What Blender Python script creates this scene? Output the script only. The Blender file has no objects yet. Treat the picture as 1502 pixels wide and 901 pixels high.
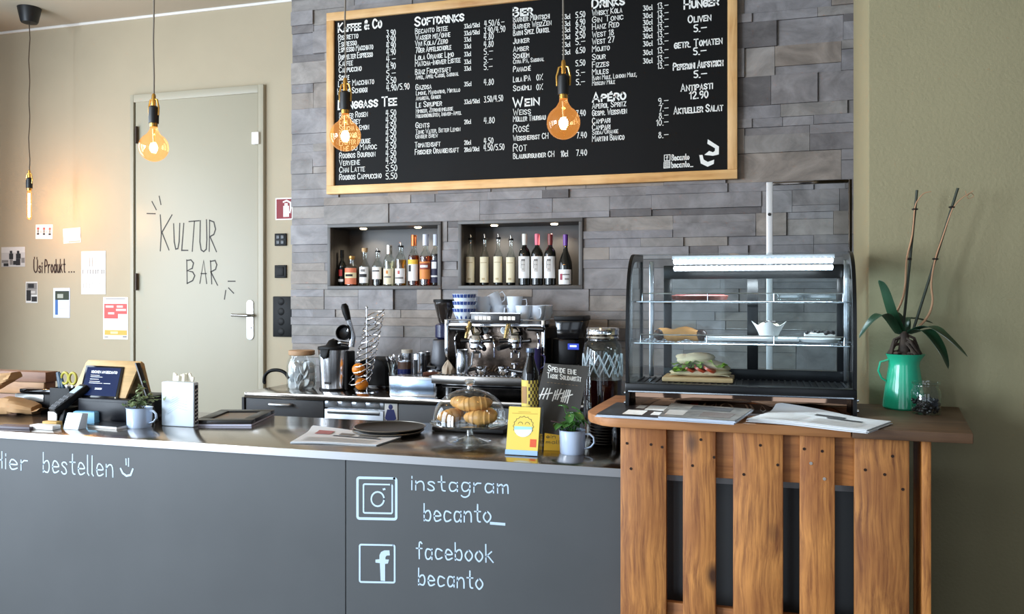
import bpy, bmesh, math, random
from mathutils import Vector, Matrix
random.seed(7)
SC = bpy.context.scene
COL = SC.collection
PI = math.pi
# ------------------------------------------------------------------ camera
FPX = 1230.0
TH = math.atan(FPX / 4101.0)
CX, HY, CAMZ = 751.0, 431.0, 1.6
cd = bpy.data.cameras.new('camera')
cam = bpy.data.objects.new('camera', cd)
COL.objects.link(cam)
cam.location = (0, 0, CAMZ)
cam.rotation_euler = (PI / 2, 0, TH)
cd.sensor_fit = 'HORIZONTAL'
cd.sensor_width = 36.0
cd.lens = FPX / 1502.0 * 36.0
cd.shift_y = -(450.5 - HY) / 1502.0
cd.clip_start = 0.02
SC.camera = cam
# ------------------------------------------------------------------ view, world, lights
SC.view_settings.view_transform = 'Standard'
SC.view_settings.look = 'None'
SC.view_settings.gamma = 1.0
SC.view_settings.use_curve_mapping = False
SC.view_settings.exposure = 0.25
SC.cycles.use_denoising = True
SC.cycles.max_bounces = 10
SC.cycles.transparent_max_bounces = 24
SC.cycles.caustics_reflective = False
SC.cycles.caustics_refractive = False
SC.cycles.sample_clamp_indirect = 6.0
W = bpy.data.worlds.new('world')
SC.world = W
W.use_nodes = True
W.node_tree.nodes['Background'].inputs[0].default_value = (0.66, 0.78, 1.0, 1)
W.node_tree.nodes['Background'].inputs[1].default_value = 0.14


def area(name, loc, target, sx, sy, power, col):
    l = bpy.data.lights.new(name, 'AREA')
    l.shape = 'RECTANGLE'
    l.size, l.size_y, l.energy, l.color = sx, sy, power, col
    o = bpy.data.objects.new(name, l)
    COL.objects.link(o)
    o.location = loc
    o.rotation_euler = (Vector(target) - Vector(loc)).to_track_quat('-Z', 'Y').to_euler()
    return o


DAY = (0.75, 0.87, 1.0)
for y, e in ((-2.8, 330), (-0.8, 240), (1.4, 105), (3.5, 62)):  # last one is added fill that brightens the back counter; others are windows
    area('window_and_fill_side', (-5.4, y, 1.9), (2.0, y + 1.2, 1.5), 1.4, 2.4, e, DAY)
for i, x in enumerate((-3.4, -1.2, 1.6)):
    area('window_light_front', (x, -3.2, 1.9), (x, 4, 1.4), 1.6, 2.6, 22, DAY)


# ------------------------------------------------------------------ pixel helpers (photo frame 1502x901 -> points in the room)
Fv = Vector((-math.sin(TH), math.cos(TH), 0))
Rv = Vector((math.cos(TH), math.sin(TH), 0))
Uv = Vector((0, 0, 1))
CAM = Vector((0, 0, CAMZ))


def ray(u, v):
    return Fv + Rv * ((u - CX) / FPX) + Uv * ((HY - v) / FPX)


def onY(u, v, Y):
    d = ray(u, v)
    return CAM + d * (Y / d.y)


def onZ(u, v, z):
    d = ray(u, v)
    return CAM + d * ((z - CAMZ) / d.z)


def mpp(p):
    return (Vector(p) - CAM).dot(Fv) / FPX


# ------------------------------------------------------------------ materials
def lin(c):
    return tuple(((x / 255) / 12.92 if x / 255 <= 0.04045 else ((x / 255 + 0.055) / 1.055) ** 2.4) for x in c) + (1.0,)


MATS = {}


def nd(nt, t, **k):
    n = nt.nodes.new(t)
    for a, b in k.items():
        setattr(n, a, b)
    return n


def new_mat(name):
    m = bpy.data.materials.new(name)
    m.use_nodes = True
    nt = m.node_tree
    return m, nt, nt.nodes['Principled BSDF']


def mat(name, c, rough=0.5, metal=0.0, var=0.0, vscale=20.0, bump=0.0, bscale=200.0, spec=0.5, coat=0.0, stretch=(1, 1, 1), emit=0.0, ecol=None):
    if name in MATS:
        return MATS[name]
    m, nt, b = new_mat(name)
    b.inputs['Roughness'].default_value = rough
    b.inputs['Metallic'].default_value = metal
    b.inputs['Specular IOR Level'].default_value = spec
    b.inputs['Coat Weight'].default_value = coat
    L = lin(c)
    b.inputs['Base Color'].default_value = L
    if emit:
        b.inputs['Emission Color'].default_value = lin(ecol or c)
        b.inputs['Emission Strength'].default_value = emit
    if var or bump:
        tc = nd(nt, 'ShaderNodeTexCoord')
        mp = nd(nt, 'ShaderNodeMapping')
        mp.inputs['Scale'].default_value = stretch
        nt.links.new(tc.outputs['Object'], mp.inputs['Vector'])
        if var:
            n = nd(nt, 'ShaderNodeTexNoise')
            n.inputs['Scale'].default_value = vscale
            n.inputs['Detail'].default_value = 6
            nt.links.new(mp.outputs[0], n.inputs['Vector'])
            r = nd(nt, 'ShaderNodeValToRGB')
            r.color_ramp.elements[0].position = 0.3
            r.color_ramp.elements[1].position = 0.7
            r.color_ramp.elements[0].color = tuple(x * (1 - var) for x in L[:3]) + (1,)
            r.color_ramp.elements[1].color = tuple(min(1, x * (1 + var)) for x in L[:3]) + (1,)
            nt.links.new(n.outputs['Fac'], r.inputs['Fac'])
            nt.links.new(r.outputs['Color'], b.inputs['Base Color'])
        if bump:
            n2 = nd(nt, 'ShaderNodeTexNoise')
            n2.inputs['Scale'].default_value = bscale
            n2.inputs['Detail'].default_value = 4
            nt.links.new(mp.outputs[0], n2.inputs['Vector'])
            bp = nd(nt, 'ShaderNodeBump')
            bp.inputs['Strength'].default_value = bump
            bp.inputs['Distance'].default_value = 0.004
            nt.links.new(n2.outputs['Fac'], bp.inputs['Height'])
            nt.links.new(bp.outputs['Normal'], b.inputs['Normal'])
    MATS[name] = m
    return m


def glass(name, c=(255, 255, 255), base=0.05, edge=0.75, rough=0.0, refl=(1, 1, 1), glow=None):
    """thin clear pane: see-through with a mirror sheen that grows towards grazing angles"""
    if name in MATS:
        return MATS[name]
    m = bpy.data.materials.new(name)
    m.use_nodes = True
    nt = m.node_tree
    for n in list(nt.nodes):
        nt.nodes.remove(n)
    out = nd(nt, 'ShaderNodeOutputMaterial')
    mix = nd(nt, 'ShaderNodeMixShader')
    tr = nd(nt, 'ShaderNodeBsdfTransparent')
    tr.inputs['Color'].default_value = lin(c)
    gl = nd(nt, 'ShaderNodeBsdfGlossy')
    gl.inputs['Roughness'].default_value = rough
    gl.inputs['Color'].default_value = tuple(refl) + (1,)
    lw = nd(nt, 'ShaderNodeLayerWeight')
    p = nd(nt, 'ShaderNodeMath', operation='POWER')
    p.inputs[1].default_value = 3.5
    ma = nd(nt, 'ShaderNodeMath', operation='MULTIPLY_ADD')
    ma.inputs[1].default_value = edge
    ma.inputs[2].default_value = base
    nt.links.new(lw.outputs['Facing'], p.inputs[0])
    nt.links.new(p.outputs[0], ma.inputs[0])
    nt.links.new(ma.outputs[0], mix.inputs['Fac'])
    nt.links.new(tr.outputs[0], mix.inputs[1])
    nt.links.new(gl.outputs[0], mix.inputs[2])
    if glow:
        em = nd(nt, 'ShaderNodeEmission')
        em.inputs['Color'].default_value = lin(glow[0])
        em.inputs['Strength'].default_value = glow[1]
        ads = nd(nt, 'ShaderNodeAddShader')
        nt.links.new(mix.outputs[0], ads.inputs[0])
        nt.links.new(em.outputs[0], ads.inputs[1])
        nt.links.new(ads.outputs[0], out.inputs['Surface'])
    else:
        nt.links.new(mix.outputs[0], out.inputs['Surface'])
    MATS[name] = m
    return m


def wood(name, c1, c2, c3, axis=2, rough=0.55, knots=True, fine=60.0):
    """grain runs along the axis; hue drifts from board to board"""
    if name in MATS:
        return MATS[name]
    m, nt, b = new_mat(name)
    tc = nd(nt, 'ShaderNodeTexCoord')
    oi = nd(nt, 'ShaderNodeObjectInfo')
    ad = nd(nt, 'ShaderNodeVectorMath', operation='MULTIPLY_ADD')
    cb = nd(nt, 'ShaderNodeCombineXYZ')
    for k in range(3):
        nt.links.new(oi.outputs['Random'], cb.inputs[k])
    nt.links.new(cb.outputs[0], ad.inputs[0])
    ad.inputs[1].default_value = (13.0, 7.0, 5.0)
    nt.links.new(tc.outputs['Object'], ad.inputs[2])
    # warp, so that the grain wanders round knots
    wn = nd(nt, 'ShaderNodeTexNoise')
    wn.inputs['Scale'].default_value = 3.2
    wn.inputs['Detail'].default_value = 2
    nt.links.new(ad.outputs[0], wn.inputs['Vector'])
    ws = nd(nt, 'ShaderNodeVectorMath', operation='MULTIPLY_ADD')
    sc = [0.045, 0.045, 0.045]
    sc[axis] = 0.0
    ws.inputs[1].default_value = sc
    nt.links.new(wn.outputs['Color'], ws.inputs[0])
    nt.links.new(ad.outputs[0], ws.inputs[2])
    mp = nd(nt, 'ShaderNodeMapping')
    s = [fine, fine, fine]
    s[axis] = fine * 0.045
    mp.inputs['Scale'].default_value = s
    nt.links.new(ws.outputs[0], mp.inputs['Vector'])
    n1 = nd(nt, 'ShaderNodeTexNoise')
    n1.inputs['Scale'].default_value = 1.0
    n1.inputs['Detail'].default_value = 5
    n1.inputs['Roughness'].default_value = 0.65
    nt.links.new(mp.outputs[0], n1.inputs['Vector'])
    n2 = nd(nt, 'ShaderNodeTexNoise')
    n2.inputs['Scale'].default_value = 4.5
    n2.inputs['Detail'].default_value = 3
    nt.links.new(ws.outputs[0], n2.inputs['Vector'])
    r1 = nd(nt, 'ShaderNodeValToRGB')
    e = r1.color_ramp.elements
    e[0].position, e[0].color = 0.32, lin(c2)
    e[1].position, e[1].color = 0.62, lin(c1)
    nt.links.new(n1.outputs['Fac'], r1.inputs['Fac'])
    r2 = nd(nt, 'ShaderNodeValToRGB')
    e = r2.color_ramp.elements
    e[0].position, e[0].color = 0.36, (0, 0, 0, 1)
    e[1].position, e[1].color = 0.68, (1, 1, 1, 1)
    nt.links.new(n2.outputs['Fac'], r2.inputs['Fac'])
    mx = nd(nt, 'ShaderNodeMixRGB')
    mul = nd(nt, 'ShaderNodeMath', operation='MULTIPLY')
    mul.inputs[1].default_value = 0.75
    nt.links.new(r2.outputs['Color'], mul.inputs[0])
    nt.links.new(mul.outputs[0], mx.inputs['Fac'])
    nt.links.new(r1.outputs['Color'], mx.inputs['Color1'])
    mx.inputs['Color2'].default_value = lin(c3)
    last = mx.outputs['Color']
    if knots:
        vm = nd(nt, 'ShaderNodeMapping')
        vs = [5.5, 5.5, 5.5]
        vs[axis] = 3.0
        vm.inputs['Scale'].default_value = vs
        nt.links.new(ad.outputs[0], vm.inputs['Vector'])
        vo = nd(nt, 'ShaderNodeTexVoronoi')
        vo.inputs['Scale'].default_value = 1.0
        nt.links.new(vm.outputs[0], vo.inputs['Vector'])
        r3 = nd(nt, 'ShaderNodeValToRGB')
        e = r3.color_ramp.elements
        e[0].position, e[0].color = 0.06, (1, 1, 1, 1)
        e[1].position, e[1].color = 0.15, (0, 0, 0, 1)
        nt.links.new(vo.outputs['Distance'], r3.inputs['Fac'])
        m3 = nd(nt, 'ShaderNodeMixRGB')
        nt.links.new(r3.outputs['Color'], m3.inputs['Fac'])
        nt.links.new(last, m3.inputs['Color1'])
        m3.inputs['Color2'].default_value = lin(tuple(int(x * 0.62) for x in c2))
        last = m3.outputs['Color']
    hs = nd(nt, 'ShaderNodeHueSaturation')
    mr = nd(nt, 'ShaderNodeMapRange')
    mr.inputs['To Min'].default_value = 0.82
    mr.inputs['To Max'].default_value = 1.12
    nt.links.new(oi.outputs['Random'], mr.inputs['Value'])
    nt.links.new(mr.outputs[0], hs.inputs['Value'])
    nt.links.new(last, hs.inputs['Color'])
    nt.links.new(hs.outputs['Color'], b.inputs['Base Color'])
    bp = nd(nt, 'ShaderNodeBump')
    bp.inputs['Strength'].default_value = 0.35
    bp.inputs['Distance'].default_value = 0.002
    nt.links.new(n1.outputs['Fac'], bp.inputs['Height'])
    nt.links.new(bp.outputs['Normal'], b.inputs['Normal'])
    b.inputs['Roughness'].default_value = rough
    MATS[name] = m
    return m


# ------------------------------------------------------------------ mesh building
XF = {}


class MB:
    def __init__(s):
        s.v = []
        s.f = []

    def add(s, vs, fs):
        o = len(s.v)
        s.v += [Vector(p) for p in vs]
        s.f += [tuple(i + o for i in f) for f in fs]
        return s

    def box(s, c, d, rot=None):
        hx, hy, hz = d[0] / 2, d[1] / 2, d[2] / 2
        vs = [Vector((x, y, z)) for x in (-hx, hx) for y in (-hy, hy) for z in (-hz, hz)]
        if rot:
            vs = [rot @ p for p in vs]
        c = Vector(c)
        return s.add([p + c for p in vs], [(0, 1, 3, 2), (4, 6, 7, 5), (0, 4, 5, 1), (2, 3, 7, 6), (0, 2, 6, 4), (1, 5, 7, 3)])

    def bb(s, x0, x1, y0, y1, z0, z1):
        return s.box(((x0 + x1) / 2, (y0 + y1) / 2, (z0 + z1) / 2), (abs(x1 - x0), abs(y1 - y0), abs(z1 - z0)))

    def lathe(s, prof, n=24, c=(0, 0, 0), rot=None, sx=1.0, sy=1.0):
        """prof: list of (radius, height); radius 0 closes to a point"""
        c = Vector(c)
        vs, fs, rings = [], [], []
        for r, z in prof:
            if r <= 1e-6:
                rings.append([len(vs)])
                vs.append(Vector((0, 0, z)))
            else:
                rings.append(list(range(len(vs), len(vs) + n)))
                vs += [Vector((r * sx * math.cos(2 * PI * k / n), r * sy * math.sin(2 * PI * k / n), z)) for k in range(n)]
        for a, b in zip(rings, rings[1:]):
            if len(a) == 1 and len(b) == 1:
                continue
            for k in range(n):
                k2 = (k + 1) % n
                if len(a) == 1:
                    fs.append((a[0], b[k2], b[k]))
                elif len(b) == 1:
                    fs.append((a[k], a[k2], b[0]))
                else:
                    fs.append((a[k], a[k2], b[k2], b[k]))
        if rot:
            vs = [rot @ p for p in vs]
        return s.add([p + c for p in vs], fs)

    def cyl(s, p0, p1, r0, r1=None, n=16, cap=True):
        p0, p1 = Vector(p0), Vector(p1)
        return s.tube([p0, p1], [r0, r0 if r1 is None else r1], n, cap)

    def tube(s, pts, r, n=8, cap=True, closed=False, flat=1.0):
        pts = [Vector(p) for p in pts]
        rs = r if isinstance(r, (list, tuple)) else [r] * len(pts)
        m = len(pts)
        tang = []
        for i in range(m):
            a = pts[(i - 1) % m] if (closed or i > 0) else pts[i]
            b = pts[(i + 1) % m] if (closed or i < m - 1) else pts[i]
            t = (b - a)
            tang.append(t.normalized() if t.length > 1e-9 else Vector((0, 0, 1)))
        up = Vector((0, 0, 1)) if abs(tang[0].z) < 0.9 else Vector((0, 1, 0))
        nrm = (up - tang[0] * up.dot(tang[0])).normalized()
        vs, fs = [], []
        for i in range(m):
            nrm = nrm - tang[i] * nrm.dot(tang[i])
            if nrm.length < 1e-6:
                nrm = tang[i].orthogonal()
            nrm.normalize()
            bi = tang[i].cross(nrm)
            for k in range(n):
                a = 2 * PI * k / n
                vs.append(pts[i] + (nrm * math.cos(a) * flat + bi * math.sin(a)) * rs[i])
        segs = m if closed else m - 1
        for i in range(segs):
            j = (i + 1) % m
            for k in range(n):
                k2 = (k + 1) % n
                fs.append((i * n + k, i * n + k2, j * n + k2, j * n + k))
        if cap and not closed:
            fs.append(tuple(range(n - 1, -1, -1)))
            fs.append(tuple((m - 1) * n + k for k in range(n)))
        return s.add(vs, fs)

    def ell(s, c, d, n=16, m=10, rot=None):
        prof = [(math.sin(PI * i / m), -math.cos(PI * i / m)) for i in range(m + 1)]
        prof[0], prof[-1] = (0, -1), (0, 1)
        t = MB().lathe(prof, n)
        vs = [Vector((p.x * d[0], p.y * d[1], p.z * d[2])) for p in t.v]
        if rot:
            vs = [rot @ p for p in vs]
        c = Vector(c)
        return s.add([p + c for p in vs], t.f)

    def prism(s, poly, ext):
        """poly: 3-D points of one face; ext: extrusion vector"""
        poly = [Vector(p) for p in poly]
        ext = Vector(ext)
        n = len(poly)
        fs = [tuple(range(n - 1, -1, -1)), tuple(range(n, 2 * n))]
        fs += [(k, (k + 1) % n, n + (k + 1) % n, n + k) for k in range(n)]
        return s.add(poly + [p + ext for p in poly], fs)

    def grid(s, rows, thick=None):
        """rows: list of rows of points -> surface (with a back side when thick is a vector)"""
        nr, nc = len(rows), len(rows[0])
        vs = [Vector(p) for r in rows for p in r]
        fs = [(i * nc + j, i * nc + j + 1, (i + 1) * nc + j + 1, (i + 1) * nc + j) for i in range(nr - 1) for j in range(nc - 1)]
        if thick is not None:
            t = Vector(thick)
            o = len(vs)
            vs = vs + [p + t for p in vs]
            fs = fs + [tuple(o + k for k in reversed(f)) for f in fs]
            ring = [j for j in range(nc)] + [i * nc + nc - 1 for i in range(1, nr)] + [(nr - 1) * nc + j for j in range(nc - 2, -1, -1)] + [i * nc for i in range(nr - 2, 0, -1)]
            for a, b in zip(ring, ring[1:] + ring[:1]):
                fs.append((b, a, o + a, o + b))
        return s.add(vs, fs)

    def strip(s, pts, w, n):
        """flat brush stroke of width w along pts, in the plane with normal n"""
        pts = [Vector(p) for p in pts]
        n = Vector(n).normalized()
        m = len(pts)
        L, R_ = [], []
        for i in range(m):
            t1 = (pts[i] - pts[i - 1]).normalized() if i else None
            t2 = (pts[i + 1] - pts[i]).normalized() if i < m - 1 else None
            t = (t1 + t2) if (t1 and t2) else (t1 or t2)
            if t.length < 0.3:
                t = t2 or t1
            t.normalize()
            sd = n.cross(t)
            k = 1.0
            if t1 and t2:
                k = 1.0 / max(0.55, t.dot(t1))
            e = Vector()
            if i == 0:
                e = -t * w * 0.45
            if i == m - 1:
                e = t * w * 0.45
            ws = w * (0.42 if (i in (0, m - 1)) else 0.5) * k
            L.append(pts[i] + sd * ws + e)
            R_.append(pts[i] - sd * ws + e)
        return s.add(L + R_, [(i, m + i, m + i + 1, i + 1) for i in range(m - 1)])

    def xform(s, M):
        s.v = [M @ p for p in s.v]
        return s

    def build(s, name, material, parent=None, world=False, bevel=0.0, seg=2, smooth=True, angle=38, kind=None):
        me = bpy.data.meshes.new(name)
        vs = s.v
        X = XF.get(parent.name) if parent is not None else None
        if world and X is not None:
            inv = X.inverted()
            vs = [inv @ p for p in vs]
        me.from_pydata([tuple(p) for p in vs], [], s.f)
        bm = bmesh.new()
        bm.from_mesh(me)
        bmesh.ops.recalc_face_normals(bm, faces=bm.faces)
        if bevel:
            ed = [e for e in bm.edges if len(e.link_faces) == 2 and e.calc_face_angle(0) > 0.6]
            bmesh.ops.bevel(bm, geom=ed, offset=bevel, segments=seg, profile=0.5, affect='EDGES', clamp_overlap=True)
        bm.to_mesh(me)
        bm.free()
        me.materials.append(material)
        if smooth:
            me.polygons.foreach_set('use_smooth', [True] * len(me.polygons))
            me.set_sharp_from_angle(angle=math.radians(angle))
        me.update()
        o = bpy.data.objects.new(name, me)
        COL.objects.link(o)
        if parent is not None:
            o.parent = parent
            if X is not None:
                XF[o.name] = X
        if kind:
            o['kind'] = kind
        return o


def thing(name, label, cat, loc=(0, 0, 0), rz=0.0, group=None):
    o = bpy.data.objects.new(name, None)
    o.empty_display_size = 0.05
    COL.objects.link(o)
    o.location = loc
    o.rotation_euler = (0, 0, rz)
    o['label'], o['category'] = label, cat
    if group:
        o['group'] = group
    XF[o.name] = Matrix.Translation(Vector(loc)) @ Matrix.Rotation(rz, 4, 'Z')
    return o


def tag(o, label, cat, group=None):
    o['label'], o['category'] = label, cat
    if group:
        o['group'] = group
    return o


KIDS = {}


def dup(root, loc, rz=0.0, label=None):
    def cp(o, par):
        c = o.copy()
        COL.objects.link(c)
        if par is not None:
            c.parent = par
        for ch in [x for x in bpy.data.objects if x.parent == o]:
            cp(ch, c)
        return c
    r = cp(root, None)
    r.location = loc
    r.rotation_euler = (0, 0, rz)
    if label:
        r['label'] = label
    XF[r.name] = Matrix.Translation(Vector(loc)) @ Matrix.Rotation(rz, 4, 'Z')
    return r


def struct(o):
    o['kind'] = 'structure'
    return o


# ------------------------------------------------------------------ hand lettering: one-stroke alphabet
YC = {**{str(i): i for i in range(10)}, 'a': 10, 'b': 11, 'c': 12, 'd': 13, 'z': -1, 'y': -2, 'x': -3, 'w': -4}
GL = dict(
    A="003a60 1353", B="000a 0a3a583605 0545634000",
    C="684a2a0703204062", D="000a3a67633000", E="5a0a0050 0545", F="5a0a00 0545", G="684a2a07032040626535",
    H="000a 606a 0565", I="000a", J="4a42301002", K="000a 6a0560", L="0a0050", M="000a357a70", N="000a606a",
    O="2a0703204063674a2a", P="000a4a68664505", Q="2a0703204063674a2a 3370", R="000a4a68664505 3560",
    S="684a2a08165462402002", T="0a6a 3a30", U="0a022040626a", V="0a306a", W="0a2047608a", X="006a 0a60", Y="0a356a 3530", Z="0a6a0060",
    a="55361603103052 5650", b="0a00 04264653402001", c="55361603103051", d="5a50 55361603103052", e="035354361603103051",
    f="493a2920 0646", g="55361603103052 565y3w1w0x", h="0a00 0426465450", i="0600 0908", j="262y0x 2928", k="0a00 4603 1450",
    l="0a0110", m="0600 04263530 34566560", n="0600 0426465450", o="260402203052543626", p="060w 04264653402001", q="55361603103052 565w",
    r="0600 042646", s="45361605143341301001", t="2a213040 0646", u="0602104052 5650", v="063056", w="0620354076", x="0650 0056",
    y="0630 561w", z="06560050")
GL.update({'0': "2a0703203053573a2a", '1': "082a20", '2': "081a4a58560050", '3': "0a5a2654523001", '4': "1a0464 4a40", '5': "5a0a063654523001",
           '6': "4a16032040524515", '7': "0a5a20", '8': "3a191745523010021547493a", '9': "573515082a4a585330", '.': "0010", ',': "110y",
           '-': "0444", '~': "0575", '/': "005a", '&': "6017193a4803103064", '%': "006a 0918 5160", '_': "0070", ':': "0010 0515", '!': "0a03 0100",
           'É': "5a0a0050 0545 2b4d", 'Ü': "0a022040626a 1b1c 5b5c", 'Ä': "003a60 1353 1b1c 5b5c", 'ü': "0602104052 5650 1819 4849", 'Ö': "2a0703204063674a2a 1b1c 5b5c", '(': "2a0703 20".replace(' ', ''), "'": "0a08"})
CURVY = set("BCDGJOPQRSUÜÖ0235689&abcdefghjmnopqrstuü")


def chaikin(p):
    out = [p[0]]
    for a, b in zip(p, p[1:]):
        out.append((a[0] * .75 + b[0] * .25, a[1] * .75 + b[1] * .25))
        out.append((a[0] * .25 + b[0] * .75, a[1] * .25 + b[1] * .75))
    out.append(p[-1])
    return out


def glyph(ch):
    pl = []
    for part in GL[ch].split():
        pts = [(int(part[i]) / 10.0, YC[part[i + 1]] / 10.0) for i in range(0, len(part), 2)]
        if ch in CURVY and len(pts) > 3:
            pts = chaikin(pts)
        pl.append(pts)
    w = max(x for q in pl for x, y in q)
    return pl, w


def layout(text, caps=False, jit=0.02, small=0.74, gap=0.24):
    """-> strokes in units of the capital height, total width"""
    out, x = [], 0.0
    for ch in text:
        if ch == ' ':
            x += 0.42
            continue
        s = 1.0
        if caps and ch.islower():
            ch, s = ch.upper(), small
        if ch not in GL:
            continue
        pl, w = glyph(ch)
        dy = random.uniform(-jit, jit)
        sk = random.uniform(-jit, jit)
        for q in pl:
            out.append([(x + (a + sk * b) * s, b * s + dy) for a, b in q])
        x += (w + gap) * s
    return out, x - gap * 0.9


def write(mb, place, text, a, b, cap, wt, caps=True, n=(0, -1, 0), jit=0.02, gap=0.24):
    """letters from pixel a to pixel b (baseline), capital height cap px; place(u, v) -> point on the surface"""
    p0, p1 = place(*a), place(*b)
    st, w = layout(text, caps, jit, gap=gap)
    ex = (p1 - p0) / max(w, 0.05)
    up = place(a[0], a[1] - cap) - p0
    nn = Vector(n).normalized()
    for q in st:
        mb.strip([p0 + ex * x + up * y + nn * 0.0008 for x, y in q], wt, nn)
    return mb
# ================================================================== THE ROOM
ZC = 1.038          # both worktops
ZT = 1.229          # wooden top on the pallets
YS, YD, YP = 4.80, 5.10, 3.05   # stone wall, door wall, olive pillar
YF = 2.682          # front of the bar
H_CEIL = 3.63

M_WALL = mat('warm beige plaster', (174, 161, 136), 0.75, var=0.03, vscale=3, bump=0.12, bscale=90)
M_OLIVE = mat('olive grey plaster', (139, 130, 99), 0.8, var=0.04, vscale=4, bump=0.35, bscale=110)
M_CEIL = mat('ceiling paint', (178, 166, 146), 0.85, var=0.02, vscale=2)
M_WHITE = mat('white paint', (236, 234, 228), 0.5)
M_FLOOR = mat('grey screed floor', (120, 116, 110), 0.5, var=0.1, vscale=3)


def stone_mat():
    m, nt, b = new_mat('split slate')
    ge = nd(nt, 'ShaderNodeNewGeometry')
    tc = nd(nt, 'ShaderNodeTexCoord')
    r = nd(nt, 'ShaderNodeValToRGB')
    e = r.color_ramp.elements
    e[0].position, e[0].color = 0.0, lin((122, 118, 117))
    e[1].position, e[1].color = 1.0, lin((152, 148, 144))
    for p, c in ((0.08, (98, 95, 95)), (0.14, (136, 132, 131)), (0.45, (146, 144, 145)), (0.6, (128, 126, 128)), (0.8, (142, 138, 133)), (0.9, (146, 136, 126))):
        k = e.new(p)
        k.color = lin(c)
    nt.links.new(ge.outputs['Random Per Island'], r.inputs['Fac'])
    mp = nd(nt, 'ShaderNodeMapping')
    mp.inputs['Scale'].default_value = (3.4, 3.4, 4.6)
    nt.links.new(tc.outputs['Object'], mp.inputs['Vector'])
    n = nd(nt, 'ShaderNodeTexNoise')
    n.inputs['Scale'].default_value = 1.6
    n.inputs['Detail'].default_value = 8
    n.inputs['Roughness'].default_value = 0.62
    n.inputs['Distortion'].default_value = 0.8
    nt.links.new(mp.outputs[0], n.inputs['Vector'])
    r2 = nd(nt, 'ShaderNodeValToRGB')
    e = r2.color_ramp.elements
    e[0].position, e[0].color = 0.33, (0.55, 0.53, 0.52, 1)
    e[1].position, e[1].color = 0.66, (1.28, 1.26, 1.25, 1)
    nt.links.new(n.outputs['Fac'], r2.inputs['Fac'])
    mx = nd(nt, 'ShaderNodeMixRGB', blend_type='MULTIPLY')
    mx.inputs['Fac'].default_value = 0.75
    nt.links.new(r.outputs['Color'], mx.inputs['Color1'])
    nt.links.new(r2.outputs['Color'], mx.inputs['Color2'])
    nt.links.new(mx.outputs['Color'], b.inputs['Base Color'])
    b.inputs['Roughness'].default_value = 0.55
    b.inputs['Specular IOR Level'].default_value = 0.35
    n3 = nd(nt, 'ShaderNodeTexNoise')
    n3.inputs['Scale'].default_value = 5
    n3.inputs['Detail'].default_value = 8
    nt.links.new(mp.outputs[0], n3.inputs['Vector'])
    bp = nd(nt, 'ShaderNodeBump')
    bp.inputs['Strength'].default_value = 0.5
    bp.inputs['Distance'].default_value = 0.006
    nt.links.new(n3.outputs['Fac'], bp.inputs['Height'])
    nt.links.new(bp.outputs['Normal'], b.inputs['Normal'])
    return m


XL = -7.0
struct(MB().bb(XL, 3, -3.5, 5.4, -0.1, 0).build('floor', M_FLOOR))
struct(MB().bb(XL, 3, -3.5, 5.4, H_CEIL, H_CEIL + 0.1).build('ceiling', M_CEIL))
struct(MB().bb(0.339, 3.0, YP, YP + 0.5, 0, H_CEIL).build('wall_right', M_OLIVE, bevel=0.004))
cx0 = onY(424, 0, YD).x
struct(MB().bb(XL, cx0 + 0.6, YD - 0.018, YD, H_CEIL - 0.018, H_CEIL).build('trim_1', M_WHITE, bevel=0.003))

# door wall, with the door opening left free
dl, dr = onY(197, 300, YD).x, onY(384.5, 300, YD).x
dtop = onY(290, 141, YD).z
w = MB()
w.bb(XL, dl, YD, YD + 0.12, 0, H_CEIL)
w.bb(dr, 0.5, YD, YD + 0.12, 0, H_CEIL)
w.bb(dl, dr, YD, YD + 0.12, dtop, H_CEIL)
struct(w.build('wall_back', M_WALL, smooth=False))

# stone cladding: rows of split slate pieces, free where the two niches sit
nz0, nz1 = onY(650, 424.5, YS).z, onY(650, 325, YS).z
NX = [(onY(482.5, 370, YS).x, onY(648.5, 370, YS).x), (onY(673.5, 370, YS).x, onY(855.5, 370, YS).x)]
SX0, SX1 = onY(428, 300, YS).x, 0.75
st = MB()
rows, z = [], 0.0
marks = [nz0, nz1, H_CEIL]
while z < H_CEIL - 0.01:
    h = random.choice([0.05, 0.07, 0.10, 0.12, 0.14, 0.16, 0.16])
    for mk in marks:
        if z < mk - 0.001 and z + h > mk - 0.035:
            h = mk - z if z + h > mk - 0.035 else h
            break
    rows.append((z, z + h))
    z += h
rs = random.Random(21)
for (z0, z1) in rows:
    x = SX0
    while x < SX1 - 0.01:
        L = rs.choice([0.16, 0.24, 0.34, 0.45, 0.6])
        xe = min(SX1, x + L)
        segs = [(x, xe)]
        if z0 >= nz0 - 0.005 and z1 <= nz1 + 0.005:
            for (a, b) in NX:
                ns = []
                for (p, q) in segs:
                    if q <= a or p >= b:
                        ns.append((p, q))
                    else:
                        if p < a:
                            ns.append((p, a))
                        if q > b:
                            ns.append((b, q))
                segs = ns
        for (p, q) in segs:
            if q - p < 0.012:
                continue
            # some pieces are split into a thick and a thin course
            if z1 - z0 > 0.11 and rs.random() < 0.55:
                k = z0 + (z1 - z0) * rs.choice([0.3, 0.36, 0.64, 0.7])
                cs = [(z0, k), (k, z1)]
            else:
                cs = [(z0, z1)]
            for (c0, c1) in cs:
                dj = rs.choice([0.0, 0.003, 0.006, 0.010, 0.014, -0.006])
                st.bb(p + 0.0010, q - 0.0010, YS - dj, YS + 0.05, c0 + 0.0008, c1 - 0.0008)
        x = xe
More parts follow.
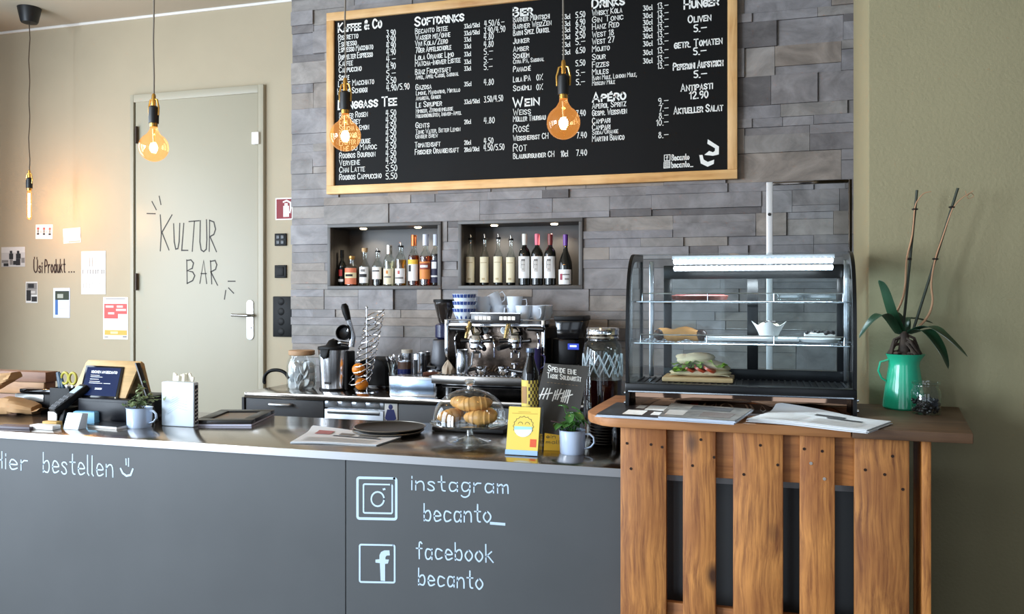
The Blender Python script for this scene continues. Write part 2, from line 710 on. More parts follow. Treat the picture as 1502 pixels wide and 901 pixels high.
# solid masonry behind the cladding, again round the niches
st.bb(SX0, SX1, YS + 0.05, YD, 0, nz0)
st.bb(SX0, SX1, YS + 0.05, YD, nz1, H_CEIL)
st.bb(SX0, NX[0][0], YS + 0.05, YD, nz0, nz1)
st.bb(NX[0][1], NX[1][0], YS + 0.05, YD, nz0, nz1)
st.bb(NX[1][1], SX1, YS + 0.05, YD, nz0, nz1)
M_STONE = stone_mat()
struct(st.build('wall_stone', M_STONE, smooth=False))

# ------------------------------------------------------------------ door
M_DOOR = mat('door enamel', (168, 161, 141), 0.45, var=0.02, vscale=2)
M_DGAP = mat('dark joint', (40, 34, 26), 0.8)
M_STEEL = mat('brushed steel', (190, 190, 190), 0.28, 1.0)
M_CHROME = mat('chrome', (225, 226, 230), 0.07, 1.0)
M_BLACK = mat('black plastic', (7, 7, 8), 0.45, spec=0.18)
M_BLACKG = mat('glossy black', (8, 8, 10), 0.12)
M_INK = mat('black marker ink', (42, 36, 28), 0.6)
M_CHALK = mat('pale blue chalk', (196, 216, 232), 0.9)
M_CHALKW = mat('white chalk', (238, 238, 232), 0.9)
door = thing('door_1', 'tall beige door lettered KULTUR BAR between the wall posters and the stone wall', 'door', ((dl + dr) / 2, YD, 0))
door['kind'] = 'structure'
fl, fr = onY(194.5, 300, YD).x, onY(389.5, 300, YD).x
ftop = onY(290, 133, YD).z
f = MB()
f.bb(fl, dl + 0.016, YD - 0.028, YD + 0.1, 0, ftop)
f.bb(dr - 0.016, fr, YD - 0.028, YD + 0.1, 0, ftop)
f.bb(dl + 0.016, dr - 0.016, YD - 0.028, YD + 0.1, dtop - 0.016, ftop)
f.build('door_frame', M_DOOR, door, True, bevel=0.003)
MB().bb(dl + 0.016, dr - 0.016, YD + 0.03, YD + 0.1, 0, dtop - 0.016).build('joint', M_DGAP, door, True)
ll, lr = onY(200.5, 300, YD).x, onY(380.8, 300, YD).x
lt = onY(290, 143.0, YD).z
leaf = MB().bb(ll + 0.004, lr - 0.004, YD - 0.016, YD + 0.03, 0.008, lt).build('door_leaf', M_DOOR, door, True, bevel=0.002)
YL = YD - 0.016
for v in (198, 413.5):
    p = onY(200, v, YL - 0.015)
    MB().cyl((p.x, p.y, p.z - 0.062), (p.x, p.y, p.z + 0.062), 0.011, n=12).build('hinge', mat('dark hinge', (60, 48, 40), 0.4, 0.6), door, True)
p = onY(377.5, 203.5, YL)
MB().bb(p.x - 0.028, p.x + 0.028, YL - 0.03, YL, p.z - 0.042, p.z + 0.042).build('door_contact', M_WHITE, door, True, bevel=0.004)
p = onY(367.5, 469.5, YL)
q = MB()
hw, hh = 0.028, 0.14
poly = [(p.x + hw * math.cos(a) , YL, p.z + (hh - hw if math.sin(a) > 0 else -(hh - hw)) + hw * math.sin(a)) for a in [k * PI / 8 for k in range(16)]]
q.prism(poly, (0, -0.009, 0))
M_PLATE = mat('pale satin aluminium', (228, 228, 226), 0.35, 0.6)
hp = q.build('door_handle', M_PLATE, door, True, bevel=0.002)
l = onY(366, 463, YL - 0.05)
MB().tube([(l.x, YL, l.z), (l.x, YL - 0.045, l.z), (l.x - 0.012, YL - 0.055, l.z), (l.x - 0.14, YL - 0.055, l.z + 0.002)], 0.0105, 12).build('lever', mat('satin chrome', (170, 168, 165), 0.2, 1.0), hp, True)
kp = onY(368, 481, YL)
MB().cyl((kp.x, YL - 0.009, kp.z), (kp.x, YL - 0.016, kp.z), 0.011, n=14).build('lock_cylinder', M_STEEL, hp, True)
t = MB()
PD = lambda u, v: onY(u, v, YL)
K = lambda u, v: (u / 3.219, 240 + v / 3.219)


def ink(mb, place, pts, wt, n=(0, -1, 0)):
    mb.strip([place(*q) + Vector(n) * 0.0008 for q in pts], wt, n)


WT = 0.0098
for s_ in ([(757, 243), (762, 330), (757, 412)], [(812, 243), (765, 325), (798, 408)],
           [(820, 285), (823, 370), (830, 404), (840, 402), (846, 370), (849, 283)], [(868, 283), (858, 410), (887, 410)],
           [(893, 274), (940, 270)], [(918, 272), (908, 414)],
           [(946, 270), (944, 370), (950, 408), (962, 416), (974, 405), (977, 360), (975, 266)],
           [(988, 414), (990, 268)], [(990, 268), (1010, 276), (1018, 310), (1010, 335), (992, 345), (1022, 416)],
           [(884, 566), (882, 456)], [(882, 458), (902, 455), (914, 470), (908, 495), (884, 506), (910, 512), (920, 530), (910, 553), (884, 566)],
           [(944, 565), (962, 458), (976, 566)], [(950, 520), (974, 520)],
           [(1000, 568), (994, 460)], [(994, 462), (1016, 458), (1024, 478), (1018, 500), (996, 512), (1027, 574)],
           [(718, 180), (738, 218)], [(752, 155), (760, 193)], [(695, 236), (733, 237)],
           [(1078, 556), (1110, 556)], [(1080, 588), (1103, 612)], [(1066, 600), (1060, 640)]):
    ink(t, PD, [K(*a) for a in s_], WT)
t.build('lettering', M_INK, leaf, True, smooth=False)

# ------------------------------------------------------------------ papers and fittings on the door wall
M_PAPER = mat('white paper', (240, 238, 234), 0.8)
PW = lambda u, v: onY(u, v, YD)


def paper(label, x0, x1, y0, y1, base, marks, tilt=0.0, cat='poster', name='poster'):
    """x, y in the zoomed frame of the door wall"""
    a, b = PW(*K(x0, y1)), PW(*K(x1, y0))
    cxm, czm = (a.x + b.x) / 2, (a.z + b.z) / 2
    th = thing(name, label, cat, (cxm, YD, czm), 0, 'papers on the door wall')
    R = Matrix.Translation((cxm, 0, czm)) @ Matrix.Rotation(tilt, 4, 'Y') @ Matrix.Translation((-cxm, 0, -czm))
    MB().bb(a.x, b.x, YD - 0.003, YD - 0.0005, a.z, b.z).xform(R).build('sheet', base, th, True)
    by = {}
    for ki, (mx0, mx1, my0, my1, m, nm) in enumerate(marks):
        q0 = PW(*K(x0 + (x1 - x0) * mx0, y0 + (y1 - y0) * my1))
        q1 = PW(*K(x0 + (x1 - x0) * mx1, y0 + (y1 - y0) * my0))
        by.setdefault((nm, m.name), (m, MB()))[1].bb(q0.x, q1.x, YD - 0.0036 - 0.00012 * ki, YD - 0.003, q0.z, q1.z)
    for (nm, _), (m, mb) in by.items():
        mb.xform(R).build(nm, m, th, True, smooth=False)
    return th


M_RED = mat('printed red', (222, 92, 88), 0.7)
M_ORG = mat('printed orange', (240, 170, 80), 0.7)
M_GR = mat('printed grey', (128, 124, 120), 0.7)
M_DK = mat('printed black', (40, 38, 38), 0.7)
M_LG = mat('printed light grey', (200, 196, 190), 0.7)
M_BLU = mat('printed blue', (70, 110, 170), 0.7)
M_BLK2 = mat('dark foliage print', (50, 58, 44), 0.7)
M_MID = mat('mid grey print', (150, 146, 140), 0.7)
paper('small white card printed with three red and grey figures, below the tube bulb', 170, 250, 287, 357, M_PAPER,
      [(x, x + 0.13, 0.22, 0.36, M_RED, 'figure') for x in (0.08, 0.43, 0.77)] + [(x + 0.01, x + 0.12, 0.36, 0.58, M_MID, 'print') for x in (0.08, 0.43, 0.77)] + [(x, x + 0.13, 0.6, 0.72, M_DK, 'print') for x in (0.08, 0.43, 0.77)] + [(x, x + 0.1, 0.42, 0.6, M_LG, 'print') for x in (0.27, 0.6)], 0.02)
paper('small pale blurred picture card right of the card with figures', 300, 382, 304, 376, M_PAPER,
      [(0, 0.9, 0.55, 0.75, M_LG, 'print'), (0.1, 0.6, 0.25, 0.45, mat('faint pink print', (232, 205, 196), 0.7), 'picture'), (0.6, 1, 0.4, 0.7, M_LG, 'print'), (0.3, 0.97, 0.85, 0.96, mat('faint brown print', (190, 168, 150), 0.7), 'picture')], -0.05)
paper('grey photograph of two standing people at the left, wider than it is tall', 8, 120, 393, 488, mat('photo grey', (196, 192, 188), 0.6),
      [(0, 1, 0.0, 0.3, mat('photo pale', (214, 210, 205), 0.6), 'picture'), (0.36, 0.46, 0.2, 0.34, M_DK, 'figure'), (0.33, 0.5, 0.34, 0.62, M_DK, 'figure'), (0.36, 0.48, 0.62, 0.9, M_GR, 'figure'), (0.66, 0.76, 0.2, 0.34, M_DK, 'figure'), (0.62, 0.82, 0.34, 0.6, M_DK, 'figure'), (0.62, 0.8, 0.6, 0.92, M_DK, 'figure'), (0.02, 0.3, 0.66, 0.8, M_GR, 'print'), (0.1, 0.3, 0.82, 0.97, M_DK, 'print'), (0.5, 0.62, 0.7, 0.9, M_DK, 'print'), (0.85, 0.98, 0.55, 0.8, M_GR, 'print')], 0.0, 'photograph', 'photograph')
paper('tall white sheet with rows of faint outlined shapes, left of the door', 385, 500, 413, 617, M_PAPER,
      [(x, x + 0.13, 0.43, 0.445, M_GR, 'print') for x in (0.06, 0.26, 0.48, 0.66, 0.82)] + [(x, x + 0.025, 0.44, 0.53, M_GR, 'print') for x in (0.06, 0.26, 0.37, 0.48, 0.59, 0.68, 0.84, 0.93)] +
      [(x, x + 0.13, 0.525, 0.538, M_LG, 'print') for x in (0.06, 0.26, 0.48)] + [(x, x + 0.02, 0.74, 0.86, M_LG, 'print') for x in (0.08, 0.2, 0.34, 0.46, 0.6, 0.74)] + [(x, x + 0.14, 0.735, 0.75, M_LG, 'print') for x in (0.08, 0.34, 0.6)] + [(x, x + 0.02, 0.15, 0.36, M_LG, 'print') for x in (0.34, 0.45, 0.6)], 0.0)
paper('small black and white photograph taller than wide, under the wall writing', 123, 179, 558, 658, mat('photo white edge', (222, 220, 214), 0.6),
      [(0.06, 0.95, 0.06, 0.36, M_GR, 'picture'), (0.2, 0.7, 0.1, 0.3, M_DK, 'print'), (0.06, 0.95, 0.36, 0.62, M_MID, 'picture'), (0.06, 0.45, 0.4, 0.9, M_DK, 'print'), (0.45, 0.8, 0.44, 0.55, M_LG, 'print'), (0.5, 0.95, 0.7, 0.94, M_DK, 'print')], 0.0, 'photograph', 'photograph')
paper('pale blue and white leaflet with a dark picture along its top', 253, 331, 588, 728, mat('pale blue paper', (214, 222, 238), 0.8),
      [(0.12, 0.96, 0.1, 0.4, M_BLK2, 'picture'), (0.25, 0.6, 0.2, 0.34, mat('pale grey print', (168, 172, 160), 0.7), 'print'), (0.12, 0.28, 0.4, 0.9, M_BLU, 'print'), (0.4, 0.9, 0.52, 0.53, M_LG, 'print'), (0.4, 0.9, 0.6, 0.61, M_LG, 'print'), (0.4, 0.8, 0.68, 0.69, M_LG, 'print')], 0.0, 'leaflet', 'leaflet')
paper('info sheet with a red block and an orange bar next to the door frame', 489, 605, 631, 829, M_PAPER,
      [(0.04, 0.97, 0.16, 0.40, M_RED, 'red_block'), (0.04, 0.6, 0.4, 0.51, M_RED, 'red_block'), (0.1, 0.42, 0.20, 0.25, M_LG, 'print'), (0.55, 0.8, 0.20, 0.25, M_LG, 'print'), (0.52, 0.93, 0.28, 0.33, M_LG, 'print'), (0.2, 0.45, 0.36, 0.41, M_LG, 'print'),
       (0.62, 0.92, 0.43, 0.49, M_LG, 'print'), (0.1, 0.9, 0.03, 0.045, M_GR, 'print'), (0.1, 0.9, 0.55, 0.56, M_LG, 'print'), (0.1, 0.9, 0.6, 0.61, M_LG, 'print'), (0.1, 0.9, 0.65, 0.66, M_LG, 'print'), (0.06, 0.96, 0.79, 0.9, M_ORG, 'orange_bar'), (0.3, 0.6, 0.82, 0.87, mat('pale orange print', (250, 214, 160), 0.7), 'print'), (0.06, 0.2, 0.94, 0.96, M_GR, 'print'), (0.8, 0.95, 0.93, 0.96, M_GR, 'print')], 0.0)
t = MB()
for s_, a, b, cap in (('Ü', (160, 512), (178, 514), 58), ('si', (184, 514), (200, 514), 50), ('Produkt', (212, 515), (308, 513), 60)):
    write(t, lambda u, v: PW(u, v), s_, K(*a), K(*b), cap / 3.219, 0.011, caps=False, jit=0.01, gap=0.3)
for x in (326, 338, 350):
    p = PW(*K(x, 512))
    t.bb(p.x - 0.006, p.x + 0.006, YD - 0.001, YD, p.z - 0.005, p.z + 0.005)
tag(t.build('wall_lettering', mat('brown marker ink', (58, 34, 20), 0.6), smooth=False), 'hand-lettered words in brown ink among the papers on the door wall', 'lettering')

# fire extinguisher sign, switches, intercom: between the door and the stone wall
a, b = PW(404.5, 323), PW(429.5, 290)
s = thing('fire_extinguisher_sign', 'square red sign with a white fire extinguisher symbol beside the stone wall', 'sign', ((a.x + b.x) / 2, YD, a.z))
MB().bb(a.x, b.x, YD - 0.004, YD, a.z, b.z).build('plate', M_PAPER, s, True)
MB().bb(a.x + 0.008, b.x - 0.006, YD - 0.005, YD - 0.004, a.z + 0.008, b.z - 0.008).build('red_field', mat('sign red', (128, 10, 26), 0.6), s, True)
g = MB()
gx, gz, gh = a.x + 0.085, a.z + 0.02, b.z - a.z
g.bb(gx - 0.022, gx + 0.022, YD - 0.006, YD - 0.005, gz, gz + gh * 0.5)
g.bb(gx - 0.012, gx + 0.012, YD - 0.006, YD - 0.005, gz + gh * 0.5, gz + gh * 0.62)
g.strip([(gx - 0.02, YD - 0.006, gz + gh * 0.68), (gx + 0.004, YD - 0.006, gz + gh * 0.74), (gx + 0.034, YD - 0.006, gz + gh * 0.64), (gx + 0.036, YD - 0.006, gz + gh * 0.4), (gx + 0.03, YD - 0.006, gz + gh * 0.2)], 0.012, (0, -1, 0))
g.build('symbol', M_PAPER, s, True, smooth=False)
M_SW = mat('anthracite switch', (8, 8, 8), 0.5, spec=0.2)
for (x0, y0, x1, y1, lab, nb) in ((404, 342.5, 421, 361, 'black light switch with four small buttons under the red sign', 2), (404, 389, 421, 408, 'black single rocker light switch under the four-button switch', 1)):
    a, b = PW(x0, y1), PW(x1, y0)
    s = thing('light_switch', lab, 'switch', ((a.x + b.x) / 2, YD, a.z), 0, 'switches between door and stone wall')
    MB().bb(a.x, b.x, YD - 0.012, YD, a.z, b.z).build('switch_plate', M_SW, s, True, bevel=0.003)
    cx_, cz_ = (a.x + b.x) / 2, (a.z + b.z) / 2
    if nb == 2:
        for i in (-1, 1):
            for j in (-1, 1):
                MB().bb(cx_ + i * .017 - .012, cx_ + i * .017 + .012, YD - .016, YD - .012, cz_ + j * .018 - .012, cz_ + j * .018 + .012).build('button', mat('grey button', (70, 72, 74), 0.4), s, True, bevel=0.002)
    else:
        MB().bb(cx_ - .026, cx_ + .026, YD - .017, YD - .012, cz_ - .03, cz_ + .03).build('rocker', M_SW, s, True, bevel=0.004)
a, b = PW(401.7, 494), PW(430, 435)
s = thing('socket_panel', 'tall black socket panel beside the stone wall above the black tube loop', 'panel', ((a.x + b.x) / 2, YD, a.z))
MB().bb(a.x, b.x, YD - 0.014, YD, a.z, b.z).build('panel_plate', M_SW, s, True, bevel=0.004)
for k in range(4):
    zz = a.z + (b.z - a.z) * (k + 0.5) / 4
    MB().cyl(((a.x + b.x) / 2 - 0.01, YD - 0.014, zz), ((a.x + b.x) / 2 - 0.01, YD - 0.0155, zz), 0.026, 0.024, n=20).build('socket', M_SW, s, True)

# ------------------------------------------------------------------ niches
M_NIN = mat('niche lining', (62, 60, 58), 0.45, var=0.05, vscale=8)
M_NFR = mat('grey metal frame', (88, 86, 84), 0.5, 0.2)
ND = 0.24
for i, (x0, x1) in enumerate(NX):
    n = thing('wall_niche', ('left' if i == 0 else 'right') + '-hand lit niche in the stone wall holding ' + ('spirits' if i == 0 else 'wine bottles'), 'niche', ((x0 + x1) / 2, YS, nz0), 0, 'lit bottle niches')
    f = MB()
    fw = 0.022
    f.bb(x0, x1, YS - 0.022, YS + 0.02, nz0, nz0 + fw)
    f.bb(x0, x1, YS - 0.022, YS + 0.02, nz1 - fw, nz1)
    f.bb(x0, x0 + fw, YS - 0.022, YS + 0.02, nz0 + fw, nz1 - fw)
    f.bb(x1 - fw, x1, YS - 0.022, YS + 0.02, nz0 + fw, nz1 - fw)
    f.build('niche_frame', M_NFR, n, True, bevel=0.002)
    b = MB()
    b.bb(x0, x1, YS + ND, YS + ND + 0.01, nz0, nz1)
    b.bb(x0, x1, YS + 0.02, YS + ND, nz0, nz0 + fw)
    b.bb(x0, x1, YS + 0.02, YS + ND, nz1 - fw, nz1)
    b.bb(x0, x0 + fw, YS + 0.02, YS + ND, nz0 + fw, nz1 - fw)
    b.bb(x1 - fw, x1, YS + 0.02, YS + ND, nz0 + fw, nz1 - fw)
    b.build('niche_lining', M_NIN, n, True, smooth=False)
    for u in ((533, 613), (725, 813))[i]:
        sx = onY(u, 333, YS + 0.1).x
        zt_ = nz1 - fw
        MB().cyl((sx, YS + 0.1, zt_), (sx, YS + 0.1, zt_ - 0.006), 0.022, 0.020, n=18).build('spotlight', mat('spot lens', (255, 236, 200), 0.3, emit=9.0), n, True)
        L = bpy.data.lights.new('niche_spot', 'SPOT')
        L.energy, L.spot_size, L.spot_blend, L.color, L.shadow_soft_size = 5.5, 2.3, 0.6, (1.0, 0.86, 0.66), 0.015
        lo = bpy.data.objects.new('niche_spot', L)
        COL.objects.link(lo)
        lo.location = (sx, YS + 0.1, zt_ - 0.012)
        lo.rotation_euler = (math.radians(8), 0, 0)
NZF = nz0 + 0.022   # niche floor

# ------------------------------------------------------------------ the drinks board
M_BOARD = mat('blackboard', (7, 7, 7), 0.6, var=0.12, vscale=5, spec=0.18)
M_FRAME = wood('light beech frame', (224, 176, 112), (190, 136, 78), (236, 196, 140), axis=0, knots=False, fine=45)
M_FRAMEV = wood('light beech frame upright', (224, 176, 112), (190, 136, 78), (236, 196, 140), axis=2, knots=False, fine=45)
YB = YS - 0.045
bx0, bx1 = onY(479, 200, YB).x, onY(1081.5, 200, YB).x
bz0 = onY(780, 273.6, YB).z
bz1 = onY(478, 19.5, YB).z
B = thing('menu_board', 'large black menu board in a light wood frame on the stone wall', 'menu board', ((bx0 + bx1) / 2, YS, bz0))
fw = 0.052
MB().bb(bx0 + fw * .6, bx1 - fw * .6, YB + 0.012, YS, bz0 + fw * .6, bz1 - fw * .6).build('board', M_BOARD, B, True)
for (a0, a1, c0, c1, m) in ((bx0, bx1, bz0, bz0 + fw, M_FRAME), (bx0, bx1, bz1 - fw, bz1, M_FRAME), (bx0, bx0 + fw, bz0 + fw, bz1 - fw, M_FRAMEV), (bx1 - fw, bx1, bz0 + fw, bz1 - fw, M_FRAMEV)):
    MB().bb(a0, a1, YB - 0.004, YS, c0, c1).build('frame_rail', m, B, True, bevel=0.003)
PB = lambda u, v: onY(u, v, YB + 0.011)
z4 = lambda x, y: (470 + x / 3.219, y / 3.219)
z5 = lambda x, y: (780 + x / 3.106, y / 3.106)
SL = lambda v: (v - 440) * 0.000285      # slope of a level line on this wall, in the photo


def rows_of(fn, lst, cap, wt, caps=True):
    mb = MB()
    for (txt, x0, x1, y, *o) in lst:
        a = fn(x0, y)
        e = fn(x1, y)
        b = (e[0], a[1] + SL(a[1]) * (e[0] - a[0]))
        c = o[0] if o else cap
        write(mb, PB, txt, a, b, c, o[1] if len(o) > 1 else wt, caps)
    return mb


H, T, S_ = 0.0104, 0.0043, 0.0032
col1 = [('Ristretto', 85, 177, 190), ('Espresso', 87, 170, 221), ('Espresso Macchiato', 87, 248, 248), ('Doppelter Espresso', 87, 246, 283), ('Kaffee', 88, 152, 313), ('Cappuccino', 88, 193, 344), ('Schale', 88, 135, 380),
        ('Latte Macchiato', 85, 252, 410), ('Heisse Schoggi', 82, 220, 446),
        ('Berner Rosen', 90, 222, 560), ('Earl Grey', 90, 187, 590), ('Sencha Lemon', 90, 228, 620), ('Roiboos', 90, 170, 652), ('Pfeffer Rouge', 90, 235, 684), ('Thé du Maroc', 90, 265, 714), ('Rooibos Bourbon', 90, 258, 748), ('Verveine', 90, 185, 782), ('Chai Latte', 90, 208, 815), ('Rooibos Cappuccino', 90, 287, 850)]
pr1 = [('3.90', 313, 355, 172), ('3.90', 313, 355, 203), ('4.90', 313, 355, 232), ('4.90', 313, 355, 262), ('4.~', 313, 355, 295), ('4.90', 313, 355, 328), ('5.~', 313, 355, 362), ('5.50', 313, 357, 396), ('4.90/5.90', 313, 420, 430)] + \
      [('4.50', 310, 357, y) for y in (550, 582, 614, 645, 676, 706, 740, 773)] + [('5.50', 310, 362, 810), ('5.50', 310, 362, 847)]
GL['é'] = GL['É']
rows_of(z4, [('Kaffee & Co', 85, 287, 152), ('Länggass Tee', 85, 358, 517)], 12.5, H).build('heading', M_CHALKW, B, True, smooth=False)
rows_of(z4, col1, 8.2, T).build('menu_text', M_CHALKW, B, True, smooth=False)
rows_of(z4, pr1, 8.8, T).build('price_list', M_CHALKW, B, True, smooth=False)
col2 = [('Becanto Istee', 448, 600, 160), ('Wasser mit/ohne', 450, 612, 190), ('Vivi Kola/Zero', 448, 600, 220), ('70er Apfelschorle', 450, 617, 250), ('Lola Orange Limo', 448, 628, 285), ('Matcha-Ingwer Eistee', 448, 660, 314), ('Bänz Fruchtsaft', 448, 615, 353), ('Apfel, Apfel-Cassis, Saisonal', 450, 652, 375, 6, S_),
        ('Gazosa', 450, 523, 425), ('Limone, Mandarino, Mirtillo', 452, 658, 450, 6, S_), ('Amarena, Ginger', 452, 567, 474, 6, S_), ('Le Sirupier', 452, 572, 508), ('Himbeer, Zitronenmelisse', 452, 625, 534, 6, S_), ('Holunderblüten, Ingwer-Apfel', 452, 665, 557, 6, S_),
        ('Gents', 450, 513, 605), ('Tonic Water, Bitter Lemon', 450, 660, 633, 6.4, S_), ('Ginger Brew', 450, 553, 655, 6.4, S_), ('Tomatensaft', 447, 565, 697), ('Frischer Orangensaft', 447, 652, 730)]
pr2 = [('33cl/50cl', 680, 752, 135, 6), ('33cl/50cl', 680, 752, 168, 6), ('33cl', 680, 711, 198, 6), ('33cl', 680, 711, 230, 6), ('33cl', 680, 711, 267, 6), ('33cl', 680, 711, 303, 6), ('33cl', 680, 711, 335, 6), ('35cl', 680, 713, 408, 6), ('33cl/50cl', 680, 752, 492, 6), ('20cl', 680, 711, 586, 6), ('20cl', 680, 711, 684, 6), ('20cl/30cl', 680, 750, 717, 6),
       ('4.50/6.~', 775, 868, 127), ('3.90/4.90', 773, 872, 160), ('4.80', 773, 817, 190), ('4.80', 773, 817, 224), ('5.~', 773, 815, 259), ('5.~', 773, 812, 297), ('5.~', 773, 812, 331), ('4.80', 773, 818, 403), ('3.50/4.50', 773, 862, 484), ('4.80', 773, 822, 584), ('4.50', 773, 816, 681), ('4.50/5.50', 772, 868, 713)]
rows_of(z4, [('Softdrinks', 447, 675, 123)], 12.5, H).build('heading', M_CHALKW, B, True, smooth=False)
rows_of(z4, col2, 7.8, T).build('menu_text', M_CHALKW, B, True, smooth=False)
rows_of(z4, pr2, 8.6, T * .92, caps=False).build('price_list', M_CHALKW, B, True, smooth=False)
col3 = [('Barner Müntschi', -84, 80, 102), ('Barner WeizZen', -84, 88, 133), ('Barni Spez. Dunkel', -84, 80, 163), ('Junker', -84, -13, 200), ('Amber', -84, -16, 236), ('Schüüm', -84, -13, 268), ('Citra IPA, Saisonal', -84, 55, 291, 6, S_), ('Panaché', -84, -6, 328),
        ('Lola IPA', -84, -6, 374), ('Schümli', -84, -4, 415), ('Weiss', -84, -6, 525, 9), ('Müller Thurgau', -84, 62, 555), ('Rosé', -84, -14, 603, 10.5), ('Weissherbst CH', -84, 75, 641), ('Rot', -84, -24, 690, 11), ('Blauburgunder CH', -84, 102, 724)]
pr3 = [('33cl', 140, 175, y, 6.4) for y in (88, 120, 148, 180, 215, 250)] + [('5.50', 201, 243, 82), ('6.90', 201, 243, 116), ('5.50', 201, 243, 148), ('5.50', 201, 243, 177), ('5.~', 201, 243, 205), ('6.50', 201, 243, 244), ('5.50', 201, 243, 302), ('5.~', 203, 242, 346), ('5.~', 203, 242, 388), ('7.40', 203, 245, 530), ('7.40', 205, 250, 630), ('10cl', 133, 165, 714), ('7.40', 203, 251, 710), ('0%', 22, 50, 366), ('0%', 22, 50, 410)]
rows_of(z5, [('Bier', -84, 0, 76), ('Wein', -84, 31, 486)], 12.5, H).build('heading', M_CHALKW, B, True, smooth=False)
rows_of(z5, col3, 7.8, T).build('menu_text', M_CHALKW, B, True, smooth=False)
rows_of(z5, pr3, 8.4, T, caps=False).build('price_list', M_CHALKW, B, True, smooth=False)
col4 = [('Whisky Kola', 276, 410, 72), ('Gin Tonic', 276, 415, 104), ('Hanz Red', 276, 396, 135), ('West 18', 276, 373, 170), ('West 27', 276, 376, 202), ('Mojito', 276, 353, 236), ('Sour', 276, 334, 273), ('Fizzes', 276, 350, 308), ('Mules', 276, 348, 341), ('Barn Mule, London Mule,', 276, 478, 366, 6.4, S_), ('Moscow Mule', 276, 378, 390, 6.4, S_),
        ('Aperol Spritz', 276, 428, 495), ('Gespr. Weisswein', 276, 432, 528), ('Campari', 276, 356, 564), ('Campari', 276, 356, 593), ('Soda/Orange', 276, 393, 614, 6.6, S_), ('Martini Bianco', 276, 420, 645)]
pr4 = [('30cl', 508, 550, y + 2, 7) for y in (47, 82, 113, 143, 175, 210, 250, 288)] + [('13.~', 573, 622, y) for y in (42, 76, 106, 139, 171, 204, 244, 281, 314)] + [('9.~', 577, 622, 475), ('7.~', 580, 622, 508), ('8.~', 580, 622, 541), ('10.~', 568, 622, 573), ('8.~', 578, 622, 629)]
rows_of(z5, [('Drinks', 276, 420, 37), ('Apéro', 278, 425, 464)], 12.5, H).build('heading', M_CHALKW, B, True, smooth=False)
rows_of(z5, col4, 8.2, T).build('menu_text', M_CHALKW, B, True, smooth=False)
rows_of(z5, pr4, 8.6, T, caps=False).build('price_list', M_CHALKW, B, True, smooth=False)
col5 = [('Oliven', 713, 815, 104), ('5.~', 740, 796, 146), ('getr. Tomaten', 650, 866, 221), ('5.~', 738, 794, 251), ('Peperoni Aufstrich', 645, 870, 320), ('5.~', 740, 797, 355), ('Antipasti', 680, 822, 416), ('12.90', 720, 803, 451), ('Aktueller Salat', 648, 869, 520)]
rows_of(z5, [('Hunger', 695, 848, 40)], 12, H).build('heading', M_CHALKW, B, True, smooth=False)
rows_of(z5, col5, 10, 0.0068).build('menu_text', M_CHALKW, B, True, smooth=False)
mb = rows_of(z5, [('Becanto', 638, 717, 731), ('becanto_', 637, 734, 764)], 8, 0.0055, caps=False)
for (x0, y0, x1, y1) in ((604, 707, 630, 733), (602, 739, 629, 766)):
    q = [z5(x0, y0), z5(x1, y0 - 2), z5(x1, y1 - 2), z5(x0, y1), z5(x0, y0)]
    ink(mb, PB, q, 0.004)
    if y0 > 720:
        for k in range(5):
            ink(mb, PB, [z5(x0 + 4, y0 + 4 + k * 4.5), z5(x1 - 4, y0 + 3 + k * 4.5)], 0.0035)
    else:
        ink(mb, PB, [z5(621, 712), z5(616, 712), z5(616, 730)], 0.004)
        ink(mb, PB, [z5(611, 719), z5(621, 719)], 0.004)
mb.build('social_line', M_CHALKW, B, True, smooth=False)
lg = MB()
for poly in ([(802, 635), (853, 668), (852, 704), (826, 710), (786, 706), (808, 688), (826, 694), (834, 688), (835, 676), (800, 655)],
             [(763, 707), (778, 706), (783, 727), (802, 738), (831, 728), (829, 747), (801, 760), (770, 745)]):
    pts = [PB(*z5(*p)) + Vector((0, -0.0006, 0)) for p in poly]
    lg.add(pts, [tuple(range(len(pts)))])
lg.build('logo', M_CHALKW, B, True, smooth=False)
# ================================================================== THE BAR
M_PANEL = mat('anthracite panel', (78, 80, 82), 0.5, var=0.09, vscale=2.2, spec=0.4)
M_PANEL2 = mat('anthracite drawer', (66, 67, 70), 0.5, spec=0.4)
M_TOP = mat('brushed stainless top', (186, 176, 166), 0.17, 1.0, var=0.05, vscale=14, stretch=(0.3, 6, 6))
M_SIN = mat('stainless', (196, 198, 202), 0.22, 1.0)
seam = onY(505.5, 780, YF).x
CXL, CXR, CYB = -3.6, 0.30, 3.385
for (x0, x1, lab) in ((CXL, seam - 0.0012, 'grey bar cabinet front with the chalk words Hier bestellen'), (seam + 0.0012, CXR, 'grey bar cabinet front with chalk social media signs')):
    c = thing('bar_cabinet', lab, 'cabinet', ((x0 + x1) / 2, YF + 0.01, 0), 0, 'bar front cabinets')
    MB().bb(x0, x1, YF + 0.03, CYB - 0.03, 0.0, ZC - 0.028).build('carcass', M_PANEL2, c, True)
    MB().bb(x0, x1, YF + 0.008, YF + 0.03, 0.06, ZC - 0.029).build('front_panel', M_PANEL, c, True, bevel=0.0012, seg=1)
    MB().bb(x0, x1, YF + 0.05, YF + 0.07, 0.0, 0.06).build('plinth', M_BLACK, c, True)
    if x1 < seam:
        cabL = c
    else:
        cabR = c
wt = thing('bar_worktop', 'brushed stainless steel worktop running along the whole bar', 'worktop', ((CXL + CXR) / 2, YF, ZC - 0.028))
MB().bb(CXL, CXR, YF, CYB, ZC - 0.028, ZC).build('top_sheet', M_TOP, wt, True, bevel=0.002)
MB().bb(CXL, CXR, YF - 0.0022, YF - 0.0002, ZC - 0.028, ZC - 0.001).build('front_edge', mat('satin steel edge', (158, 158, 160), 0.4, 0.9), wt, True)
YPF = YF + 0.008
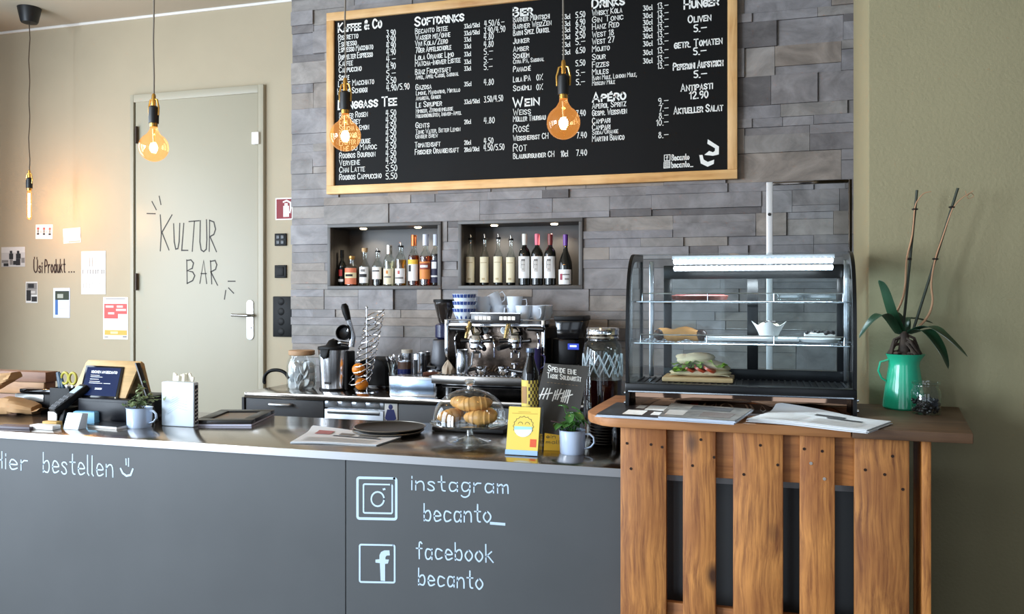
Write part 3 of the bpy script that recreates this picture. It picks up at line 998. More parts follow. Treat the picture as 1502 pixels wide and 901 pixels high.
PF = lambda u, v: onY(u, v, YPF)
c4 = lambda x, y: (x / 2.888, 620 + y / 2.888)
c5 = lambda x, y: (480 + x / 3.414, 640 + y / 3.414)
t = MB()
write(t, PF, 'Hier', c4(-30, 189), c4(118, 204), 68 / 2.888, 0.0054, caps=False, jit=0.01)
write(t, PF, 'bestellen', c4(184, 210), c4(480, 231), 82 / 2.888, 0.0054, caps=False, jit=0.02)
t.build('chalk_lettering', M_CHALK, cabL, True, smooth=False)
t = MB()
ink(t, PF, [c4(512, 196), c4(520, 214), c4(536, 226), c4(554, 222), c4(563, 198)], 0.008)
ink(t, PF, [c4(534, 155), c4(535, 178)], 0.006)
ink(t, PF, [c4(545, 153), c4(545, 184)], 0.006)
t.build('chalk_smile', M_CHALK, cabL, True, smooth=False)
t = MB()
write(t, PF, 'instagram', c5(424, 268), c5(908, 285), 72 / 3.414, 0.005, caps=False)
write(t, PF, 'becanto', c5(486, 424), c5(820, 430), 84 / 3.414, 0.0054, caps=False)
ink(t, PF, [c5(822, 436), c5(885, 441)], 0.011)
write(t, PF, 'facebook', c5(448, 612), c5(832, 630), 84 / 3.414, 0.0054, caps=False)
write(t, PF, 'becanto', c5(458, 743), c5(780, 766), 82 / 3.414, 0.0054, caps=False)
t.build('chalk_lettering', M_CHALK, cabR, True, smooth=False)


def rr(x0, y0, x1, y1, r, sk=0):
    pts = []
    for (cx_, cy_, a0) in ((x1 - r, y0 + r, -90), (x1 - r, y1 - r, 0), (x0 + r, y1 - r, 90), (x0 + r, y0 + r, 180)):
        for k in range(4):
            a = math.radians(a0 + 30 * k)
            x, y = cx_ + r * math.cos(a), cy_ + r * math.sin(a)
            pts.append(c5(x, y + sk * (x - x0)))
    return pts + pts[:1]


t = MB()
ink(t, PF, rr(152, 208, 346, 412, 10, 0.02), 0.0095)
ink(t, PF, rr(182, 240, 326, 384, 7, 0.02), 0.006)
ink(t, PF, [c5(253 + 32 * math.cos(k * PI / 10), 315 + 36 * math.sin(k * PI / 10)) for k in range(21)], 0.006)
ink(t, PF, [c5(283, 266), c5(287, 265)], 0.008)
t.build('chalk_camera_icon', M_CHALK, cabR, True, smooth=False)
t = MB()
ink(t, PF, rr(163, 543, 338, 730, 8, 0.02), 0.0065)
pts = [(268, 724), (264, 636), (242, 633), (242, 618), (262, 616), (262, 596), (270, 580), (286, 572), (312, 572), (314, 597), (298, 598), (292, 606), (292, 617), (310, 618), (304, 638), (290, 640), (290, 726)]
P3 = [PF(*c5(*p)) + Vector((0, -0.0008, 0)) for p in pts]
t.add(P3, [tuple(range(len(P3)))])
t.build('chalk_letter_icon', M_CHALK, cabR, True, smooth=False)
# rubbed chalk smudges and scuffs on the panel
# ------------------------------------------------------------------ pallet in front of the bar
M_PAL = wood('pallet wood', (206, 138, 70), (116, 64, 26), (142, 82, 36), axis=2, fine=95)
M_PALD = wood('pallet cross board wood', (176, 116, 62), (120, 72, 36), (150, 98, 54), axis=0, fine=60)
M_PALB = wood('pallet block wood', (196, 140, 84), (150, 98, 52), (170, 116, 64), axis=1, fine=34)
yp0 = 2.5262
px0 = onY(910, 640, yp0).x
pal = thing('wooden_pallet', 'upright wooden pallet with five front boards, set before the right end of the bar', 'pallet', (px0 + 0.4, yp0 + 0.072, 0))
M_NAIL = mat('rusty nail', (48, 28, 16), 0.5, 0.4)
M_NAILB = mat('bright screw', (210, 200, 190), 0.3, 0.8)
nails = [[(20, 52), (92, 52), (32, 128), (125, 58)], [(52, 30), (90, 80), (28, 108)], [(76, 38), (124, 92), (30, 125)], [(12, 42), (60, 46)], [(98, 50), (28, 92), (78, 102), (124, 140)]]
for i, (off, wd) in enumerate(((0, .1375), (.186, .095), (.33, .139), (.514, .094), (.659, .141))):
    b = MB().bb(px0 + off, px0 + off + wd, yp0, yp0 + 0.022, 0.0, 1.2).build('board', M_PAL, pal, True, bevel=0.003)
    nl = MB()
    for (nx, nz) in nails[i]:
        for zz in (1.2 - nz / 1000.0, 0.6 + 0.045 - nz / 1500.0):
            nl.cyl((px0 + off + nx / 1000.0, yp0 + 0.004, zz), (px0 + off + nx / 1000.0, yp0 - 0.0012, zz), 0.0042, n=10)
    nl.build('nail_heads', M_NAIL, b, True)
    if i == 3:
        nl = MB()
        for (nx, nz) in ((30, 82), (66, 124)):
            nl.cyl((px0 + off + nx / 1000.0, yp0 + 0.004, 1.2 - nz / 1000.0), (px0 + off + nx / 1000.0, yp0 - 0.0016, 1.2 - nz / 1000.0), 0.0046, n=10)
        nl.build('screw_heads', M_NAILB, b, True)
for (z0, z1) in ((0, .145), (.528, .673), (1.055, 1.2)):
    MB().bb(px0, px0 + .8, yp0 + 0.0225, yp0 + 0.0445, z0, z1).build('cross_board', M_PALD, pal, True, bevel=0.002)
    for bx in (0.0, .3275, .7):
        MB().bb(px0 + bx, px0 + bx + .1, yp0 + 0.045, yp0 + 0.121, z0, z1).build('block', M_PALB, pal, True, bevel=0.002)
for bx in (0.0, .3275, .7):
    MB().bb(px0 + bx, px0 + bx + .1, yp0 + 0.1215, yp0 + 0.143, 0, 1.2).build('back_board', M_PALD, pal, True, bevel=0.002)
xs0, xs1 = onY(1352.5, 750, yp0 + 0.01).x, onY(1366, 750, yp0 + 0.01).x
s = thing('side_plank', 'narrow upright plank seen edge-on beside the right end of the pallet', 'plank', ((xs0 + xs1) / 2, yp0 + 0.08, 0))
MB().bb(xs0, xs1, yp0 + 0.01, yp0 + 0.155, 0, 1.2).build('plank', M_PAL, s, True, bevel=0.002)
MB().bb(xs0 - 0.024, xs0 - 0.0005, yp0 + 0.02, yp0 + 0.12, 0.52, 0.665).build('spacer_block', M_PALB, s, True, bevel=0.002)

# wooden top
M_TOPW = wood('orange brown plank', (184, 126, 76), (136, 86, 48), (164, 106, 62), axis=0, fine=30, knots=False)
M_TOPD = wood('dark brown plank', (104, 74, 50), (70, 48, 32), (120, 88, 60), axis=0, fine=30, knots=False)
wtp = thing('wooden_shelf_top', 'brown plank top lying across the pallet, rounded at its left end', 'shelf', (0.05, 2.75, 1.2))
yw = 2.486
zb = 1.2005
xm = onY(1250, 641, yw).x
outl = [(-0.408, yw), (xm - 0.002, yw), (xm - 0.002, YP - 0.004), (-0.52, YP - 0.004), (-0.533, 2.75), (-0.534, 2.62), (-0.515, 2.56), (-0.47, 2.505), (-0.44, 2.49)]
MB().prism([(x, y, zb) for x, y in outl], (0, 0, ZT - zb)).build('front_plank', M_TOPW, wtp, True, bevel=0.004)
outr = [(xm, yw - 0.004), (0.533, yw - 0.006), (0.612, YP - 0.004), (xm, YP - 0.004)]
MB().prism([(x, y, zb + 0.0004) for x, y in outr], (0, 0, ZT - zb)).build('end_plank', M_TOPD, wtp, True, bevel=0.003)

# ------------------------------------------------------------------ display case
G_CASE = glass('display glass', (240, 246, 247), 0.02, 0.45)
M_CBLK = mat('black case trim', (7, 8, 10), 0.3, spec=0.35)
M_MIR = mat('dark bronze mirror panel', (140, 112, 94), 0.04, 1.0)
M_DECK = mat('black grille deck', (20, 20, 22), 0.4)
M_WIRE = mat('chrome wire', (214, 222, 228), 0.15, 1.0)
case = thing('display_case', 'glass food display case with black edges and a lit strip on the wooden top', 'display case', (-0.08, 2.9, ZT))
xa, xb = -0.427, 0.268
y0c, y1c = 2.70, 3.035
zb_, zd, ztp = ZT, 1.306, 1.737
prof = [(y0c, zb_ + 0.074), (y0c - 0.002, 1.42), (y0c + 0.004, 1.54), (y0c + 0.020, 1.625), (y0c + 0.05, 1.685), (y0c + 0.10, 1.722), (y0c + 0.17, ztp - 0.002), (y1c, ztp)]


def smooth_prof(p, n=6):
    out = []
    for i in range(len(p) - 1):
        p0 = p[max(i - 1, 0)]
        p1, p2 = p[i], p[i + 1]
        p3 = p[min(i + 2, len(p) - 1)]
        for k in range(n):
            t_ = k / n
            out.append(tuple(0.5 * ((2 * b) + (-a + c_) * t_ + (2 * a - 5 * b + 4 * c_ - d_) * t_ ** 2 + (-a + 3 * b - 3 * c_ + d_) * t_ ** 3) for a, b, c_, d_ in zip(p0, p1, p2, p3)))
    out.append(p[-1])
    return out


pf = smooth_prof(prof)
MB().bb(xa + 0.012, xb - 0.012, y0c + 0.03, y1c, zb_, zb_ + 0.068).build('mirror_base', M_MIR, case, True, bevel=0.002)
MB().bb(xa, xb, y0c - 0.008, y0c + 0.035, zb_ + 0.054, zb_ + 0.084).build('front_rail', M_CBLK, case, True, bevel=0.003)
MB().bb(xa + 0.01, xb - 0.01, y0c - 0.0095, y0c - 0.008, zb_ + 0.056, zb_ + 0.0595).build('trim_line', M_WIRE, case, True)
d = MB()
d.bb(xa + 0.012, xb - 0.012, y0c + 0.036, y1c - 0.03, zb_ + 0.068, zd - 0.004)
for k in range(34):
    x = xa + 0.02 + (xb - xa - 0.04) * k / 33
    d.bb(x - 0.003, x + 0.003, y0c + 0.04, y1c - 0.035, zd - 0.004, zd)
d.build('deck', M_DECK, case, True, smooth=False)
MB().grid([[(xa + 0.008, y, z) for y, z in pf], [(xb - 0.008, y, z) for y, z in pf]]).build('curved_glass', G_CASE, case, True)
for (x, sg) in ((xa, 1), (xb, -1)):
    # closed rim band following the side's outline, black, with the glass inside it
    full = pf + [(y1c, zb_), (y0c - 0.002, zb_)]
    cy_, cz_ = 2.88, 1.48
    rim = MB()
    outer = [(x, y, z) for y, z in full]
    inn = []
    for y, z in full:
        dy, dz = cy_ - y, cz_ - z
        L = math.hypot(dy, dz)
        k = 0.026 if z > zb_ + 0.06 else 0.024
        inn.append((x, y + dy / L * k, z + dz / L * k))
    inn[-1] = (x, y0c + 0.018, zb_ + 0.06)
    inn[-2] = (x, y1c - 0.018, zb_ + 0.06)
    n_ = len(full)
    vs = [Vector(p) for p in outer + inn] + [Vector(p) + Vector((sg * 0.011, 0, 0)) for p in outer + inn]
    fs = []
    for k in range(n_):
        k2 = (k + 1) % n_
        fs += [(k, k2, n_ + k2, n_ + k), (2 * n_ + k, 3 * n_ + k, 3 * n_ + k2, 2 * n_ + k2), (k, 2 * n_ + k, 2 * n_ + k2, k2), (n_ + k, n_ + k2, 3 * n_ + k2, 3 * n_ + k)]
    rim.add(vs, fs)
    rim.build('side_rim', M_CBLK, case, True)
    MB().prism([(x + sg * 0.004, y, z) for _x, y, z in inn], (sg * 0.003, 0, 0)).build('side_glass', G_CASE, case, True, smooth=False)
    for (yy, zz) in ((y0c + 0.012, zb_ + 0.05), (y0c + 0.012, zb_ + 0.018), (y1c - 0.02, ztp - 0.02)):
        MB().cyl((x, yy, zz), (x - sg * 0.006, yy, zz), 0.006, n=12).build('bolt', M_WIRE, case, True)
# rear doors: black frames with panes
rf = MB()
xr0, xr1 = onY(974, 480, y1c).x, onY(1243, 480, y1c).x
xmid0, xmid1 = onY(1096, 480, y1c).x, onY(1112, 480, y1c).x
rf.bb(xr0, xr1, y1c - 0.014, y1c, 1.298, 1.338)
rf.bb(xr0, xr1, y1c - 0.014, y1c, 1.652, 1.70)
rf.bb(xr0, xr0 + 0.028, y1c - 0.014, y1c, 1.338, 1.652)
rf.bb(xmid0, xmid1, y1c - 0.014, y1c, 1.338, 1.652)
rf.bb(xr1 - 0.034, xr1, y1c - 0.014, y1c, 1.338, 1.652)
rf.build('rear_door_frame', M_CBLK, case, True, bevel=0.0015)
MB().bb(xr0 + 0.028, xr1 - 0.034, y1c - 0.008, y1c - 0.006, 1.338, 1.652).build('rear_pane', G_CASE, case, True)
for xx in (xa + 0.045, xr1 + 0.005 - 0.012):
    MB().bb(xx - 0.008, xx + 0.008, y1c - 0.035, y1c - 0.02, zd, 1.715).build('corner_post', M_SIN, case, True, bevel=0.003)
# lamp: housing with two rows of diodes
lx0, lx1, ly = onY(991, 390, 2.90).x, onY(1219, 390, 2.90).x, 2.90
MB().bb(lx0 - 0.01, lx1 + 0.01, ly - 0.02, ly + 0.05, 1.715, 1.7285).build('lamp_housing', mat('white lamp housing', (220, 225, 230), 0.4), case, True, bevel=0.002)
M_LED = mat('cold white diode', (235, 244, 255), 0.4, emit=9.0)
for k, (yy, zz) in enumerate(((ly - 0.024, 1.708), (ly - 0.014, 1.686))):
    ld = MB()
    for j in range(30):
        ld.ell((lx0 + (lx1 - lx0) * j / 29, yy, zz), (0.0058, 0.005, 0.008), 8, 6)
    ld.build('diode_row', M_LED, case, True)
    MB().bb(lx0 - 0.004, lx1 + 0.004, yy + 0.002, yy + 0.006, zz - 0.010, zz + 0.008).build('diode_strip', mat('white lamp housing', (220, 225, 230), 0.4), case, True)
la = area('case_lamp', ((lx0 + lx1) / 2, ly, 1.676), ((lx0 + lx1) / 2, ly + 0.02, 1.2), lx1 - lx0, 0.03, 5.5, (0.82, 0.92, 1.0))
# two wire shelves with glass lip
for (zz, ys0) in ((1.575, 2.80), (1.440, 2.76)):
    ws = MB()
    ye = y1c - 0.03
    for k in range(48):
        x = xa + 0.025 + (xb - xa - 0.05) * k / 47
        ws.tube([(x, ys0, zz), (x, ye, zz)], 0.0012, 5)
    for yy in (ys0, (ys0 + ye) / 2, ye):
        ws.tube([(xa + 0.014, yy, zz - 0.002), (xb - 0.014, yy, zz - 0.002)], 0.0024, 6)
    ws.build('wire_shelf', M_WIRE, case, True)
    lip = MB()
    lip.tube([(xa + 0.04, ys0 + 0.004, zz), (xa + 0.04, ys0 + 0.004, zz + 0.026), (xb - 0.03, ys0 + 0.004, zz + 0.026), (xb - 0.03, ys0 + 0.004, zz)], 0.0022, 6)
    for k in (0.34, 0.67):
        x = xa + 0.04 + (xb - xa - 0.07) * k
        lip.tube([(x, ys0 + 0.004, zz), (x, ys0 + 0.004, zz + 0.026)], 0.0018, 6)
    lip.build('shelf_lip', M_WIRE, case, True)

# food in the case
zs = zd + 0.0005
M_BRDW = wood('pale cutting board', (222, 184, 132), (190, 148, 98), (230, 196, 150), axis=0, knots=False, fine=60)
a, b = onZ(973, 559, zs), onZ(1072, 560, zs)
yb = min(a.y, 2.93)
bxa, bxb = onY(973, 557, 2.87).x, onY(1076, 557, 2.87).x
o = tag(MB().bb(bxa, bxb, 2.83, 2.97, zs, zs + 0.016).build('cutting_board', M_BRDW, bevel=0.004), 'small pale wooden board under the sandwich in the display case', 'cutting board')
sw = thing('sandwich', 'filled bread roll with salad and tomato on the small board in the display case', 'sandwich', ((bxa + bxb) / 2 + 0.005, 2.9, zs + 0.016))
M_BUN = mat('pale bread', (226, 208, 172), 0.8, var=0.12, vscale=30, bump=0.2, bscale=80)
bt = MB()
rows_ = []
for i in range(13):
    u = -1 + 2 * i / 12
    rows_.append([(0.098 * u, 0.05 * v, 0.014 * math.sqrt(max(0, 1 - u * u * 0.9)) * (1 - 0.4 * v * v)) for v in [-1 + 2 * j / 8 for j in range(9)]])
bt.grid(rows_, (0, 0, -0.001))
bt.xform(Matrix.Translation((0, 0, 0.002))).ell((0, 0, 0.012), (0.104, 0.054, 0.014), 24, 8)
bt.build('lower_bun', M_BUN, sw)
tp = MB()
tp.ell((0.008, 0.012, 0.044), (0.094, 0.05, 0.02), 24, 10, Matrix.Rotation(0.22, 3, 'Y'))
tp.ell((-0.015, 0.01, 0.056), (0.065, 0.045, 0.022), 20, 8, Matrix.Rotation(-0.1, 3, 'Y'))
tp.build('upper_bun', M_BUN, sw)
rnd = random.Random(4)
lf = MB()
for k in range(26):
    x = rnd.uniform(-0.08, 0.085)
    y = rnd.uniform(-0.055, -0.02)
    z = 0.035 + rnd.uniform(-0.008, 0.018) - abs(x) * 0.12
    R = Matrix.Rotation(rnd.uniform(0, 3), 3, 'Z') @ Matrix.Rotation(rnd.uniform(-0.7, 0.7), 3, 'X')
    rows_ = [[R @ Vector((0.017 * i, 0.012 * j, 0.004 * math.sin(3 * i + 2 * j + k))) + Vector((x, y, z)) for j in (-1, -0.3, 0.3, 1)] for i in (-1, -0.4, 0.2, 0.9)]
    lf.grid(rows_)
lf.build('lettuce', mat('lettuce', (150, 186, 70), 0.5, var=0.3, vscale=40), sw)
tm = MB()
for x in (-0.035, 0.0, 0.03):
    tm.cyl((x, -0.035, 0.024), (x + 0.004, -0.036, 0.031), 0.024, n=18)
tm.build('tomato_slices', mat('tomato', (196, 78, 46), 0.35), sw)

zl = 1.4435
G_WHITE = mat('white china', (235, 238, 240), 0.18)
M_PASTRY = mat('golden pastry', (206, 150, 84), 0.6, var=0.25, vscale=25, bump=0.2, bscale=60)
x0, x1 = onY(961, 485, 2.87).x, onY(1036, 485, 2.87).x
ps = thing('filled_pastry', 'golden brown pastry at the left of the middle case shelf', 'pastry', ((x0 + x1) / 2, 2.87, zl))
pb = MB()
L = x1 - x0
pts = [(-L / 2 + L * k / 10, 0, 0.02 + 0.005 * math.sin(k * 1.3)) for k in range(11)]
pb.tube(pts, [0.010, 0.016, 0.019, 0.021, 0.022, 0.0225, 0.022, 0.021, 0.019, 0.016, 0.010], 14)
pb.build('crust', M_PASTRY, ps)
e = MB()
for sx in (-1, 1):
    e.ell((sx * L * 0.41, -0.004, 0.018), (0.020, 0.0205, 0.0195), 14, 9)
e.build('chocolate_ends', mat('dark chocolate', (52, 34, 26), 0.45), ps)

mx_ = onY(1128, 480, 2.87).x
tr = thing('serving_tray', 'long white plate on the middle case shelf under the muffin', 'plate', (mx_ + 0.0, 2.9, zl))
x0, x1 = onY(1034, 488, 2.87).x - mx_, onY(1172, 488, 2.87).x - mx_
MB().prism([(x0, -0.05, 0.001), (x1, -0.05, 0.001), (x1, 0.08, 0.001), (x0, 0.08, 0.001)], (0, 0, 0.006)).build('tray_plate', G_WHITE, tr, bevel=0.003)
tg = MB()
tg.bb(x0, x1, -0.05, -0.046, 0.007, 0.010).bb(x0, x1, 0.076, 0.08, 0.007, 0.010)
tg.build('tray_rim', G_WHITE, tr)
mf = thing('muffin', 'muffin in a pointed white paper cup topped with dark biscuit, on the middle case shelf', 'muffin', (mx_, 2.89, zl + 0.007))
cup = []
for i in range(7):
    k = i / 6
    row = []
    for j in range(33):
        a = 2 * PI * j / 32
        flare = k ** 1.6
        pk = (0.5 + 0.5 * math.cos(4 * a)) ** 2
        r = 0.026 + 0.014 * k + flare * 0.016 * pk
        row.append((r * math.cos(a), r * math.sin(a), 0.06 * k * (0.74 + 0.26 * pk)))
    cup.append(row)
MB().grid(cup).build('paper_cup', mat('white muffin paper', (245, 245, 243), 0.7), mf)
MB().ell((0, 0, 0.038), (0.036, 0.036, 0.019), 20, 10).build('muffin_top', mat('muffin crumb', (226, 214, 190), 0.8, var=0.1), mf)
kk = MB()
for k in range(14):
    a = rnd.uniform(0, 6.28)
    r = rnd.uniform(0, 0.024)
    kk.ell((r * math.cos(a), r * math.sin(a), 0.056), (0.007, 0.006, 0.004), 8, 5)
kk.build('biscuit_crumbs', mat('dark biscuit', (38, 32, 32), 0.7), mf)
bx_ = onY(1202, 484, 2.87).x
bp = thing('cake_plate', 'white dish holding dark biscuit cake at the right of the middle case shelf', 'plate', (bx_, 2.87, zl))
MB().lathe([(0.0, 0.001), (0.055, 0.001), (0.066, 0.012), (0.064, 0.013), (0.053, 0.004), (0, 0.004)], 28, sx=1.0, sy=0.8).build('dish', G_WHITE, bp)
bc = thing('biscuit_cake', 'flat dark biscuit cake with white cream in the right dish of the display case', 'cake', (bx_, 2.87, zl + 0.0045))
MB().prism([(-0.046, -0.03, 0), (0.046, -0.03, 0), (0.046, 0.03, 0), (-0.046, 0.03, 0)], (0, 0, 0.026)).build('cream', mat('white cream', (232, 230, 224), 0.5), bc, bevel=0.004)
kk = MB()
for k in range(34):
    kk.ell((rnd.uniform(-0.042, 0.042), rnd.uniform(-0.028, 0.028), 0.026 + rnd.uniform(-0.003, 0.004)), (0.009, 0.007, 0.006), 7, 5, Matrix.Rotation(rnd.uniform(0, 3), 3, 'Z'))
kk.build('biscuit_crumbs', mat('dark biscuit', (38, 32, 32), 0.7), bc)
x0, x1 = onY(985, 421, 2.9).x, onY(1066, 421, 2.9).x
tt = thing('flat_tart', 'flat dark red tart lying on the top case shelf at the left', 'tart', ((x0 + x1) / 2, 2.93, 1.579))
MB().lathe([(0, 0.0), (0.09, 0.0), (0.096, 0.014), (0.088, 0.016), (0, 0.014)], 28, sx=1, sy=0.85).build('tart_base', mat('dark red crust', (92, 44, 36), 0.5, var=0.3, vscale=40), tt)
MB().lathe([(0, 0.018), (0.08, 0.018), (0.087, 0.0145)], 28, sx=1, sy=0.85).build('tart_filling', mat('dark berry filling', (96, 26, 26), 0.3, var=0.4, vscale=40), tt)
x0, x1 = onY(1140, 432, 2.88).x, onY(1226, 432, 2.88).x
gd = thing('glass_dish', 'low clear glass dish on the top case shelf at the right', 'dish', ((x0 + x1) / 2, 2.92, 1.579))
MB().prism([(-(x1 - x0) / 2, -0.06, 0), ((x1 - x0) / 2, -0.06, 0), ((x1 - x0) / 2, 0.06, 0), (-(x1 - x0) / 2, 0.06, 0)], (0, 0, 0.024)).build('dish_body', glass('ribbed dish glass', (230, 238, 240), 0.22, 0.6, 0.12), gd, bevel=0.004)

# ------------------------------------------------------------------ orchid, jar, papers on the wooden top
M_GREEN = mat('jade green enamel', (48, 186, 142), 0.16, coat=0.4)
vp = onZ(1325, 599, ZT)
s = 0.00219
vs_ = thing('enamel_jug', 'tall jade green enamel jug holding the orchid on the wooden top', 'jug', (vp.x, 2.955, ZT))
prof = [(0, 0.0), (0.058, 0.0), (0.064, 0.006), (0.062, 0.03), (0.056, 0.075), (0.050, 0.115), (0.046, 0.140), (0.047, 0.155), (0.052, 0.170), (0.055, 0.177), (0.052, 0.176), (0.044, 0.155), (0.042, 0.140), (0.05, 0.08), (0.056, 0.02), (0, 0.012)]
jm = MB().lathe(prof, 36)
for p in jm.v:
    if p.z > 0.15 and p.x > 0.02:
        p.x += (p.z - 0.15) * 0.55 * max(0, p.x / 0.055 - 0.3)
jm.build('jug_body', M_GREEN, vs_)
MB().tube([(-0.048, -0.012, 0.158), (-0.072, -0.014, 0.150), (-0.078, -0.014, 0.122), (-0.068, -0.012, 0.098), (-0.053, -0.01, 0.088)], 0.0055, 10, flat=0.6).build('jug_handle', M_GREEN, vs_)
orc = thing('orchid', 'bare potted orchid with two staked stems in the green jug', 'plant', (vp.x, 2.955, ZT + 0.165))
bk = MB()
rnd = random.Random(11)
for k in range(60):
    a, r = rnd.uniform(0, 6.28), rnd.uniform(0, 0.042)
    bk.ell((r * math.cos(a), r * math.sin(a), 0.004 + rnd.uniform(-0.004, 0.014)), (0.011, 0.008, 0.006), 7, 5, Matrix.Rotation(rnd.uniform(0, 3), 3, 'Z') @ Matrix.Rotation(rnd.uniform(-.6, .6), 3, 'X'))
for k in range(16):
    a = rnd.uniform(0, 6.28)
    h_ = rnd.uniform(.045, .075)
    bk.tube([(0.006 * math.cos(a), 0.006 * math.sin(a), h_), (0.03 * math.cos(a), 0.026 * math.sin(a), h_ * .85), (0.05 * math.cos(a + .3), 0.045 * math.sin(a + .3), 0.012)], 0.0045, 6)
bk.tube([(0, 0, 0), (0.002, 0, .05), (0.0, 0, .085)], [.02, .016, .012], 10)
bk.build('bark_and_roots', mat('dark bark', (66, 50, 40), 0.85, var=0.5, vscale=40), orc)


def leaf(mb, pts, wd, fold=0.25, seg=10):
    """strap leaf along a bent mid-line"""
    sp = [Vector(q) for q in smooth_prof([tuple(p) for p in pts], 5)]
    n = len(sp)
    rows_ = []
    for i, p in enumerate(sp):
        t_ = i / (n - 1)
        tg = (sp[min(i + 1, n - 1)] - sp[max(i - 1, 0)]).normalized()
        sd = tg.cross(Vector((0, 0, 1)))
        if sd.length < 0.1:
            sd = Vector((1, 0, 0))
        sd.normalize()
        nn_ = sd.cross(tg)
        w_ = wd * (0.35 + 0.65 * math.sin(PI * min(1, t_ * 0.8 + 0.18))) * (1 if t_ < 0.85 else math.sqrt(max(0.0, (1 - t_) / 0.15)) * 0.95 + 0.05)
        rows_.append([p + sd * w_ * k + nn_ * abs(k) * w_ * fold for k in (-1, -0.5, 0, 0.5, 1)])
    mb.grid(rows_, (0, 0, -0.0012))
    return mb


M_OLEAF = mat('dark orchid leaf', (28, 58, 36), 0.4, var=0.15, vscale=20)
jx, jy, jz = vp.x, 2.955, ZT + 0.165


def OP(u, v, dy=0.0):
    q = onY(u, v, jy + dy)
    return (q.x - jx, q.y - jy, q.z - jz)


for pts, wd in (([OP(1322, 488), OP(1308, 462, -.03), OP(1296, 425, -.05), OP(1289, 411, -.06)], 0.022),
                ([OP(1318, 490), OP(1298, 463, -.06), OP(1280, 470, -.10), OP(1260, 496, -.12)], 0.020),
                ([OP(1335, 488), OP(1362, 480, -.07), OP(1385, 492, -.12), OP(1419, 523, -.16)], 0.021),
                ([OP(1336, 490), OP(1358, 486, -.09), OP(1378, 510, -.14), OP(1391, 541, -.16)], 0.023),
                ([OP(1328, 490), OP(1330, 470, .02), OP(1345, 468, .03), OP(1368, 474, .04)], 0.018),
                ([OP(1324, 490), OP(1318, 470, .02), OP(1313, 460, .03), OP(1305, 462, .04)], 0.02)):
    leaf(MB(), pts, wd).build('leaf', M_OLEAF, orc)
M_STAKE = mat('dark green stake', (44, 50, 36), 0.6)
M_STEM = mat('dry pale stem', (178, 134, 100), 0.7)
for a, b in (((1324, 490), (1345, 279)), ((1339, 486), (1405, 276))):
    MB().cyl(OP(*a), OP(*b), 0.0042, n=8).build('stake', M_STAKE, orc)
for pts in ([(1313, 476), (1314, 462), (1324, 438), (1328, 415), (1330, 380), (1338, 345), (1342, 305), (1347, 293), (1355, 284), (1366, 281)],
            [(1342, 484), (1355, 472), (1364, 458), (1368, 440), (1366, 415), (1372, 380), (1382, 350), (1394, 315), (1400, 302), (1412, 290), (1428, 280)]):
    sp = smooth_prof([OP(u, v, -0.006) for u, v in pts], 4)
    n = len(sp)
    MB().tube(sp, [0.0042 - 0.0032 * i / n for i in range(n)], 7).build('flower_stem', M_STEM, orc)
MB().tube(smooth_prof([OP(1418, 288, -.006), OP(1424, 283, 0), OP(1428, 288, .01), OP(1420, 291, .01), OP(1416, 280, 0)], 4), 0.001, 5).build('tendril', M_STEM, orc)
cl = MB()
for u, v in ((1342, 307), (1333, 380), (1396, 304), (1372, 380)):
    q = OP(u, v, -0.003)
    cl.ell(q, (0.010, 0.007, 0.004), 10, 6)
cl.build('stem_clip', mat('dark clip', (30, 24, 22), 0.5), orc)

jp = onZ(1353, 604, ZT)
jr = thing('preserving_jar', 'small clear lidless jar with dark beads beside the green jug', 'jar', (jp.x, 2.84, ZT))
G_JAR = glass('jar glass', (246, 249, 248), 0.06, 0.5)
MB().lathe([(0, 0.001), (0.038, 0.001), (0.042, 0.006), (0.043, 0.07), (0.036, 0.083), (0.035, 0.09), (0.041, 0.094), (0.041, 0.1), (0.036, 0.1)], 32).build('jar_body', G_JAR, jr)
be = MB()
rnd = random.Random(5)
for k in range(110):
    a, r = rnd.uniform(0, 6.28), 0.037 * math.sqrt(rnd.random())
    be.ell((r * math.cos(a), r * math.sin(a), 0.008 + rnd.random() * 0.04), (0.0055, 0.0055, 0.0055), 7, 5)
be.build('dark_beads', mat('dark beads', (30, 30, 30), 0.3), jr, kind='stuff')

# magazines and newspaper
M_NEWS = mat('newsprint', (214, 216, 218), 0.85)
M_MAGW = mat('magazine paper', (206, 214, 226), 0.6)
M_MAGD = mat('dark magazine cover', (38, 36, 38), 0.35, var=0.25, vscale=18)
M_MAGG = mat('grey picture cover', (120, 116, 110), 0.4, var=0.6, vscale=28)


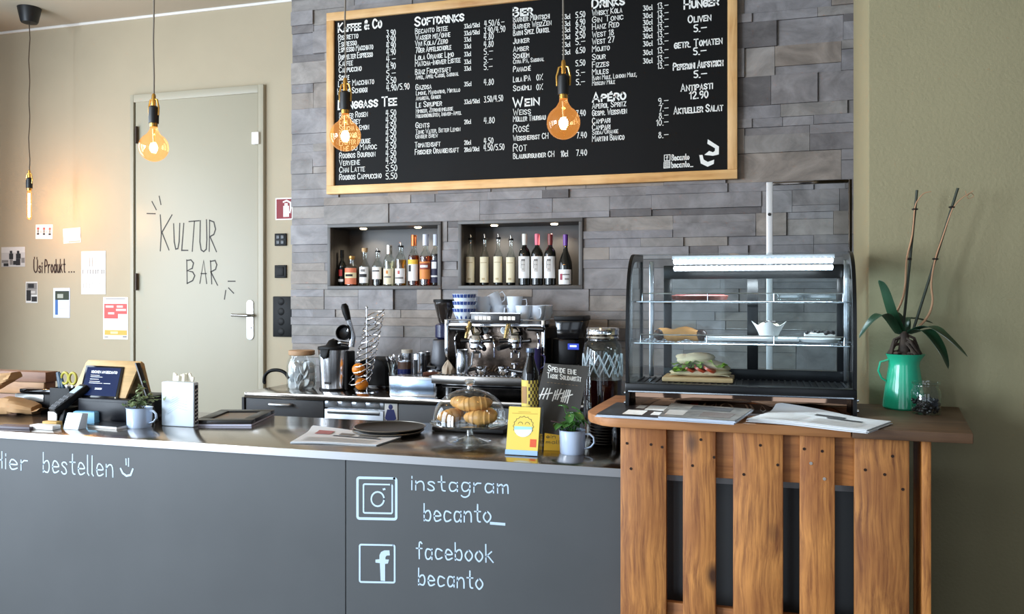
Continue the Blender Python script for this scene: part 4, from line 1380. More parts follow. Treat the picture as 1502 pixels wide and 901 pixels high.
def folded(label, name, cat, corners, z, sheets, cover=None, marks=(), dz=0.0016, group=None, curl=0.0, mm=None):
    """corners: four photo pixels (front-left, front-right, back-right, back-left) on the level z"""
    A_, B_, C_, D_ = [onZ(u, v, z) for u, v in corners]
    cen = (A_ + B_ + C_ + D_) / 4
    th = thing(name, label, cat, (cen.x, cen.y, z), 0, group)
    rnd_ = random.Random(len(label))

    def pt(a, b, k=0):
        p = (A_ * (1 - a) + B_ * a) * (1 - b) + (D_ * (1 - a) + C_ * a) * b
        lift = curl * (max(0.0, b - 0.72) / 0.28) ** 2 * max(0.0, 1 - a * 1.4) + 0.0025 * math.sin(a * 5 + k) * curl * 40
        return p + Vector((0, 0, lift))
    pg = MB()
    for k in range(sheets):
        ox, oy = rnd_.uniform(-.004, .004), rnd_.uniform(-.004, .004)
        rows_ = [[pt(a / 8, b / 8, 0) + Vector((ox, oy, 0.0008 + dz * k + (0.0016 if k else 0) * math.sin(PI * a / 8) * 0.5)) for a in range(9)] for b in range(9)]
        pg.grid(rows_, (0, 0, dz * 0.82))
    pg.build('pages', M_NEWS if cat == 'newspaper' else M_MAGW, th, True, angle=30)
    top = 0.0008 + dz * sheets + 0.0012
    if cover:
        rows_ = [[pt(a / 8, b / 8) + Vector((0, 0, top)) for a in range(9)] for b in range(9)]
        MB().grid(rows_, (0, 0, 0.0004)).build('cover', cover, th, True, angle=30)
    for (a0, a1, b0, b1, m, nm) in marks:
        rows_ = [[pt(a0 + (a1 - a0) * i / 4, b0 + (b1 - b0) * j / 4) + Vector((0, 0, top + 0.0011)) for i in range(5)] for j in range(5)]
        MB().grid(rows_).build(nm, m, th, True)
    return th, pt, top


lines = lambda a0, a1, b0, n, st_: [(a0, a1, b0 + st_ * k, b0 + st_ * k + st_ * 0.42, M_LG, 'print') for k in range(n)]
folded('dark magazine with a black and white cover at the left of the wooden top', 'magazine', 'magazine', ((874, 612), (980, 618), (1000, 600), (905, 594)), ZT, 4, M_MAGD,
       [(0.34, 0.62, 0.1, 0.45, M_PAPER, 'print'), (0.55, 0.95, 0.5, 0.9, M_PAPER, 'print'), (0.72, 0.9, 0.15, 0.4, M_PAPER, 'print'), (0.4, 0.52, 0.6, 0.85, M_LG, 'print')], group='magazines on the wooden top')
folded('magazine with a grey picture cover between the dark magazine and the folded newspaper', 'magazine', 'magazine', ((965, 617), (1078, 624), (1104, 606), (985, 597)), ZT + 0.011, 6, M_MAGG,
       [(0.3, 0.8, 0.62, 0.9, M_DK, 'print'), (0.06, 0.3, 0.15, 0.5, M_LG, 'picture'), (0.5, 0.9, 0.15, 0.5, mat('brown print', (96, 78, 66), 0.6), 'picture')], group='magazines on the wooden top')
th, pt, top = folded('open magazine lying turned away with big title letters, close to the display case', 'magazine', 'magazine', ((948, 606), (1132, 611), (1146, 600), (960, 595)), ZT, 3, M_MAGD,
       [(0.02, 0.2, 0.1, 0.9, M_PAPER, 'picture'), (0.30, 0.37, 0.2, 0.8, mat('title red', (206, 40, 50), 0.5), 'red_mark')], group='magazines on the wooden top')
tl = MB()
st_, wd_ = layout('NEON', False, 0.0)
for q in st_:
    tl.strip([pt(0.92 - x / wd_ * 0.5, 0.85 - y * 0.7) + Vector((0, 0, top + 0.0016)) for x, y in q], 0.006, (0, 0, 1))
tl.build('title_lettering', M_PAPER, th, True, smooth=False)
folded('folded newspaper with a raised corner on the wooden top in front of the display case', 'newspaper', 'newspaper', ((1096, 620), (1272, 636), (1307, 623), (1140, 606)), ZT, 5, None,
       [(0.55, 0.85, 0.55, 0.62, M_DK, 'print'), (0.42, 0.68, 0.68, 0.78, M_DK, 'print')] + lines(0.5, 0.9, 0.12, 5, 0.08) + lines(0.08, 0.42, 0.12, 6, 0.08), dz=0.0022, curl=0.022, group='folded newspapers')
folded('folded newspaper lying at the front of the steel bar worktop', 'newspaper', 'newspaper', ((426, 651), (552, 655), (588, 643), (458, 632)), ZC, 4, None,
       [(0.12, 0.3, 0.6, 0.85, mat('newspaper red print', (170, 110, 110), 0.7), 'picture'), (0.36, 0.9, 0.5, 0.56, M_DK, 'print'), (0.40, 0.55, 0.62, 0.78, M_GR, 'picture'), (0.62, 0.82, 0.62, 0.8, M_GR, 'picture')] + lines(0.1, 0.9, 0.08, 4, 0.08), dz=0.0018, curl=0.014, group='folded newspapers')
# ================================================================== PENDANT LAMPS
M_BRASS = mat('brass', (214, 164, 84), 0.25, 1.0)
M_CORD = mat('grey woven cord', (120, 112, 100), 0.8)
M_CORDB = mat('brown cord', (70, 54, 38), 0.8)
G_AMB = glass('amber bulb glass', (255, 234, 200), 0.05, 0.5, refl=(1.0, 0.9, 0.75), glow=((255, 168, 78), 0.24))
M_FIL = mat('glowing filament', (255, 190, 90), 0.5, emit=70.0, ecol=(255, 206, 130))
M_BLKC = mat('black cast lampholder', (16, 16, 17), 0.45)


def pendant(loc, label, tube=False):
    x, y, zc = loc
    t = thing('pendant_lamp', label, 'pendant lamp', loc, 0, 'pendant lamps over the bar')
    R = 0.0625
    if not tube:
        prof = [(0, -R)] + [(R * math.sin(PI * k / 18), -R * math.cos(PI * k / 18)) for k in range(1, 16)]
        prof += [(0.024, 0.064), (0.0165, 0.078), (0.0155, 0.09)]
        MB().lathe(prof, 32).build('glass_bulb', G_AMB, t)
        f = MB()
        f.tube([((0.007 + 0.009 * math.sin(PI * k / 44)) * math.cos(k * 0.9), (0.007 + 0.009 * math.sin(PI * k / 44)) * math.sin(k * 0.9), -0.024 + 0.0010 * k) for k in range(45)], 0.0026, 5)
        f.build('filament', M_FIL, t)
        MB().cyl((0, 0, 0.02), (0, 0, 0.08), 0.004, 0.007, n=10).build('glass_stem', glass('bulb stem', (255, 236, 200), 0.2, 0.5), t)
        top = 0.088
        pw, pr = 12.0, 0.016
    else:
        prof = [(0, -0.115), (0.009, -0.113), (0.0145, -0.104), (0.0155, -0.09), (0.0155, 0.075), (0.013, 0.088), (0.0125, 0.096)]
        MB().lathe(prof, 24).build('glass_bulb', G_AMB, t)
        f = MB()
        for k in range(3):
            a = k * 2.1
            f.tube([(0.005 * math.cos(a), 0.005 * math.sin(a), -0.095 + 0.028 * j) for j in range(7)], 0.0026, 5)
        f.build('filament', M_FIL, t)
        top = 0.094
        pw, pr = 15.0, 0.012
    MB().lathe([(0, top), (0.0165, top), (0.0165, top + 0.018), (0.0, top + 0.018)], 20).build('bulb_cap', M_BRASS, t)
    MB().lathe([(0, top + 0.016), (0.021, top + 0.016), (0.022, top + 0.05), (0.020, top + 0.084), (0.012, top + 0.092), (0, top + 0.092)], 24).build('lampholder', M_BLKC, t)
    b = MB()
    b.tube([(-0.024, 0, top + 0.05), (-0.026, 0, top + 0.085), (-0.018, 0, top + 0.118), (0, 0, top + 0.125), (0.018, 0, top + 0.118), (0.026, 0, top + 0.085), (0.024, 0, top + 0.05)], 0.004, 8)
    b.lathe([(0, top + 0.09), (0.009, top + 0.09), (0.009, top + 0.135), (0.006, top + 0.145), (0, top + 0.145)], 14)
    b.build('brass_bracket', M_BRASS, t)
    ce = H_CEIL - zc
    pts = [(0.0012 * math.sin(k * 1.7) * (4 if tube else 1), 0.0012 * math.cos(k), top + 0.14 + (ce - top - 0.2) * k / 14) for k in range(15)]
    MB().tube(pts, 0.0034, 6).build('cord', M_CORDB if tube else M_CORD, t)
    MB().lathe([(0, ce - 0.11), (0.012, ce - 0.11), (0.052, ce - 0.106), (0.058, ce - 0.095), (0.078, ce - 0.003), (0.078, ce), (0, ce)], 28).build('ceiling_rose', M_BLKC, t)
    L = bpy.data.lights.new('bulb_light', 'POINT')
    L.energy, L.color, L.shadow_soft_size = pw, (1.0, 0.54, 0.23), pr
    lo = bpy.data.objects.new('bulb_light', L)
    COL.objects.link(lo)
    lo.parent = t
    lo.location = (0, 0, -0.002)
    return t


yl = 3.05
q = onY(826.5, 180, yl)
p1 = pendant((q.x, yl, q.z), 'amber globe pendant lamp hanging right of the wine column on the menu board')
for u, lab in ((506.5, 'amber globe pendant lamp hanging in front of the tea list on the menu board'), (225.5, 'amber globe pendant lamp hanging in front of the beige door')):
    q2 = onY(u, 200, yl)
    dup(p1, (q2.x, yl, q.z), 0, lab)
q = onY(43, 299, 4.72)
pt_ = pendant((q.x, 4.72, q.z), 'slim tube bulb pendant lamp with black ceiling rose at the far left', True)

# ================================================================== BOTTLES IN THE NICHES
G_CLR = glass('clear bottle glass', (240, 244, 242), 0.08, 0.6)
M_WINEG = mat('dark wine bottle glass', (12, 14, 12), 0.08, coat=0.3)
M_CREAM = mat('cream label', (232, 222, 190), 0.7)
M_LBLW = mat('white label', (240, 240, 238), 0.7)
M_SILV = mat('silver pourer', (215, 212, 205), 0.2, 1.0)
M_CORK = mat('pale cork', (206, 170, 124), 0.8)


def liquid(name, c):
    return glass(name, c, 0.03, 0.2)


def label_patch(mb, r, z0, z1, a0=-150, a1=-30, rx=1.0):
    n = 14
    rows_ = []
    for zz in (z0, z1):
        rows_.append([((r + 0.0006) * math.cos(math.radians(a0 + (a1 - a0) * k / n)), (r + 0.0006) * math.sin(math.radians(a0 + (a1 - a0) * k / n)), zz) for k in range(n + 1)])
    return mb.grid(rows_)


def bottle(u, vt, vb, wpx, label, kind='clear', body_top=0.6, neck=0.28, liq=None, level=0.5, lab=None, top=('cork', None), group='', y=None, name='spirit_bottle', cat='bottle', marks=(), z=None, prints=None, turn=0):
    """u, vt: centre and top pixel; stands on the niche floor"""
    y = y if y is not None else YS + 0.075
    z = z if z is not None else NZF
    q = onY(u, vt, y)
    h = q.z - z
    r = wpx * 0.5 * mpp(q)
    t = thing(name, label, cat, (q.x, y, z), math.radians(turn) - math.atan2(-q.x, y) * 0, group)
    rn = r * neck if kind != 'wine' else max(r * 0.36, 0.0125)
    hb, hs = h * body_top, h * (body_top + 0.16 if body_top + 0.16 < 0.8 else 0.8)
    ht = h * 0.9
    prof = [(0, 0.002), (r * 0.86, 0.0), (r, 0.006), (r, hb)]
    if kind == 'burgundy':
        prof = [(0, 0.002), (r * 0.9, 0.0), (r, 0.006), (r, h * 0.38), (r * 0.93, h * 0.46), (r * 0.72, h * 0.56), (rn * 1.25, h * 0.68), (rn, h * 0.74)]
    else:
        prof += [(r * 0.96, hb + (hs - hb) * 0.2), (r * 0.8, hb + (hs - hb) * 0.52), (rn * 1.25, hb + (hs - hb) * 0.86), (rn, hs)]
    prof += [(rn, ht - 0.012), (rn * 1.16, ht - 0.011), (rn * 1.16, ht), (0, ht)]
    dark = kind in ('wine', 'burgundy', 'dark')
    MB().lathe(prof, 22).build('bottle_glass', M_WINEG if dark else G_CLR, t)
    if liq and not dark:
        L = [(0, 0.004), (r * 0.84, 0.003)]
        lh = h * level
        for (rr_, zz) in prof[2:]:
            if zz < lh:
                L.append((rr_ * 0.95, zz + 0.001))
        L.append((L[-1][0], max(lh, L[-1][1] + 0.001)))
        L.append((0, L[-1][1]))
        MB().lathe(L, 20).build('liquid', liq, t)
    if lab:
        m, z0, z1 = lab
        lb = label_patch(MB(), r, h * z0, h * z1, -158, -22).build('label', m, t)
        for k, (mm, a0, a1, b0, b1, nm) in enumerate(marks):
            label_patch(MB(), r + 0.0005 * (1 + k * 0.3), h * (z0 + (z1 - z0) * b0), h * (z0 + (z1 - z0) * b1), -158 + 136 * a0, -158 + 136 * a1).build(nm, mm, lb)
    ty, tm = top
    if ty == 'cork':
        MB().lathe([(0, ht - 0.004), (rn * 1.0, ht - 0.004), (rn * 1.25, ht + 0.004), (rn * 1.25, h), (0, h)], 16).build('cork_stopper', tm or M_CORK, t)
    elif ty == 'cap':
        MB().lathe([(rn * 1.05, ht - h * 0.12), (rn * 1.22, ht - h * 0.115), (rn * 1.22, h), (0, h)], 18).build('screw_cap', tm, t)
    elif ty == 'foil':
        MB().lathe([(rn * 1.04, h * 0.78), (rn * 1.09, h * 0.782), (rn * 1.2, ht - 0.01), (rn * 1.22, h * 0.99), (rn * 1.0, h), (0, h)], 18).build('foil_capsule', tm, t)
    elif ty == 'pourer':
        MB().lathe([(0, ht - 0.002), (rn * 1.25, ht - 0.002), (rn * 1.2, ht + h * 0.03), (0, ht + h * 0.03)], 16).build('pourer_collar', M_BLACK, t)
        MB().tube([(0, 0, ht + h * 0.02), (0, 0, ht + h * 0.06), (-0.003, 0, h)], [0.005, 0.0042, 0.003], 10).build('pourer_spout', M_SILV, t)
    return t


L1 = [(M_DK, 0.2, 0.8, 0.62, 0.72, 'label_print'), (M_DK, 0.3, 0.7, 0.42, 0.5, 'label_print'), (M_GR, 0.25, 0.75, 0.2, 0.26, 'label_print')]
GS = 'spirit bottles in the left niche'
M_SALM = mat('salmon label', (222, 128, 92), 0.6)
A_AMB = liquid('amber spirit', (214, 130, 40))
A_GLD = liquid('golden spirit', (226, 184, 84))
A_DRK = liquid('dark herbal spirit', (70, 40, 16))
A_RED = liquid('deep red spirit', (110, 22, 24))
A_PAL = liquid('pale spirit', (236, 232, 216))
bottle(502, 367, 418, 12, 'dark bottle with a red round label, first from the left in the spirits niche', 'dark', 0.55, 0.4, None, 0, (M_BLACK, 0.08, 0.52), ('cap', M_BLACK), GS, marks=[(mat('label red', (186, 46, 42), 0.6), 0.3, 0.7, 0.45, 0.85, 'red_disc'), (M_LBLW, 0.2, 0.8, 0.1, 0.25, 'label_print')])
bottle(516, 376, 417, 20, 'squat bottle with a salmon and cream label and a gold stopper', 'clear', 0.6, 0.35, A_AMB, 0.55, (M_SALM, 0.06, 0.6), ('cork', mat('gold stopper', (214, 160, 90), 0.3, 0.8)), GS, y=YS + 0.06, marks=[(mat('cream band', (240, 222, 176), 0.6), 0.0, 1, 0.38, 0.72, 'cream_band'), (M_DK, 0.25, 0.75, 0.48, 0.62, 'label_print')])
bottle(535, 364, 418, 15, 'clear bottle with a cork and a white label of bold black lettering', 'clear', 0.5, 0.45, A_PAL, 0.5, (M_LBLW, 0.08, 0.50), ('cork', None), GS, y=YS + 0.055, marks=[(M_DK, 0.15, 0.85, 0.36, 0.56, 'label_print'), (M_GR, 0.3, 0.7, 0.7, 0.85, 'label_print')])
bottle(554, 364, 417, 16, 'clear bottle with a black pourer, a narrow white label and dark liquid', 'clear', 0.52, 0.4, A_DRK, 0.48, (M_LBLW, 0.18, 0.5), ('pourer', None), GS, y=YS + 0.085, marks=L1[:1])
bottle(571, 360, 418, 16.5, 'straight clear bottle with a silver cap and a cream label', 'clear', 0.62, 0.42, A_PAL, 0.6, (M_CREAM, 0.04, 0.42), ('cap', M_SILV), GS, y=YS + 0.055, marks=[(mat('seal orange', (206, 130, 60), 0.6), 0.42, 0.58, 0.68, 0.88, 'seal'), (M_GR, 0.2, 0.8, 0.42, 0.52, 'label_print')])
bottle(588, 356, 417, 16.5, 'straight bottle of golden liquid with a black pourer and a white label', 'clear', 0.6, 0.42, A_GLD, 0.6, (M_LBLW, 0.06, 0.40), ('pourer', None), GS, y=YS + 0.065, marks=[(mat('seal red', (190, 90, 80), 0.6), 0.42, 0.58, 0.62, 0.85, 'seal'), (M_GR, 0.15, 0.85, 0.3, 0.42, 'label_print')])
bottle(607, 345, 417, 16.5, 'tall bottle with a copper cap and a white label under a yellow band', 'clear', 0.55, 0.42, A_AMB, 0.6, (M_LBLW, 0.1, 0.46), ('cap', mat('copper cap', (176, 96, 50), 0.3, 0.7)), GS, y=YS + 0.08, marks=[(mat('label yellow', (246, 200, 70), 0.6), 0, 1, 0.9, 1.15, 'yellow_band'), (M_DK, 0.2, 0.45, 0.5, 0.85, 'label_print')])
bottle(624.5, 344, 418, 17.5, 'tall bottle of amber liquid with a pale cap and an orange label', 'clear', 0.55, 0.42, A_AMB, 0.58, (mat('label orange', (224, 140, 70), 0.6), 0.13, 0.47), ('cap', mat('pale blue cap', (206, 212, 226), 0.4)), GS, y=YS + 0.07, marks=[(mat('band brown', (150, 70, 50), 0.6), 0, 1, 0.55, 0.9, 'brown_band'), (M_LBLW, 0.2, 0.8, 0.66, 0.8, 'label_print')])
bottle(639, 344, 418, 15, 'tall dark red bottle with a pale cap at the right end of the spirits niche', 'clear', 0.58, 0.42, A_RED, 0.62, (mat('label navy', (38, 40, 66), 0.6), 0.06, 0.5), ('cap', mat('pale blue cap', (206, 212, 226), 0.4)), GS, y=YS + 0.09, marks=[(M_LBLW, 0.28, 0.72, 0.62, 0.92, 'white_disc'), (M_LBLW, 0.2, 0.8, 0.25, 0.32, 'label_print')])
GW = 'wine bottles in the right niche'
order = ('first', 'second', 'third', 'fourth')
for k, (u, vt) in enumerate(((690.5, 344), (711, 344), (731, 343), (749.5, 345))):
    bottle(u, vt, 416, 14, 'bottle with tall cream label and silver pourer, %s from the left in the wine niche' % order[k], 'clear', 0.54, 0.42, A_DRK, 0.56, (M_CREAM, 0.06, 0.56), ('pourer', None), GW, y=YS + 0.07 + 0.008 * (k % 2), name='wine_bottle',
           marks=[(mat('label seal tan', (190, 172, 130), 0.6), 0.36, 0.64, 0.1, 0.18, 'label_print'), (mat('label seal tan', (190, 172, 130), 0.6), 0.2, 0.8, 0.76, 0.79, 'label_print')])
for u, m, lab in ((769.5, mat('white capsule', (232, 234, 224), 0.4), 'white'), (788, mat('pink capsule', (226, 110, 130), 0.4), 'pink'), (807, mat('red brown capsule', (128, 52, 46), 0.4), 'red-brown')):
    b_ = bottle(u, 343, 416, 17.5, 'dark wine bottle with a %s capsule and a head sketched on its white label' % lab, 'wine', 0.6, 0.36, None, 0, (M_LBLW, 0.14, 0.56), ('foil', m), GW, y=YS + 0.065, name='wine_bottle',
                marks=[(M_LG, 0.36, 0.64, 0.3, 0.8, 'face_sketch'), (M_GR, 0.36, 0.64, 0.78, 0.88, 'hair_sketch'), (M_GR, 0.40, 0.48, 0.60, 0.64, 'eye_sketch'), (M_GR, 0.53, 0.61, 0.60, 0.64, 'eye_sketch'), (M_GR, 0.44, 0.56, 0.4, 0.43, 'mouth_sketch'), (M_GR, 0.32, 0.36, 0.45, 0.8, 'hair_sketch')])
bottle(829.5, 344, 416, 20, 'round-shouldered dark wine bottle with a purple capsule at the right end', 'burgundy', 0.4, 0.3, None, 0, (M_LBLW, 0.02, 0.31), ('foil', mat('purple capsule', (96, 46, 140), 0.35)), GW, y=YS + 0.065, name='wine_bottle',
       marks=[(mat('figure crimson', (150, 40, 66), 0.6), 0.22, 0.4, 0.3, 0.72, 'red_figure'), (M_GR, 0.4, 0.85, 0.62, 0.7, 'label_print'), (M_MID, 0.55, 0.8, 0.3, 0.42, 'label_print')])

# ================================================================== ON THE BAR
def base(u, v, z=ZC):
    return onZ(u, v, z)


M_ENAM = mat('white enamel', (208, 225, 250), 0.15, coat=0.5)
M_SOIL = mat('dark soil', (44, 34, 26), 0.9)


def mug(loc, r, h, label, hang=0.0):
    t = thing('enamel_mug', label, 'mug', loc, 0, 'enamel mugs with plants')
    MB().lathe([(0, 0.001), (r * .90, 0), (r * .95, 0.004), (r, h * .96), (r * 1.04, h * .985), (r * 1.04, h), (r * .97, h), (r * .95, h * .9), (r * .9, 0.006), (0, 0.006)], 40).build('mug_body', M_ENAM, t)
    MB().tube([(r * .98, 0, h * .84), (r * 1.35, -.002, h * .86), (r * 1.66, -.004, h * .72), (r * 1.7, -.004, h * .5), (r * 1.45, -.003, h * .32), (r * .97, 0, h * .22)], r * 0.1, 10, flat=0.7).build('mug_handle', M_ENAM, t)
    return t


def pot_plant(loc, label, leaves, m, r, name='potted_plant', soil_r=0.035):
    t = thing(name, label, 'plant', loc, 0, 'plants in enamel mugs')
    MB().lathe([(0, 0.004), (soil_r, 0.0), (soil_r, -0.012), (0, -0.012)], 24).build('soil', M_SOIL, t)
    return t


# left mug and ivy
p = base(204.5, 626.5)
mug((p.x, p.y, ZC), 0.052, 0.083, 'white enamel mug holding a small ivy beside the napkin holder')
iv = pot_plant((p.x, p.y, ZC + 0.076), 'small variegated ivy growing in the left enamel mug', 0, None, 0)
rnd = random.Random(3)
M_IVY = mat('ivy leaf', (112, 128, 84), 0.55, var=0.5, vscale=30)
M_IVYS = mat('ivy stem', (96, 92, 60), 0.7)
tips = [(-0.03, -0.02, 0.03), (-0.01, 0.0, 0.09), (0.02, -0.01, 0.07), (0.05, -0.02, 0.05), (0.085, -0.01, 0.035), (0.11, 0.0, 0.045), (-0.045, 0.0, 0.02), (0.02, -0.045, 0.025), (0.04, 0.03, 0.06), (0.015, 0.0, 0.105), (0.065, -.03, 0.02), (0, -.05, .02), (-.03, .02, .05), (0.035, -.03, .045), (-0.05, -.03, .012)]
sm, li = MB(), 0
for tx in tips:
    a = Vector((rnd.uniform(-.015, .015), rnd.uniform(-.015, .015), 0))
    b_ = Vector(tx)
    mid = (a + b_) / 2 + Vector((0, 0, 0.02))
    sm.tube([a, mid, b_], 0.0012, 5)
    lv = MB()
    for k in range(5):
        c = a.lerp(mid, 0.5 + k * .1) if k < 2 else mid.lerp(b_, (k - 1) / 3.0)
        c = c + Vector((rnd.uniform(-.012, .012), rnd.uniform(-.012, .012), rnd.uniform(-.006, .01)))
        R = Matrix.Rotation(rnd.uniform(0, 6.3), 3, 'Z') @ Matrix.Rotation(rnd.uniform(-.3, 1.1), 3, 'X')
        s_ = rnd.uniform(0.008, 0.013)
        pts = [(0, -1), (.7, -.6), (1, 0), (.45, .25), (.25, 1), (0, 1.25), (-.25, 1), (-.45, .25), (-1, 0), (-.7, -.6)]
        vs = [R @ Vector((x * s_, y * s_, 0.25 * s_ * abs(x))) + c for x, y in pts]
        lv.prism(vs, R @ Vector((0, 0, 0.0006)))
    lv.build('ivy_spray', M_IVY, iv)
sm.build('ivy_stems', M_IVYS, iv)

# right mug and round-leaved plant
p = base(839.5, 665)
mug((p.x, p.y, ZC), 0.0465, 0.083, 'white enamel mug holding a glossy round-leaved plant by the pallet')
pl = pot_plant((p.x, p.y, ZC + 0.076), 'glossy round-leaved green plant growing in the right enamel mug', 0, None, 0)
M_PEP = mat('glossy green leaf', (70, 118, 56), 0.22, var=0.25, vscale=18)
rnd = random.Random(9)
for k in range(24):
    a = k * 2.4
    rr_ = 0.012 + 0.05 * rnd.random()
    zz = 0.022 + 0.085 * rnd.random() * (1.15 - rr_ / 0.07)
    c = Vector((rr_ * math.cos(a) - 0.006, rr_ * math.sin(a) * 0.8, zz))
    R = Matrix.Rotation(a - PI / 2, 3, 'Z') @ Matrix.Rotation(rnd.uniform(-0.9, 0.25), 3, 'X')
    s_ = rnd.uniform(0.016, 0.022)
    rows_ = []
    for i in range(7):
        t_ = -1 + 2 * i / 6
        w_ = math.sqrt(max(0.0, 1 - t_ * t_)) * (0.8 - 0.12 * t_) + 0.04
        rows_.append([R @ Vector((w_ * s_ * j, t_ * s_ * 1.15, -0.3 * s_ * t_ * t_ + 0.18 * s_ * j * j)) + c for j in (-1, -.5, 0, .5, 1)])
    lf = MB().grid(rows_, R @ Vector((0, 0, -0.0012)))
    lf.tube([(0.2 * c.x, 0.2 * c.y, 0), c * 0.6, c], 0.0014, 5)
    lf.build('leaf', M_PEP, pl)
lf = leaf(MB(), [(-0.03, -0.02, 0.03), (-0.05, -0.03, 0.035), (-0.07, -0.035, 0.04)], 0.007)
lf.build('leaf', mat('dry purple leaf', (92, 60, 70), 0.5), pl)

# napkin holder with sugar sticks
p = base(260, 626)
s_ = mpp(p)
nw, nh, ndp = 0.162, 0.188, 0.035
nh_ = thing('napkin_holder', 'white napkin dispenser with paper sticks on top, right of the small ivy', 'napkin holder', (p.x, p.y + ndp / 2, ZC), 0.0)
M_NAP = mat('white plastic', (228, 240, 250), 0.4)
b_ = MB().bb(-nw / 2, nw / 2, -ndp / 2, ndp / 2, 0.0, nh).build('holder_body', M_NAP, nh_, bevel=0.006)
MB().bb(nw / 2, nw / 2 + 0.0012, -ndp / 2 + 0.008, ndp / 2 - 0.008, 0.012, nh - 0.012).build('side_panel', mat('black printed side', (30, 30, 34), 0.4), nh_)
sp = MB()
for k in range(9):
    zz = 0.02 + k * (nh - 0.04) / 9
    sp.bb(nw / 2 + 0.0011, nw / 2 + 0.002, -ndp / 2 + 0.010, -ndp / 2 + 0.016, zz, zz + 0.006)
    sp.bb(nw / 2 + 0.0011, nw / 2 + 0.002, -ndp / 2 + 0.019, -ndp / 2 + 0.025, zz + .004, zz + 0.010)
sp.build('side_print', M_PAPER, nh_)
sp = MB()
for k in range(7):
    sp.tube([(-0.05 + 0.004 * k, -ndp / 2 - 0.0003, 0.05 + 0.012 * k), (0.0 + 0.004 * k, -ndp / 2 - 0.0003, 0.08 + 0.011 * k), (0.05, -ndp / 2 - 0.0003, 0.07 + 0.012 * k)], 0.0007, 4)
sp.build('faint_drawing', mat('faint blue print', (188, 216, 228), 0.6), nh_)
rnd = random.Random(2)
for k, (dx, lean, hh) in enumerate(((-0.034, 0.05, 0.034), (-0.026, -0.1, 0.03), (-0.004, 0.2, 0.024), (0.024, 0.05, 0.032), (0.03, -0.1, 0.034), (0.052, -0.45, 0.036), (0.006, 0.1, 0.028), (0.066, 0.2, 0.02))):
    o = MB().box((0, 0, hh / 2), (0.012, 0.005, hh), Matrix.Rotation(lean, 3, 'Y')).xform(Matrix.Translation((p.x + dx, p.y + ndp / 2 + rnd.uniform(-.008, .008), ZC + nh + 0.003))).build('sugar_stick', mat('cream paper stick', (226, 218, 196), 0.7), bevel=0.001)
    tag(o, 'cream paper sugar stick standing on top of the white napkin dispenser', 'sugar stick', 'sugar sticks on the napkin dispenser')

# black framed tray / menu folder
A_, B_, C_, D_ = [onZ(u, v, ZC) for u, v in ((296, 624), (322, 625.5), (364, 611), (318, 604))]
fo = thing('menu_folder', 'flat black folder with a grey window lying right of the napkin dispenser', 'folder', ((A_.x + C_.x) / 2, (A_.y + C_.y) / 2, ZC))
a0 = math.atan2(C_.y - B_.y, C_.x - B_.x)
M_FOL = mat('black leather', (20, 18, 18), 0.35)
cz = Vector(((A_.x + C_.x) / 2, (A_.y + C_.y) / 2, ZC))
RZ = Matrix.Translation(cz + Vector((0.03, 0.03, 0))) @ Matrix.Rotation(0.28, 4, 'Z')
fm = MB()
fw_, fh_ = 0.125, 0.165
fm.bb(-fw_, fw_, -fh_, -fh_ + .05, 0.007, 0.024).bb(-fw_, fw_, fh_ - .05, fh_, 0.007, 0.024).bb(-fw_, -fw_ + .05, -fh_ + .05, fh_ - .05, 0.007, 0.024).bb(fw_ - .05, fw_, -fh_ + .05, fh_ - .05, 0.007, 0.024)
fm.xform(RZ).build('folder_frame', M_FOL, fo, True, bevel=0.002)
MB().bb(-fw_ + .05, fw_ - .05, -fh_ + .05, fh_ - .05, 0.007, 0.016).xform(RZ).build('grey_window', mat('grey card', (150, 142, 132), 0.6), fo, True)
MB().bb(-fw_ - .004, fw_, -fh_ - .006, fh_, 0.0005, 0.0065).xform(RZ).build('white_paper', mat('lilac paper', (214, 214, 234), 0.7), fo, True)

# black drawer box with tablet on a wedge stand
bp = base(150, 621)
yb0 = bp.y
x0, x1 = onY(114, 600, yb0).x, onY(188, 600, yb0).x
ztb = onY(150, 585.5, yb0).z
db = thing('till_box', 'flat black till box under the tablet stand behind the left mug', 'box', ((x0 + x1) / 2, yb0 + 0.14, ZC))
MB().bb(x0, x1, yb0, yb0 + 0.28, ZC, ztb).build('box_body', mat('dark blue black metal', (13, 15, 22), 0.4, spec=0.25), db, True, bevel=0.005)
MB().bb(x0 + 0.01, x1 - 0.01, yb0 - 0.003, yb0, ZC + 0.012, ztb - 0.012).build('drawer_front', mat('dark blue black metal', (13, 15, 22), 0.4, spec=0.25), db, True, bevel=0.002)
ys = yb0 + 0.045
ts = thing('tablet_stand', 'light wood wedge stand carrying the tablet on the till box', 'stand', ((x0 + x1) / 2, ys, ztb + 0.0005))
M_PLY = mat('light plywood', (206, 172, 122), 0.55, var=0.15, vscale=10, stretch=(1, 1, 6))
xw0, xw1 = onY(117, 540, ys + 0.05).x, onY(196, 540, ys + 0.05).x
zt2 = onY(160, 529, ys + 0.09).z
z0_ = ztb + 0.0005
prof = [(ys, z0_), (ys + 0.085, zt2 - 0.012), (ys + 0.10, zt2), (ys + 0.118, zt2 - 0.012), (ys + 0.165, z0_), (ys + 0.15, z0_), (ys + 0.106, zt2 - 0.03), (ys + 0.09, zt2 - 0.03), (ys + 0.012, z0_)]
MB().prism([(xw0, y, z) for y, z in prof], (xw1 - xw0, 0, 0)).build('bent_wood', M_PLY, ts, True, bevel=0.002)
